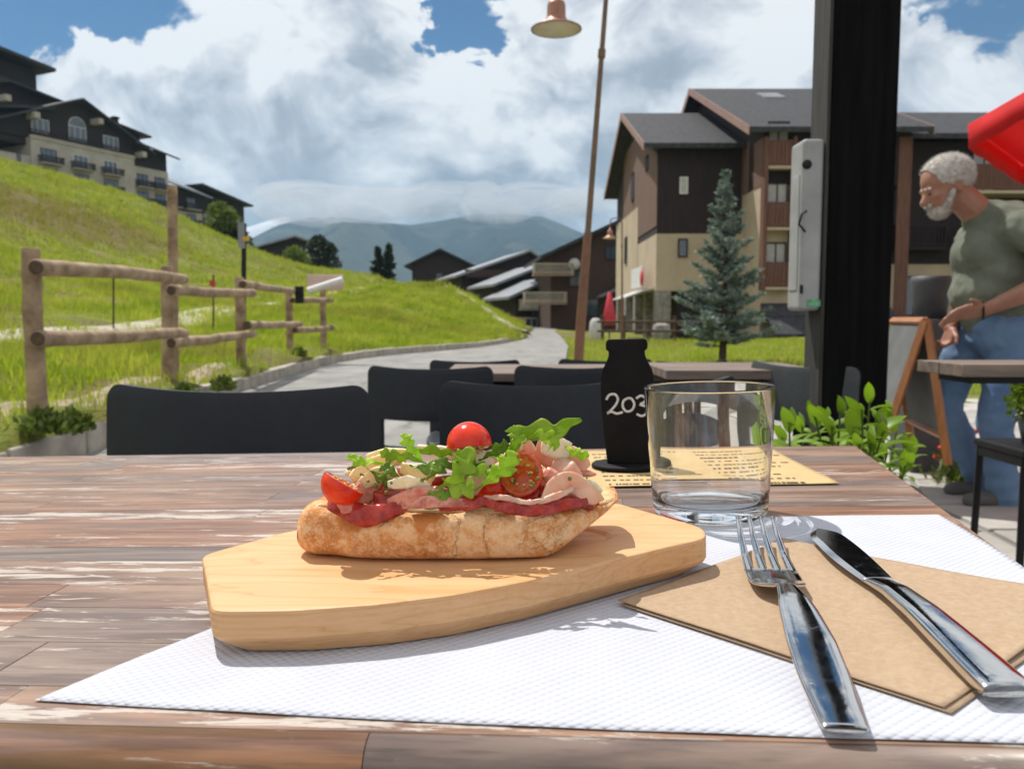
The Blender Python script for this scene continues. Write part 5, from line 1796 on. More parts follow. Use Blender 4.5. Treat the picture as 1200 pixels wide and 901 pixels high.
for (u, v, Y) in shoots:
    tip = P(u, v, Y)
    root = Vector((bl.x + rs.uniform(-.08, .08), bl.y + rs.uniform(-.08, .08), .02))
    mid = root.lerp(tip, .55) + Vector((rs.uniform(-.03, .03), 0, .05))
    pts = [root, root.lerp(mid, .5), mid, mid.lerp(tip, .6), tip]
    st.tube(pts, [.006, .005, .004, .003, .002], 6)
    for k in range(17):
        s = 1 - k * .048 - rs.uniform(0, .03)
        pp = mid.lerp(tip, (s - .3) / .7) if s > .3 else root.lerp(mid, s / .3)
        a = k * 2.4 + rs.uniform(-.4, .4)
        o = bpy.data.objects.new('leaf', rs.choice(lm))
        COL.objects.link(o); o.parent = bu
        o.location = pp - bl
        el = R(rs.uniform(5, 50)) if k > 1 else R(70)
        o.rotation_euler = (el, rs.uniform(-.4, .4), a)
        sc = rs.uniform(.75, 1.15) * (.6 if k == 0 else 1)
        o.scale = (sc, sc, sc)
st.build('stem', M['treeleaf'], bu, world=True)

M['geraniumred'] = pm('geranium_red', (.75, .02, .02), None, 20, .6)
# geranium with grass tuft by the flagstones
gq = P(1126, 562, 3.9)
ge = empty('geranium', (gq.x, gq.y, float(base_z(gq.x, gq.y))), 0, 'red flowering geranium on the flagstones beside the man\'s legs', 'flower')
rs = random.Random(3)
for i in range(40):
    c = Vector((rs.gauss(.01, .045), rs.gauss(0, .04), .20 + rs.gauss(0, .03)))
    fl = MB(); fl.ball(c, (.019, .019, .012), 6, 4); fl.build('flower', M['geraniumred'], ge)
V, F = [], []
for i in range(420):
    p = Vector((rs.gauss(0, .06), rs.gauss(0, .05), abs(rs.gauss(.05, .06))))
    dr = Vector((rs.uniform(-1, 1), rs.uniform(-1, 1), rs.uniform(.3, 2))).normalized()
    wv = dr.cross(Vector((rs.uniform(-1, 1), rs.uniform(-1, 1), .3))).normalized(); ll = rs.uniform(.02, .07)
    b0 = len(V); V += [p, p + dr * ll * .5 + wv * .008, p + dr * ll, p + dr * ll * .5 - wv * .008]; F.append((b0, b0 + 1, b0 + 2, b0 + 3))
np_mesh('foliage', np.array([tuple(v) for v in V]), np.array(F), M['treeleaf'], parent=ge)

# boxwood in a pot on a black stool at the right edge
M['boxleaf'] = leaf_mat('boxwood_leaf', (0.10, 0.17, 0.015), (0.17, 0.24, 0.03), 20, .45, .35)
sq_ = P(1212, 520, 2.62)
so = empty('black_stool', (sq_.x, sq_.y, .06), 0, 'black metal stool at the right edge under the boxwood', 'stool')
hz = sq_.z - .06
MB().box((0, 0, hz - .012), (.24, .28, .024)).build('seat', M['black'], so, bevel=.006)
for sx in (-1, 1):
    for sy in (-1, 1):
        MB().tube([(sx * .105, sy * .12, hz - .02), (sx * .11, sy * .13, 0)], .012, 8).build('leg', M['black'], so)
    MB().box((sx * .105, 0, hz - .04), (.02, .24, .03)).build('seat_rail', M['black'], so)
bx_ = empty('boxwood', (sq_.x + .03, sq_.y, sq_.z), 0, 'small clipped boxwood in a dark pot standing on the black stool', 'plant')
MB().lathe([(0, 0), (.06, 0), (.08, .09), (.07, .09), (.065, .07), (0, .07)], 20).build('pot', M['potgrey'], bx_)
V, F = [], []
rs = random.Random(2)
for i in range(2600):
    dv = Vector((rs.gauss(0, 1), rs.gauss(0, 1), rs.gauss(0, 1))).normalized()
    p = Vector((0, 0, .155)) + dv * rs.uniform(.5, 1.05) * .10 * (1 + .2 * mnoise.noise(dv * 2))
    dr = (dv + Vector((rs.uniform(-1, 1), rs.uniform(-1, 1), rs.uniform(-1, 1)))).normalized()
    wv = dr.cross(Vector((rs.uniform(-1, 1), rs.uniform(-1, 1), .3))).normalized(); ll = rs.uniform(.012, .024)
    b0 = len(V); V += [p, p + dr * ll * .5 + wv * ll * .32, p + dr * ll, p + dr * ll * .5 - wv * ll * .32]; F.append((b0, b0 + 1, b0 + 2, b0 + 3))
np_mesh('foliage', np.array([tuple(v) for v in V]), np.array(F), M['boxleaf'], parent=bx_)
# ================================================================== DINING TABLE (slightly tilted plane)
TS = 0.030
ZT = 0.748
NRM = Vector((-TS, 0, 1)).normalized()
def tab(u, v, h=0.0):
    d_ = ray(u, v)
    p0 = Vector((0, 0, ZT)) + NRM * h
    return CAM + d_ * ((p0 - CAM).dot(NRM) / d_.dot(NRM))
ex = -ray(-8480, 645); ex = (ex - NRM * ex.dot(NRM)).normalized()
ey = NRM.cross(ex)
O = tab(600, 861)
TM = Matrix(((ex.x, ey.x, NRM.x, O.x), (ex.y, ey.y, NRM.y, O.y), (ex.z, ey.z, NRM.z, O.z), (0, 0, 0, 1)))
TMI = TM.inverted()
def tl(u, v, h=0.0):
    return TMI @ tab(u, v, h)
def TL(x, y, z=0):
    return TM @ Vector((x, y, z))

c_fr = tl(1000, 522)
XMAX, YMAX, XMIN = c_fr.x, c_fr.y, tl(0, 535).x - .12
c_nr = tl(1200, 668)
SLP = (c_nr.x - c_fr.x) / (c_nr.y - c_fr.y)
def XR_(y): return XMAX + (y - YMAX) * SLP
print('SLP', SLP, tl(0, 535), tl(0, 853))
print('TABLE', XMIN, XMAX, YMAX)

m, t, b = new_mat('printed_plank')
oi = t.add('ShaderNodeObjectInfo')
co = t.add('ShaderNodeTexCoord').outputs['Object']
co = t.vmath('ADD', co, t.vmath('SCALE', (13.1, 7.7, 3.3), oi.outputs['Random']))
g1v = t.vmath('MULTIPLY', co, (7, 90, 90))
g2v = t.vmath('MULTIPLY', co, (14, 105, 105))
gr = t.noise(g1v, 1.0, 7, 0.62, .6)
fine = t.noise(t.vmath('MULTIPLY', co, (30, 420, 420)), 1.0, 3, 0.6)
tone = t.ramp(oi.outputs['Random'], [(0.0, (0.33, 0.165, 0.095)), (0.20, (0.25, 0.175, 0.14)), (0.42, (0.26, 0.15, 0.105)), (0.58, (0.34, 0.21, 0.145)), (0.74, (0.21, 0.155, 0.13)), (0.84, (0.32, 0.185, 0.12)), (1.0, (0.20, 0.13, 0.10))], 'CONSTANT')
c = t.mix(t.maprange(gr, .36, .66), tone, t.mix(1.0, tone, (0.45, 0.42, 0.42), 'MULTIPLY'))
c = t.mix(t.math('MULTIPLY', t.maprange(t.noise(t.vmath('MULTIPLY', co, (7, 22, 22)), 1, 4, .6), .5, .7), .55), c, (0.37, 0.25, 0.17))
c = t.mix(t.math('MULTIPLY', t.maprange(fine, .50, .75), .45), c, (0.06, 0.045, 0.035))
wn = t.noise(g2v, 1.0, 9, 0.72, .4)
r2 = t.math('FRACT', t.math('MULTIPLY', oi.outputs['Random'], 37.7))
th = t.ramp(r2, [(0, .64), (.35, .60), (.6, .56), (.82, .50), (1, .64)], 'CONSTANT')
wm = t.math('MULTIPLY', t.maprange(t.math('SUBTRACT', wn, th), 0, .05), .85)
wm = t.math('MULTIPLY', wm, t.maprange(fine, .25, .5, .55, 1.0))
c = t.mix(t.math('MULTIPLY', t.maprange(t.noise(t.vmath('MULTIPLY', co, (3, 14, 14)), 1, 6, .7), .53, .68), .6), c, (.12, .095, .09))
c = t.mix(wm, c, (0.52, 0.465, 0.41))
t.put(b.inputs['Base Color'], c)
t.put(b.inputs['Roughness'], t.math('MULTIPLY_ADD', fine, .25, .34))
b.inputs['Specular IOR Level'].default_value = .42
bump(t, b, t.math('ADD', t.math('MULTIPLY', fine, .5), gr), .22, .0008)
b.inputs['Coat Weight'].default_value = .18
b.inputs['Coat Roughness'].default_value = .28
M['plank'] = m
M['moulding'] = m.copy(); M['moulding'].name = 'printed_edge'
b_m = M['moulding'].node_tree.nodes['Principled BSDF']; b_m.inputs['Coat Weight'].default_value = .8; b_m.inputs['Coat Roughness'].default_value = .13
M['core'] = pm('table_core', (0.12, 0.085, 0.06), None, 10, .8)

T = empty('dining_table', mat=TM, label='large table in front with weathered multicoloured plank top and rounded front edge', cat='table')
MB().prism([(XMIN + .004, .004), (XR_(0) - .004, .004), (XR_(YMAX) - .004, YMAX - .004), (XMIN + .004, YMAX - .004)], -.028, -.0035).build('table_core', M['core'], T)
rs = random.Random(21)
y = 0.0
rows = []
while y < YMAX - .001:
    w_ = rs.choice((.024, .030, .036, .044, .030))
    if YMAX - y - w_ < .02:
        w_ = YMAX - y
    rows.append((y, w_)); y += w_
pcount = 0
for (y0, w_) in rows:
    x = XMIN - rs.uniform(0, .25)
    xe0, xe1 = XR_(y0), XR_(y0 + w_)
    xe = (xe0 + xe1) / 2
    while x < xe - .001:
        L = rs.uniform(.17, .42)
        last = xe - x - L < .07
        if last:
            L = xe - x
        xa, xb = max(x, XMIN), x + L
        x += L
        if xb - xa < .03:
            continue
        h_ = (xb - xa) / 2
        e0, e1 = (h_ + xe0 - xe, h_ + xe1 - xe) if last else (h_ - .0002, h_ - .0002)
        q8 = [(-h_, -w_ / 2 + .0002), (e0, -w_ / 2 + .0002), (e1, w_ / 2 - .0002), (-h_, w_ / 2 - .0002)]
        o = MB().add([(a, b_, -.0034) for a, b_ in q8] + [(a, b_, 0) for a, b_ in q8],
                     [(3, 2, 1, 0), (4, 5, 6, 7), (0, 1, 5, 4), (1, 2, 6, 5), (2, 3, 7, 6), (3, 0, 4, 7)]).build('plank', M['plank'], T, bevel=.00025, seg=1)
        o.location = ((xa + xb) / 2, y0 + w_ / 2, rs.uniform(-.0001, .0001))
        o.cycles.is_caustics_receiver = True
        pcount += 1
# rounded front edge, printed like the planks, in lengths
def edge_piece(xa, xb):
    prof = [(0.0, 0.0)] + [(-.0125 * math.sin(a), -.013 + .013 * math.cos(a)) for a in np.linspace(0.10, math.pi / 2, 12)] + [(-.0125, -.024), (-.010, -.030), (0.0, -.030)]
    vs, n = [], len(prof)
    for x in (xa, xb):
        vs += [(x, p[0], p[1]) for p in prof]
    fs = [(i, i + 1, n + i + 1, n + i) for i in range(n - 1)] + [tuple(range(n)), tuple(reversed(range(n, 2 * n))), (n - 1, 0, n, 2 * n - 1)]
    c = (xa + xb) / 2
    mb = MB(); mb.add([(a - c, b_, c_) for a, b_, c_ in vs], fs)
    mb.sm = [True] * (n - 1) + [False] * 3
    o = mb.build('edge_moulding', M['moulding'], T); o.location = (c, -.0004, 0)
x = XMIN
while x < XR_(0) - .01:
    L = rs.uniform(.3, .6); edge_piece(x, min(x + L - .0004, XR_(0))); x += L
MB().bx(XMIN, XMAX, YMAX, YMAX + .006, -.03, -.0015).build('rear_edge', M['plank'], T, bevel=.003)
MB().prism([(XR_(0), 0), (XR_(0) + .003, 0), (XMAX + .003, YMAX), (XMAX, YMAX)], -.03, -.0008).build('side_edge', M['plank'], T, bevel=.001)
for (lx, ly) in ((XMIN + .12, .1), (XMAX - .16, .12), (XMIN + .12, YMAX - .1), (XMAX - .16, YMAX - .1)):
    MB().bx(lx - .025, lx + .025, ly - .025, ly + .025, -.748, -.03).build('leg', M['black'], T, bevel=.003)

# ------------------------------------------------------------------ paper placemat
m, t, b = new_mat('embossed_white_paper')
co = t.add('ShaderNodeTexCoord').outputs['Object']
wp_ = t.vmath('ADD', co, t.vmath('SCALE', t.noise(co, 25, 2, .5, 0, 1), .0012))
sp = t.add('ShaderNodeSeparateXYZ'); t.put(sp.inputs[0], wp_)
a_ = t.math('SINE', t.math('MULTIPLY', t.math('ADD', sp.outputs[0], t.math('MULTIPLY', sp.outputs[1], 1.15)), 560))
b2_ = t.math('SINE', t.math('MULTIPLY', t.math('SUBTRACT', sp.outputs[0], t.math('MULTIPLY', sp.outputs[1], 1.15)), 560))
hh = t.math('ADD', t.math('ABSOLUTE', a_), t.math('ABSOLUTE', b2_))
hh = t.math('POWER', t.math('MULTIPLY', hh, .5), .6)
t.put(b.inputs['Base Color'], t.ramp(t.noise(co, 30, 4), [(.3, (.49, .50, .555)), (.7, (.53, .54, .59))]))
b.inputs['Roughness'].default_value = .85
b.inputs['Specular IOR Level'].default_value = .2
bump(t, b, t.math('ADD', hh, t.math('MULTIPLY', t.noise(co, 120, 3), .5)), .85, .0009)
M['paper'] = m
A_, D_ = tl(40, 821, .0005), tl(1100, 603, .0005)
far = D_.y
def sheet(name, corners, mat, h0, wav=.0006, curl=None, n=60, nm=24, parent=None, thick=.0003):
    """corners: near-left, near-right, far-right, far-left in table coordinates"""
    P4 = [Vector((c[0], c[1], 0)) for c in corners]
    cen = sum(P4, Vector()) / 4
    V, F = [], []
    for j in range(nm + 1):
        for i in range(n + 1):
            s, t_ = i / n, j / nm
            p = (P4[0] * (1 - s) + P4[1] * s) * (1 - t_) + (P4[3] * (1 - s) + P4[2] * s) * t_
            z = h0 + wav * (1 + mnoise.noise(Vector((p.x * 14, p.y * 14, h0 * 900)))) * .8
            ed = min(s, 1 - s, t_, 1 - t_)
            z += wav * 1.5 * max(0, 1 - ed * 14) * (.5 + mnoise.noise(Vector((p.x * 22, p.y * 22, 4))))
            if curl:
                dx, dy, dz = curl(s, t_)
                p = p + Vector((dx, dy, 0)); z += dz
            V.append((p.x - cen.x, p.y - cen.y, max(z, h0 + .0001)))
    for j in range(nm):
        for i in range(n):
            a = j * (n + 1) + i
            F.append((a, a + 1, a + n + 2, a + n + 1))
    mb = MB(); mb.add(V, F, smooth=True)
    o = mb.build(name, M[mat], None)
    o.matrix_basis = TM @ Matrix.Translation(cen)
    s_ = o.modifiers.new('solid', 'SOLIDIFY'); s_.thickness = thick; s_.offset = 1
    return o
xr_ = tl(1200, 869, .0005).x + .06
def pc(s, t_):
    return (.012 * math.sin(math.pi * t_) * (1 if s > .5 else -1) * abs(2 * s - 1) ** 6, -.004 * math.sin(math.pi * s) * (1 - t_), 0)
Bn = tl(1200, 868, .0005); Bn = A_ + (Bn - A_) * 1.16
Ef = tl(930, 605.5, .0005); Ef = D_ + (Ef - D_) * 2.3
print('PAPER', A_, Bn, D_, Ef)
o = sheet('placemat', [(A_.x, A_.y), (Bn.x, Bn.y), (D_.x, D_.y), (Ef.x - .06, Ef.y)], 'paper', .0003, wav=.00022, curl=pc, n=110, nm=60, thick=.0002)
tag(o, 'white embossed paper placemat under the board and cutlery', 'placemat')
o.cycles.is_caustics_receiver = True
print('MAT', D_.x - A_.x, far - A_.y)

# kraft napkin: two leaves
m, t, b = new_mat('kraft_napkin')
co = t.add('ShaderNodeTexCoord').outputs['Object']
n_ = t.noise(co, 260, 4, .7)
c = t.ramp(n_, [(.35, (.375, .265, .172)), (.65, (.44, .32, .215))])
c = t.mix(t.maprange(t.noise(co, 14, 3, .5), .68, .74), c, (.42, .22, .08))
c = t.mix(t.math('MULTIPLY', t.maprange(t.noise(co, 900, 2), .62, .75), .5), c, (.30, .18, .1))
t.put(b.inputs['Base Color'], c); b.inputs['Roughness'].default_value = .9; b.inputs['Specular IOR Level'].default_value = .15
bump(t, b, t.math('ADD', n_, t.math('MULTIPLY', t.noise(co, 60, 4), 2)), .5, .0007)
M['kraft'] = m
nap = [tl(724, 706, .002), tl(1106, 831, .002), tl(1245, 735, .002), tl(917, 633, .002)]
d_edge = (nap[1] - nap[0])
nap[2] = nap[3] + (nap[1] - nap[0]) * 1.0 + Vector((.01, .0, 0))
print('NAP', [tuple(round(x, 3) for x in p) for p in nap])
o = sheet('napkin', [(p.x, p.y) for p in nap], 'kraft', .0016, wav=.0008, n=50, nm=40, thick=.0004)
tag(o, 'brown kraft paper napkin under the fork and knife', 'napkin')
o.cycles.is_caustics_receiver = True
o2 = sheet('lower_leaf', [(p.x + .0015, p.y - .0022) for p in nap], 'kraft', .0009, wav=.0004, n=40, nm=30, thick=.0003)
mw = o2.matrix_basis.copy()
o2.parent = o
o2.matrix_basis = o.matrix_basis.inverted() @ mw

# ------------------------------------------------------------------ menu sheet
M['menu'] = pm('yellow_kraft_paper', (.56, .40, .19), (.50, .35, .16), 30, .85, bmp=.2, bdist=.0005, bscale=200)
M['ink'] = pm('brown_black_ink', (.05, .035, .02), None, 50, .8)
mr, mf = tl(984, 567, .0008), tl(905, 527, .0008)
mnx = mr.x - .30
mn = [(mnx, mr.y - .012), (mr.x, mr.y), (mf.x, mf.y), (mnx + (mf.x - mr.x), mf.y + .004)]
o = sheet('menu_sheet', mn, 'menu', .0004, wav=.0006, n=50, nm=30, thick=.0003)
tag(o, 'yellow kraft menu sheet under the black bottle sign', 'menu')
ink = MB()
inv = o.matrix_basis.inverted() @ TM
rs = random.Random(8)
for col_ in range(3):
    for row in range(9):
        s0 = .06 + col_ * .33
        yy = .06 + row * .1
        xx = s0
        ln = rs.uniform(.12, .27)
        while xx < s0 + ln:
            wv = rs.uniform(.004, .012)
            a = Vector((mn[0][0] + (mn[1][0] - mn[0][0]) * xx + (mn[3][0] - mn[0][0]) * yy, mn[0][1] + (mn[3][1] - mn[0][1]) * yy + .004, .0031))
            ink.box(tuple(inv @ a), (wv * .3 * 1.3, .0042 if row % 3 else .0065, .0001))
            xx += wv + rs.choice((.004, .004, .008, .014))
io = ink.build('print', M['ink'], o); io['kind'] = 'stuff'
# let the print follow the paper height
me = o.data
from mathutils.bvhtree import BVHTree
bv = BVHTree.FromPolygons([v.co for v in me.vertices], [p.vertices for p in me.polygons])
for v in io.data.vertices:
    hit = bv.ray_cast(Vector((v.co.x, v.co.y, .1)), Vector((0, 0, -1)))
    if hit[0]:
        v.co.z = hit[0].z + .0004 + (.0001 if v.co.z > .0031 else 0)

# ------------------------------------------------------------------ bottle shaped table number
M['signblack'] = pm('matt_black_board', (.006, .006, .007), (.010, .010, .011), 40, .65, spec=.15, bmp=.1, bdist=.0006, bscale=300)
M['chalk'] = pm('white_chalk_pen', (.72, .72, .70), (.55, .55, .54), 300, .8)
bc = tl(737, 549, 0)
SM = TM @ Matrix.Translation((bc.x, bc.y, .0015)) @ Matrix.Rotation(R(-6), 4, 'Z')
sg = empty('table_number', mat=SM, label='black bottle shaped table number with chalk figures 203', cat='table sign')
hp_ = [(.0195, 0), (.0205, .010), (.0225, .030), (.0240, .055), (.0244, .070), (.0240, .080), (.0222, .087), (.0185, .094), (.0165, .099), (.0162, .1035), (.0178, .1045), (.0188, .1055), (.0188, .1105), (.0178, .1135), (.016, .1145)]
out = [(x, z) for x, z in hp_] + [(-x, z) for x, z in reversed(hp_)]
n = len(out); th_ = .0045
mb = MB()
mb.add([(x, -th_, z + .004) for x, z in out] + [(x, th_, z + .004) for x, z in out], [tuple(range(n)), tuple(reversed(range(n, 2 * n)))] + [(i, n + i, n + (i + 1) % n, (i + 1) % n) for i in range(n)])
mb.build('bottle_board', M['signblack'], sg, bevel=.0008)
MB().lathe([(0, 0), (.0335, 0), (.0345, .001), (.0345, .003), (.0335, .004), (0, .004)], 48, sy=.8).build('base', M['signblack'], sg)
def stroke(pts, x0, z0, sc, r=.00115):
    P3 = []
    for i in range(len(pts) - 1):
        for k in range(4):
            t_ = k / 4
            p1, p2 = pts[i], pts[i + 1]
            p0, p3 = pts[max(i - 1, 0)], pts[min(i + 2, len(pts) - 1)]
            f = lambda a, b_, c_, d_: .5 * (2 * b_ + (c_ - a) * t_ + (2 * a - 5 * b_ + 4 * c_ - d_) * t_ ** 2 + (3 * b_ - a - 3 * c_ + d_) * t_ ** 3)
            P3.append((x0 + sc * f(p0[0], p1[0], p2[0], p3[0]), -th_ - .0002, z0 + sc * f(p0[1], p1[1], p2[1], p3[1])))
    P3.append((x0 + sc * pts[-1][0], -th_ - .0002, z0 + sc * pts[-1][1]))
    return MB().tube(P3, [(r, r)] * len(P3), 6)
s_ = .0185
stroke([(.05, .72), (.2, .95), (.48, .98), (.62, .75), (.5, .45), (.2, .12), (.08, .03), (.3, .12), (.55, .02), (.85, .1)], -.0200, .050, s_).build('figure_two', M['chalk'], sg)
stroke([(.45, .9), (.15, .75), (.08, .4), (.28, .12), (.6, .2), (.74, .55), (.58, .85), (.4, .88)], -.0055, .0505, s_ * .86).build('figure_zero', M['chalk'], sg)
stroke([(.1, .85), (.35, 1.0), (.6, .85), (.5, .62), (.28, .52), (.6, .4), (.68, .1), (.4, -.12), (.1, .0)], .0065, .050, s_ * .9).build('figure_three', M['chalk'], sg)

# ------------------------------------------------------------------ drinking glass
m, t, b = new_mat('clear_glass')
b.inputs['Base Color'].default_value = (.985, .995, .99, 1)
b.inputs['Roughness'].default_value = 0.0
b.inputs['Transmission Weight'].default_value = 1.0
b.inputs['IOR'].default_value = 1.5
M['glass'] = m
gc_ = tl(832, 603, 0)
GM = TM @ Matrix.Translation((gc_.x, gc_.y, .0014))
ro, ri = [], []
H_ = .0895
prof = [(0, .0018), (.030, .0016), (.0345, .0003), (.0372, .0004), (.0388, .0025), (.0395, .006), (.0405, .02), (.0428, .055), (.0447, H_ - .0012), (.0446, H_ - .0002), (.0440, H_ + .0003), (.0434, H_ - .0002), (.0432, H_ - .0012), (.0414, .055), (.0392, .02), (.0383, .0125), (.0365, .0098), (.032, .0086), (.015, .0080), (0, .0078)]
mb = MB(); mb.lathe(prof, 96)
go = mb.build('drinking_glass', M['glass'], None, weld=True)
go.matrix_basis = GM
tag(go, 'clear empty drinking tumbler right of the open sandwich', 'glass')
go.cycles.is_caustics_caster = True
ld.cycles.is_caustics_light = True

# ------------------------------------------------------------------ cutlery
m, t, b = new_mat('polished_steel')
co = t.add('ShaderNodeTexCoord').outputs['Object']
b.inputs['Metallic'].default_value = 1
t.put(b.inputs['Base Color'], t.ramp(t.noise(co, 60, 4), [(.3, (.60, .59, .575)), (.7, (.70, .69, .675))]))
t.put(b.inputs['Roughness'], t.ramp(t.noise(co, 130, 6, .7), [(.4, .07), (.6, .12), (.72, .30)]))
bump(t, b, t.noise(co, 500, 3), .05, .0004)
M['steel'] = m
def line_frame(pe, pt):
    X_ = (pt - pe); L = X_.length; X_.normalize()
    Zz = Vector((0, 0, 1)); Y_ = Zz.cross(X_).normalized(); Zz = X_.cross(Y_)
    return TM @ Matrix(((X_.x, Y_.x, Zz.x, pe.x), (X_.y, Y_.y, Zz.y, pe.y), (X_.z, Y_.z, Zz.z, pe.z), (0, 0, 0, 1))), L
def strip(mb, secs, nseg=16, ex_=2.6):
    """secs: (s, yc, z, halfwidth, halfthick) cross-sections: superellipse"""
    vs, fs = [], []
    for (s, yc, z, hw, ht) in secs:
        for k in range(nseg):
            a = 2 * math.pi * k / nseg
            cx_, sx_ = math.cos(a), math.sin(a)
            vs.append((s, yc + hw * math.copysign(abs(cx_) ** (2 / ex_), cx_), z + ht * math.copysign(abs(sx_) ** (2 / ex_), sx_)))
    m_ = len(secs)
    for i in range(m_ - 1):
        for k in range(nseg):
            fs.append((i * nseg + k, (i + 1) * nseg + k, (i + 1) * nseg + (k + 1) % nseg, i * nseg + (k + 1) % nseg))
    fs += [tuple(reversed(range(nseg))), tuple(range((m_ - 1) * nseg, m_ * nseg))]
    fs = [tuple(reversed(f)) for f in fs]
    return mb.add(vs, fs, smooth=True)
def lerp_table(tb, s):
    return float(np.interp(s, [a for a, _ in tb], [b_ for _, b_ in tb]))
FM, FL = line_frame(tl(991, 872, 0), tl(885, 612, .016) * 1.0)
pe, ptip = tl(991, 872, 0), tl(885, 612, .016); ptip.z = pe.z
FM, FL = line_frame(pe, ptip)
print('FORK', FL)
fk = empty('fork', mat=FM, label='steel fork with four tines lying tines up on the napkin', cat='fork')
k_ = FL / .2
hwT = [(0, .0072), (.003, .0077), (.03, .0094), (.05, .0096), (.075, .0080), (.092, .0056), (.103, .0042), (.108, .0042), (.112, .0078), (.116, .0118), (.121, .0130), (.130, .0134), (.147, .0135)]
zT = [(0, .0030), (.02, .0045), (.05, .0095), (.085, .0130), (.103, .0120), (.114, .0080), (.127, .0050), (.145, .0040), (.165, .0055), (.184, .0105), (.2, .0175)]
htT = [(0, .0014), (.004, .0018), (.05, .0019), (.09, .0018), (.107, .0016), (.118, .0012), (.147, .0011)]
sm = lambda tb, s: (lerp_table(tb, s - .002) + lerp_table(tb, s) + lerp_table(tb, s + .002)) / 3
ss = [0, .0006, .0015, .003] + list(np.linspace(.006, .146, 54))
mb = MB(); strip(mb, [(s * k_, 0, sm(zT, s) + .002 - .003 * 0, sm(hwT, s) * (.9 if s < .0005 else 1), sm(htT, s) * (.7 if s < .0005 else 1)) for s in ss], 20, 3.0)
mb.build('handle', M['steel'], fk)
for i in range(4):
    yc = (i - 1.5) * .0072
    secs = []
    for s in np.linspace(.140, .2, 18):
        f = (s - .140) / .060
        secs.append((s * k_, yc * (1 - .06 * f), sm(zT, s) + .002, .00255 * (1 - .5 * f ** 1.3), .0012 * (1 - .3 * f)))
    secs.append((.2008 * k_, yc * .94, sm(zT, .2) + .0022, .0004, .0004))
    mb = MB(); strip(mb, secs, 10, 2.4); mb.build('tine', M['steel'], fk)
pe, ptip = tl(1184, 832, 0), tl(959, 632, 0)
KM, KL = line_frame(pe, ptip)
print('KNIFE', KL)
kn = empty('knife', mat=KM, label='steel table knife lying diagonally on the napkin right of the fork', cat='knife')
k_ = KL / .22
hwK = [(0, .0086), (.002, .0094), (.02, .0092), (.06, .0078), (.10, .0066), (.118, .0070), (.122, .0078)]
zK = [(0, .0046), (.03, .006), (.07, .0075), (.10, .0068), (.122, .0045)]
htK = [(0, .0026), (.003, .0034), (.05, .0034), (.10, .0026), (.118, .0018), (.122, .0012)]
ss = [0, .0006, .0015, .003] + list(np.linspace(.006, .122, 36))
mb = MB(); strip(mb, [(s * k_, .0005, sm(zK, s) + .0022, sm(hwK, s), sm(htK, s) * (.75 if s < .0004 else 1)) for s in ss], 20, 3.4)
mb.build('handle', M['steel'], kn)
# blade: back on -y side (image right), cutting edge belly on +y side
vs, fs = [], []
N_ = 30
for i in range(N_ + 1):
    f = i / N_
    s = .119 + f * .101
    back = -.0065 - .0022 * math.sin(f * 2.2) + (.0085 * max(0, (f - .82) / .18) ** 2)
    edge = .0078 + .0042 * math.sin(min(1, f * 1.5) * math.pi * .7) - (.0105 * max(0, (f - .72) / .28) ** 2.2)
    if f > .995: edge = back + .0006
    zz = .0064 + .001 * math.sin(f * 3)
    thb = .0011 * (1 - .4 * f)
    vs += [(s * k_, back, zz - thb), (s * k_, back, zz + thb), (s * k_, back * .2 + edge * .8, zz + thb * .8), (s * k_, edge, zz), (s * k_, back * .2 + edge * .8, zz - thb * .8)]
for i in range(N_):
    for k in range(5):
        fs.append((i * 5 + k, i * 5 + (k + 1) % 5, (i + 1) * 5 + (k + 1) % 5, (i + 1) * 5 + k))
fs += [(4, 3, 2, 1, 0), tuple(N_ * 5 + k for k in range(5))]
mb = MB(); mb.add(vs, fs); mb.build('blade', M['steel'], kn, weld=True)

# ------------------------------------------------------------------ serving board
m, t, b = new_mat('pale_beech_board')
co = t.add('ShaderNodeTexCoord').outputs['Object']
big = t.noise(t.vmath('MULTIPLY', co, (2.2, 16, 70)), 1, 3, .5, .3)
rings = t.math('FRACT', t.math('MULTIPLY', big, 11))
gr = t.noise(t.vmath('MULTIPLY', co, (22, 500, 700)), 1, 4, .6)
c = t.ramp(rings, [(0, (.64, .365, .175)), (.5, (.69, .41, .21)), (.9, (.65, .375, .18)), (1, (.56, .29, .12))])
c = t.mix(t.math('MULTIPLY', t.maprange(gr, .45, .7), .4), c, (.55, .30, .11))
c = t.mix(t.math('MULTIPLY', t.maprange(t.noise(t.vmath('MULTIPLY', co, (4, 22, 60)), 1.3, 4, .6), .55, .66), .4), c, (.58, .29, .10))
t.put(b.inputs['Base Color'], c)
t.put(b.inputs['Roughness'], t.math('MULTIPLY_ADD', gr, .3, .38))
b.inputs['Specular IOR Level'].default_value = .35
bump(t, b, gr, .25, .0005)
M['beech'] = m
HT = .0215
poly = [tl(u, v, HT) for u, v in ((236, 652), (239, 664), (248, 716), (340, 715), (440, 708), (530, 697), (620, 680), (710, 658), (780, 641), (826, 631), (828, 624), (822, 617), (724, 589), (640, 590), (520, 598), (430, 604), (330, 624), (240, 649))]
cx_, cy_ = sum(p.x for p in poly) / len(poly), sum(p.y for p in poly) / len(poly)
cx_, cy_ = (poly[0].x + poly[9].x) / 2 + .0, cy_
print('BOARD', [(round(p.x, 3), round(p.y, 3)) for p in poly])
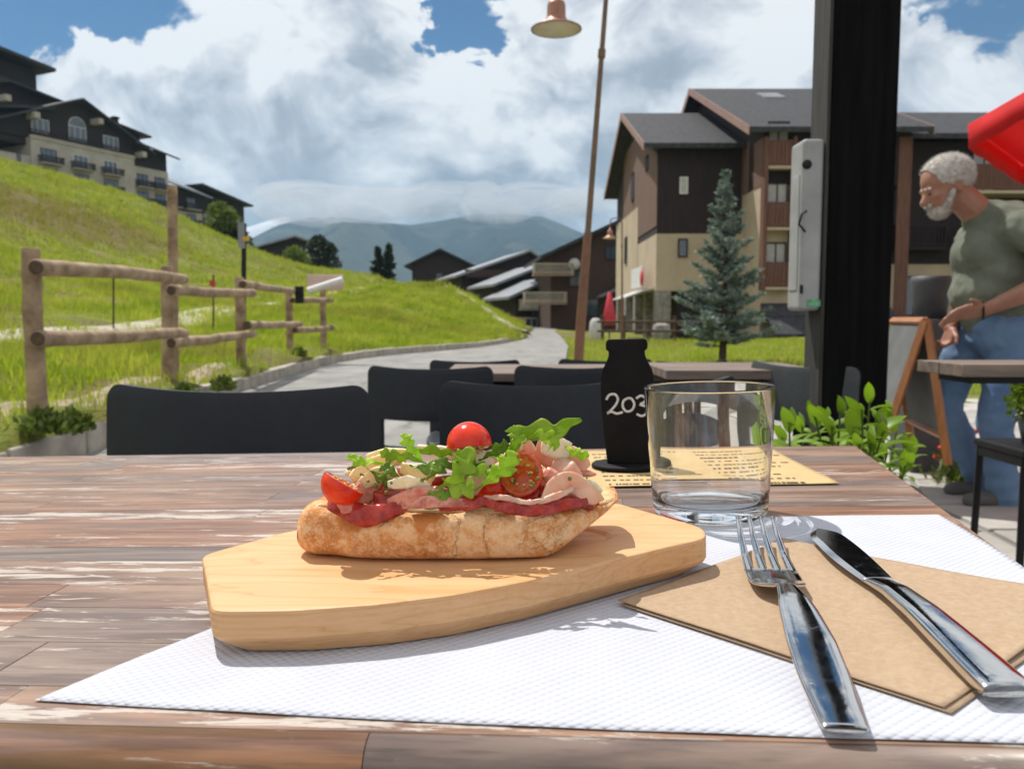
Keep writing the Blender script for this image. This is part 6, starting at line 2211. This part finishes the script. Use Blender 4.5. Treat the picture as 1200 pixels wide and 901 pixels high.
def polar(poly, c, n):
    out = []
    for k in range(n):
        a = 2 * math.pi * k / n
        d_ = Vector((math.cos(a), math.sin(a)))
        best = None
        for i in range(len(poly)):
            p, q_ = Vector((poly[i].x, poly[i].y)) - c, Vector((poly[(i + 1) % len(poly)].x, poly[(i + 1) % len(poly)].y)) - c
            e = q_ - p
            den = d_.x * e.y - d_.y * e.x
            if abs(den) < 1e-12: continue
            tt = (p.x * e.y - p.y * e.x) / den
            uu = (p.x * d_.y - p.y * d_.x) / den
            if tt > 0 and -1e-6 <= uu <= 1 + 1e-6 and (best is None or tt > best): best = tt
        out.append(best or .05)
    return out
NB = 240
rad = polar(poly, Vector((cx_, cy_)), NB)
for _ in range(2):
    rad = [(rad[i - 1] + 2 * rad[i] + rad[(i + 1) % NB]) / 4 for i in range(NB)]
bread_c = Vector((tl(535, 640, HT).x - cx_, tl(535, 628, HT).y - cy_))
ring_specs = []
vs, fs = [], []
def addring(fn, z):
    i0 = len(vs)
    for k in range(NB):
        a = 2 * math.pi * k / NB
        x, y_ = fn(k, a)
        vs.append((x, y_, z(k, a) if callable(z) else z))
    return i0
RA, RB = .083, .031
def rec(k, a, g=1.0):
    # recess ellipse point at matching fraction
    return (bread_c.x + RA * g * math.cos(a), bread_c.y + RB * g * math.sin(a))
def outl(k, a, g=1.0, off=0.0):
    r = rad[k] * g - off
    return (r * math.cos(a), r * math.sin(a))
def undr(k, a, g=0):
    r = rad[k]
    x, y_ = r * math.cos(a), r * math.sin(a)
    return (x * .90, y_ * .93)
rr = [addring(lambda k, a: rec(k, a, .02), HT - .0016), addring(lambda k, a: rec(k, a, .96), HT - .0016), addring(lambda k, a: rec(k, a, 1.0), HT - .0001), addring(lambda k, a: rec(k, a, 1.015), HT),
      addring(lambda k, a: outl(k, a, 1, .0016), HT), addring(lambda k, a: outl(k, a, 1, .0005), HT - .0004), addring(outl, HT - .0016), addring(outl, .0095), addring(lambda k, a: outl(k, a, 1, .0012), .0078), addring(undr, .0016), addring(lambda k, a: (undr(k, a)[0] * .02, undr(k, a)[1] * .02), .0016)]
for a, b_ in zip(rr[:-1], rr[1:]):
    for k in range(NB):
        fs.append((a + k, b_ + k, b_ + (k + 1) % NB, a + (k + 1) % NB))
fs.append(tuple(rr[0] + k for k in range(NB)))
fs.append(tuple(reversed([rr[-1] + k for k in range(NB)])))
mb = MB(); mb.add(vs, fs)
mb.sm = [False] * len(fs)
bo = mb.build('serving_board', M['beech'])
bo.data.polygons.foreach_set('use_smooth', [3 * NB <= i < 10 * NB and False for i in range(len(bo.data.polygons))])
bo.matrix_basis = TM @ Matrix.Translation((cx_, cy_, 0))
tag(bo, 'pale beech serving board carrying the open sandwich', 'board')

# ------------------------------------------------------------------ open sandwich
M['ham_red'] = pm('cured_ham_red', (.25, .008, .007), (.50, .05, .03), 140, .15, sss=.05, bmp=.3, bdist=.0008, bscale=250, rvar=.2)
M['ham_pink'] = pm('cured_ham_pink', (.62, .15, .10), (.74, .33, .23), 110, .3, sss=.1, bmp=.3, bdist=.0008, bscale=300, c3=(.45, .10, .07))
M['ham_pale'] = pm('cooked_ham_pale', (.76, .37, .23), (.84, .54, .38), 70, .35, sss=.1, bmp=.25, bdist=.0008, bscale=200)
M['fat'] = pm('ham_fat', (.76, .50, .38), (.68, .34, .25), 120, .35, sss=.3, bmp=.3, bdist=.0008, bscale=260)
M['cheese'] = pm('cheese_shaving', (.80, .70, .44), (.74, .60, .30), 60, .45, sss=.3, bmp=.25, bdist=.0006, bscale=300)
M['white_cheese'] = pm('white_cheese', (.82, .78, .64), (.76, .70, .5), 60, .45, sss=.3, bmp=.3, bdist=.0006, bscale=250)
M['tomato'] = pm('tomato_skin', (.78, .045, .006), (.62, .018, .005), 90, .18, sss=.15, coat=.15, spec=.35, bmp=.12, bdist=.0008, bscale=120, rvar=.12)
M['tomato_or'] = pm('orange_tomato_flesh', (.66, .12, .02), (.55, .045, .015), 160, .15, sss=.3, coat=.5, c3=(.72, .24, .05), bmp=.3, bdist=.001, bscale=200)
M['rocket'] = leaf_mat('rocket_leaf', (.34, .54, .03), (.50, .66, .07), 120, .38, .5, objvar=.3)
M['rocket_dark'] = leaf_mat('dark_rocket_leaf', (.13, .26, .02), (.24, .38, .035), 120, .35, .3, objvar=.25)
M['seed'] = pm('tomato_seed', (.75, .42, .12), (.6, .3, .06), 100, .3)
M['pesto'] = pm('pesto', (.12, .16, .02), (.22, .22, .04), 300, .3, bmp=.6, bdist=.001, bscale=500)
m, t, b = new_mat('floured_bread_crust')
co = t.add('ShaderNodeTexCoord').outputs['Object']
sp = t.add('ShaderNodeSeparateXYZ'); t.put(sp.inputs[0], co)
nA, nB_, nC_ = t.noise(co, 42, 6, .65), t.noise(co, 160, 7, .75), t.noise(co, 600, 4, .7)
c = t.ramp(nA, [(.34, (.50, .185, .045)), (.5, (.70, .31, .10)), (.66, (.80, .42, .165))])
c = t.mix(t.math('MULTIPLY', t.maprange(t.math('ADD', nB_, t.math('MULTIPLY', nA, .6)), .72, .92), .85), c, (.86, .56, .31))
c = t.mix(t.math('MULTIPLY', t.maprange(nC_, .48, .66), .45), c, (.92, .72, .50))
# oil soaked from the toppings, running down from the top rim
oil = t.math('SUBTRACT', sp.outputs[2], t.math('MULTIPLY', t.noise(t.vmath('MULTIPLY', co, (1, 1, .35)), 62, 3, .5), .052))
oilm = t.maprange(oil, -.003, .001)
c = t.mix(t.math('MULTIPLY', oilm, .85), c, (.56, .17, .022))
t.put(b.inputs['Base Color'], c)
t.put(b.inputs['Roughness'], t.math('SUBTRACT', .92, t.math('MULTIPLY', oilm, .5)))
b.inputs['Specular IOR Level'].default_value = .3
vor = t.add('ShaderNodeTexVoronoi', feature='DISTANCE_TO_EDGE'); vor.inputs['Scale'].default_value = 38
t.put(vor.inputs['Vector'], t.vmath('ADD', t.vmath('MULTIPLY', co, (1.2, 1.2, .4)), t.vmath('SCALE', t.noise(co, 45, 4, .6, 0, 1), .03)))
crack = t.math('SUBTRACT', 1.0, t.maprange(vor.outputs[0], 0, .05))
crack = t.math('MULTIPLY', crack, t.maprange(t.noise(co, 25, 2), .5, .6))
bump(t, b, t.math('SUBTRACT', t.math('ADD', t.math('ADD', nA, t.math('MULTIPLY', nB_, .5)), t.math('MULTIPLY', nC_, .2)), t.math('MULTIPLY', crack, .6)), .8, .0025)
M['crust'] = m
M['crumb'] = pm('bread_crumb', (.70, .50, .26), (.60, .36, .15), 120, .8, bmp=.8, bdist=.002, bscale=220)

BA = tl(352, 640, HT)
sw_c = tl(535, 640, HT)
SWM = TM @ Matrix.Translation((sw_c.x, sw_c.y, HT))
sw = empty('open_sandwich', mat=SWM, label='open sandwich on crusty bread with ham, cheese, tomato halves and rocket', cat='sandwich')
SWI = SWM.inverted()
# sections: front bottom pixel u, v(bottom), v(top front); half depth
secpx = [(349.5, 640, 616, .022, .005), (350.5, 646, 605, .027, .002), (356, 652, 596, .030, .001), (366, 656, 592, .032, 0), (385, 657, 592, .033, 0), (420, 661, 596, .036, 0), (480, 662, 599, .037, 0), (540, 662, 600, .037, 0), (600, 661, 600, .037, 0), (640, 658, 599, .036, 0), (668, 640, 596, .034, .006), (694, 617, 592, .030, .013), (712, 600, 588, .024, .018), (721, 590, 584, .015, .0215), (724, 586, 583.5, .006, .0230)]
vs, fs = [], []
NS = 44
crs = []
for i, (u, vb, vt, hw, hz) in enumerate(secpx):
    pb = TMI @ tab(u, vb, HT + hz)
    wpt = tab(u, vb, HT + hz)
    pt_ = TMI @ P(u, vt, wpt.y + .003)
    zb, zt = pb.z, max(pt_.z, pb.z + .001)
    crs.append((pb.x, pb.y - .0004, zb, zt, hw))
print('BREAD', [tuple(round(x, 4) for x in c) for c in crs])
# denser along the length
S_ = np.linspace(0, len(crs) - 1, 150)
arr = np.array(crs)
def cat(i, t_):
    p0, p1, p2, p3 = arr[max(i - 1, 0)], arr[i], arr[min(i + 1, len(arr) - 1)], arr[min(i + 2, len(arr) - 1)]
    return .5 * (2 * p1 + (p2 - p0) * t_ + (2 * p0 - 5 * p1 + 4 * p2 - p3) * t_ ** 2 + (3 * p1 - p0 - 3 * p2 + p3) * t_ ** 3)
prof = []
for k in range(NS):
    a = 2 * math.pi * k / NS - math.pi / 2
    prof.append((math.copysign(abs(math.cos(a)) ** .34, math.cos(a)), math.copysign(abs(math.sin(a)) ** .45, math.sin(a))))
for s in S_:
    i = min(int(s), len(crs) - 2)
    c = cat(i, s - i)
    zc, hz_ = (c[2] + c[3]) / 2, abs(c[3] - c[2]) / 2
    for (py, pz) in prof:
        taper = 1 - .05 * max(0, -pz) - .06 * max(0, pz)
        yy = c[1] + c[4] + py * c[4] * taper
        zz = zc + pz * hz_
        nn = mnoise.noise(Vector((c[0] * 45, yy * 45, zz * 45))) * .0022 + mnoise.noise(Vector((c[0] * 130, yy * 130, zz * 100))) * .0008 + mnoise.noise(Vector((c[0] * 420, yy * 420, zz * 420))) * .0003
        vs.append((c[0], yy - nn * (1 if py < 0 else -1), max(zz + nn * .5, .0203)))
nr_ = len(S_)
for i in range(nr_ - 1):
    for k in range(NS):
        fs.append((i * NS + k, (i + 1) * NS + k, (i + 1) * NS + (k + 1) % NS, i * NS + (k + 1) % NS))
fs += [tuple(range(NS)), tuple(reversed(range((nr_ - 1) * NS, nr_ * NS)))]
vs = [tuple(SWI @ (TM @ Vector(v))) for v in vs]
mb = MB(); mb.add(vs, fs, smooth=True)
brd = mb.build('bread', M['crust'], sw, weld=True)
# crumb bed lying on top
cv = []
mb = MB()
bed = []
for (x, y_, zb, zt, hw) in crs[1:-1]:
    bed.append((x, y_ + hw, zt, hw * .80))
vs, fs = [], []
for (x, yc, zt, hw) in bed:
    for k in range(9):
        f = k / 8 * 2 - 1
        vs.append(SWI @ TL(x * .985 + .0008, yc + f * hw, zt + .0014 * math.sqrt(max(0, 1 - f * f)) - .0012))
for i in range(len(bed) - 1):
    for k in range(8):
        fs.append((i * 9 + k, (i + 1) * 9 + k, (i + 1) * 9 + k + 1, i * 9 + k + 1))
mb.add(vs, fs, smooth=True); mb.build('crumb', M['crumb'], sw, solid=.001)

BFU = [p_[0] for p_ in secpx]
BFY = [(TM @ Vector((c_[0], c_[1] + .0018, c_[3]))).y for c_ in crs]
print('BFY', [round(x, 4) for x in BFY])
def P_(u, v, Y_):
    a_u = float(np.interp(u, (380, 430, 520, 600, 660, 700), (.436, .416, .413, .410, .413, .43)))
    return P(u, v, float(np.interp(u, BFU, BFY)) - .001 + (Y_ - a_u))
VD = Vector((0, -1, .25)).normalized()          # roughly towards the viewer
def ribbon(name, pts, widths, mat, roll=0.0, ruffle=(0, 0), n=30, m_=6, thick=.0011, par=None, seed=0, lobes=0.0, side0=None):
    W_ = [P_(*p) for p in pts]
    def at(t_):
        t_ = min(max(t_, 0), .9999) * (len(W_) - 1)
        i = int(t_); f = t_ - i
        p0, p1, p2, p3 = W_[max(i - 1, 0)], W_[i], W_[i + 1], W_[min(i + 2, len(W_) - 1)]
        return .5 * (2 * p1 + (p2 - p0) * f + (2 * p0 - 5 * p1 + 4 * p2 - p3) * f ** 2 + (3 * p1 - p0 - 3 * p2 + p3) * f ** 3)
    vs, fs = [], []
    for i in range(n + 1):
        t_ = i / n
        p = at(t_)
        tg = (at(t_ + .02) - at(t_ - .02)).normalized()
        sd = tg.cross(VD).normalized() if side0 is None else (Vector(side0) - tg * tg.dot(Vector(side0))).normalized()
        r_ = roll if not isinstance(roll, (tuple, list)) else roll[0] + (roll[1] - roll[0]) * t_
        sd = Quaternion(tg, r_) @ sd
        nn = tg.cross(sd).normalized()
        w_ = float(np.interp(t_, np.linspace(0, 1, len(widths)), widths))
        for k in range(m_ + 1):
            f = k / m_ * 2 - 1
            wl = w_
            if lobes:
                q_ = t_ * lobes * (1) + (0 if f < 0 else .45)
                tri = .5 + .5 * math.cos(q_ * 6.283)
                wl = w_ * (.42 + .58 * tri ** .7) if abs(f) > .3 else w_
            off_ = ruffle[0] * math.sin(ruffle[1] * t_ * 6.283 + f * 1.3 + seed) * (.4 + .6 * abs(f)) + .0007 * mnoise.noise(Vector((t_ * 9, f * 2, seed)))
            lob = tg * (wl * .35 * abs(f) if lobes else 0)
            vs.append(SWI @ (p + sd * f * wl + nn * off_ + nn * (.10 * wl * f * f) + lob))
    for i in range(n):
        for k in range(m_):
            a = i * (m_ + 1) + k
            fs.append((a, a + 1, a + m_ + 2, a + m_ + 1))
    mb = MB(); mb.add(vs, fs, smooth=True)
    o = mb.build(name, M[mat], sw, solid=thick)
    return o
# ham
rb = ribbon
rb('ham_slice', [(384, 588, .436), (402, 595, .425), (428, 604, .416), (455, 599, .415), (478, 591, .418)], [.003, .0046, .0058, .004, .002], 'ham_red', 0, (.0014, 3.5), seed=1)
rb('ham_slice', [(398, 596, .422), (418, 585, .425), (436, 570, .43), (446, 556, .44)], [.003, .0055, .0065, .004], 'ham_pink', .3, (.0012, 1.6), seed=2)
rb('ham_slice', [(446, 600, .418), (455, 580, .424), (462, 562, .436)], [.004, .008, .005], 'ham_red', -.2, (.001, 2), seed=6)
rb('ham_slice', [(455, 590, .418), (485, 580, .415), (515, 579, .415), (545, 582, .417)], [.0022, .0036, .0036, .002], 'ham_pink', .2, (.0009, 3.5), seed=3)
rb('ham_slice', [(470, 592, .416), (500, 588, .413), (530, 588, .413), (552, 590, .415)], [.0018, .003, .0026, .0014], 'ham_pink', -.1, (.0008, 2.5), seed=7)
rb('ham_slice', [(515, 594, .416), (545, 590, .414), (572, 587, .415)], [.002, .0034, .002], 'ham_red', .1, (.001, 2), seed=8)
rb('ham_slice', [(541, 587, .42), (552, 572, .42), (566, 558, .425)], [.001, .0055, .003], 'ham_pale', .5, (.0006, 1), seed=4)
rb('ham_slice', [(568, 588, .416), (595, 593, .411), (625, 595, .410), (655, 592, .413), (688, 587, .42)], [.002, .0036, .0042, .0032, .002], 'ham_red', 0, (.0013, 4), seed=5)
rb('ham_fat', [(566, 583, .416), (592, 583, .411), (620, 589, .409), (650, 582, .410), (672, 572, .416)], [.0006, .0013, .0007, .0016, .0008], 'fat', 0, (.0008, 4), seed=5)
rb('ham_slice', [(600, 580, .43), (640, 578, .425), (690, 586, .426), (702, 586, .432)], [.006, .007, .005, .0025], 'ham_red', .5, (.0015, 3), seed=9)
rb('ham_slice', [(634, 592, .416), (650, 574, .415), (668, 566, .418), (690, 580, .42), (703, 586, .426)], [.0015, .005, .0062, .0045, .002], 'ham_pale', .35, (.0016, 2.2), seed=11)
rb('ham_slice', [(648, 545, .432), (662, 556, .422), (676, 572, .420)], [.005, .008, .005], 'fat', .2, (.0012, 2), seed=12, thick=.0016)
rb('ham_slice', [(628, 524, .44), (652, 534, .435), (672, 541, .434), (684, 552, .436)], [.006, .0085, .0075, .004], 'ham_pale', .35, (.0012, 1.5), seed=13, thick=.0022)
rb('ham_slice', [(606, 514, .44), (612, 522, .437), (622, 534, .435)], [.004, .0058, .004], 'ham_pale', .4, (.0008, 1), seed=14, thick=.003)
rb('ham_slice', [(636, 555, .426), (644, 562, .424), (652, 575, .422)], [.004, .006, .003], 'ham_pink', .2, (.001, 1), seed=15)
rb('ham_slice', [(560, 575, .428), (590, 582, .426), (630, 588, .422)], [.008, .010, .006], 'ham_red', .2, (.001, 2), seed=16)
rb('ham_slice', [(470, 580, .432), (520, 578, .430), (570, 578, .430)], [.008, .009, .008], 'ham_red', .3, (.0015, 3), seed=17)
# cheese slivers
for i, (pts, wd, rl, mt, tk) in enumerate((
    ([(412, 562, .436), (430, 548, .434), (452, 540, .436), (476, 538, .44)], [.0022, .0042, .0040, .002], .5, 'cheese', .0018),
    ([(418, 572, .432), (440, 558, .428), (462, 552, .43)], [.002, .0045, .003], .3, 'cheese', .0018),
    ([(455, 568, .42), (478, 566, .417), (504, 572, .418)], [.0015, .0040, .0018], .45, 'white_cheese', .0014),
    ([(470, 548, .426), (492, 556, .424), (508, 562, .425)], [.003, .0048, .003], .6, 'cheese', .0015),
    ([(490, 524, .44), (515, 530, .437), (545, 534, .436), (566, 530, .438)], [.0016, .0036, .0036, .002], .7, 'white_cheese', .0016),
    ([(548, 540, .434), (565, 541, .431), (580, 532, .434)], [.003, .0052, .003], .4, 'white_cheese', .002),
    ([(430, 536, .444), (455, 531, .442), (480, 530, .442)], [.0016, .003, .002], .8, 'cheese', .0015),
    ([(636, 520, .433), (652, 524, .430), (668, 528, .432)], [.0048, .0058, .004], .2, 'white_cheese', .0026),
    ([(676, 566, .428), (690, 572, .427), (702, 580, .43)], [.002, .0045, .003], .2, 'white_cheese', .002),
    ([(596, 528, .436), (606, 522, .434), (612, 512, .436)], [.002, .004, .002], .3, 'cheese', .002))):
    rb('cheese_shaving', pts, wd, mt, rl, (.0005, 1), seed=20 + i, thick=tk)
# bed of filling under the leaves
rs = random.Random(31)
for i in range(44):
    u = rs.uniform(415, 690); v = rs.uniform(545, 588)
    c = SWI @ P_(u, v, rs.uniform(.432, .462))
    MB().ball(tuple(c), (rs.uniform(.004, .009), rs.uniform(.004, .007), rs.uniform(.002, .004)), 10, 7, rot=Matrix.Rotation(rs.uniform(-.6, .6), 3, 'Y')).build('filling', M[rs.choice(('ham_red', 'cheese', 'pesto', 'ham_pale', 'ham_pink'))], sw)

# tomato halves
def tomato(u, v, Y, r, face, mat='tomato', cut='tomato_or', squash=.95, label=None):
    c = SWI @ P_(u, v, Y)
    f = Vector(face).normalized()             # direction of the cut face
    rot = f.to_track_quat('Z', 'Y').to_matrix()
    prof = [(r * math.sin(a) * 1.0, -r * squash * math.cos(a)) for a in np.linspace(0, math.pi / 2 + .12, 14)]
    mb = MB(); mb.lathe(prof, 28, M=Matrix.Translation(c) @ rot.to_4x4())
    o = mb.build('tomato_half', M[mat], sw, label=label)
    re, ze = prof[-1]
    p2 = [(re, ze), (re * .93, ze + .0004), (re * .80, ze - .0002), (re * .7, ze - .0006), (re * .35, ze - .0003), (0, ze - .0001)]
    MB().lathe(p2, 28, M=Matrix.Translation(c) @ rot.to_4x4()).build('cut_face', M[cut], o)
    sd = MB()
    for k in range(9):
        a = k * .698 + .2
        rr_ = re * rs.uniform(.42, .66)
        sd.ball(tuple(c + rot @ Vector((rr_ * math.cos(a), rr_ * math.sin(a), ze + .0002))), (.0013, .0009, .0006), 7, 5, rot=rot)
    sd.build('seeds', M['seed'], o)['kind'] = 'stuff'
tomato(402, 568, .428, .0112, (.5, .25, .83), label=None)
tomato(550, 522, .434, .0118, (.12, -.22, -.97), squash=1.05)
tomato(611, 556, .424, .0112, (-.25, -.93, .22), mat='tomato', label='orange cut tomato half facing the viewer')
tomato(575, 574, .434, .0105, (.1, .5, .85))
# rocket leaves
def leaf(pts, w_, roll, mat='rocket', lobes=4.5, seed=0):
    n_ = len(pts)
    w_ *= 1.1
    wd = [w_ * .06, w_ * .12, w_ * .6, w_ * .95, w_, w_ * .85, w_ * .2]
    return rb('rocket_leaf', pts, wd, mat, roll, (.0006, 2.3), n=64, m_=8, thick=.00022, seed=seed, lobes=lobes)
L_ = [
 ([(577, 566, .42), (590, 548, .415), (600, 525, .418), (610, 508, .42), (632, 504, .418), (656, 502, .415), (680, 491, .412)], .0052, .25, 'rocket'),
 ([(556, 575, .416), (574, 562, .412), (592, 546, .410), (604, 530, .411)], .0050, .1, 'rocket'),
 ([(600, 530, .416), (606, 514, .414), (600, 500, .416)], .0045, .3, 'rocket'),
 ([(640, 530, .424), (648, 520, .418), (652, 508, .416), (650, 528, .412)], .003, .2, 'rocket'),
 ([(660, 520, .43), (672, 530, .424), (690, 534, .42)], .003, .3, 'rocket'),
 ([(507, 572, .416), (525, 566, .412), (540, 552, .411), (546, 538, .414), (535, 530, .416)], .0066, .15, 'rocket'),
 ([(518, 560, .414), (535, 572, .411), (556, 568, .411)], .0058, -.15, 'rocket'),
 ([(500, 545, .424), (488, 532, .42), (478, 518, .42), (475, 508, .422)], .0036, .3, 'rocket'),
 ([(455, 545, .426), (436, 541, .42), (420, 540, .42), (408, 533, .422)], .0030, .4, 'rocket'),
 ([(505, 545, .422), (480, 536, .418), (458, 534, .42), (446, 530, .422)], .0036, -.3, 'rocket'),
 ([(470, 560, .42), (458, 552, .416), (448, 545, .418)], .0036, .2, 'rocket_dark'),
 ([(480, 545, .42), (500, 548, .416), (520, 542, .416)], .0040, -.4, 'rocket_dark'),
 ([(500, 560, .418), (515, 550, .416), (522, 536, .42)], .0045, .5, 'rocket_dark'),
 ([(520, 548, .42), (545, 545, .418), (568, 550, .418)], .0045, .2, 'rocket_dark'),
 ([(540, 560, .418), (560, 552, .415), (582, 556, .414)], .0040, -.2, 'rocket'),
 ([(496, 574, .416), (512, 580, .413), (530, 580, .413)], .0034, .2, 'rocket_dark'),
 ([(560, 540, .428), (580, 530, .424), (596, 520, .424)], .0040, .6, 'rocket_dark'),
 ([(430, 548, .428), (445, 560, .424), (458, 566, .424)], .0030, .4, 'rocket_dark'),
 ([(575, 535, .424), (590, 540, .418), (600, 556, .414)], .0038, .1, 'rocket'),
 ([(470, 534, .43), (500, 528, .426), (530, 532, .424)], .0034, .7, 'rocket'),
 ([(612, 520, .424), (625, 512, .418), (642, 512, .416), (655, 518, .418)], .0040, .5, 'rocket'),
 ([(560, 532, .44), (585, 526, .438), (600, 528, .436)], .0050, .9, 'rocket_dark'),
 ([(505, 540, .44), (530, 546, .438), (560, 546, .436)], .0060, .9, 'rocket_dark')]
for i, (pts, w_, rl, mt) in enumerate(L_):
    leaf(pts, w_, rl, mt, 4.5 if len(pts) > 3 else 3.5, i * 1.7)
for i in range(46):
    u = rs.uniform(405, 700); v = rs.uniform(545, 597)
    c = SWI @ P_(u, v, .4195 + rs.uniform(-.004, .012))
    mb = MB()
    for k in range(3):
        mb.ball(tuple(c + Vector((rs.gauss(0, .0012), rs.gauss(0, .001), rs.gauss(0, .0008)))), rs.uniform(.0004, .0011), 6, 5)
    mb.build('pesto_crumb', M['pesto'], sw)

# ================================================================== HAZE
m = bpy.data.materials.new('haze_air'); m.use_nodes = True
nt = m.node_tree
for n in list(nt.nodes): nt.nodes.remove(n)
pv_ = nt.nodes.new('ShaderNodeVolumePrincipled')
pv_.inputs['Color'].default_value = (.50, .76, 1.0, 1)
pv_.inputs['Density'].default_value = HAZE_D
pv_.inputs['Anisotropy'].default_value = .2
ou = nt.nodes.new('ShaderNodeOutputMaterial')
nt.links.new(pv_.outputs[0], ou.inputs['Volume'])
co_ = CLOUDS[0].build('low_cloud', CLOUDS[1])
tag(co_, 'low cloud bank lying along the mountain ridge', 'cloud', kind='stuff')
if HAZE_D > 0:
    o = MB().bx(-9600, 9600, -60, 9400, -140, 830).build('haze', m)
    tag(o, kind='stuff', label='thin blue air haze over the valley', cat='haze')
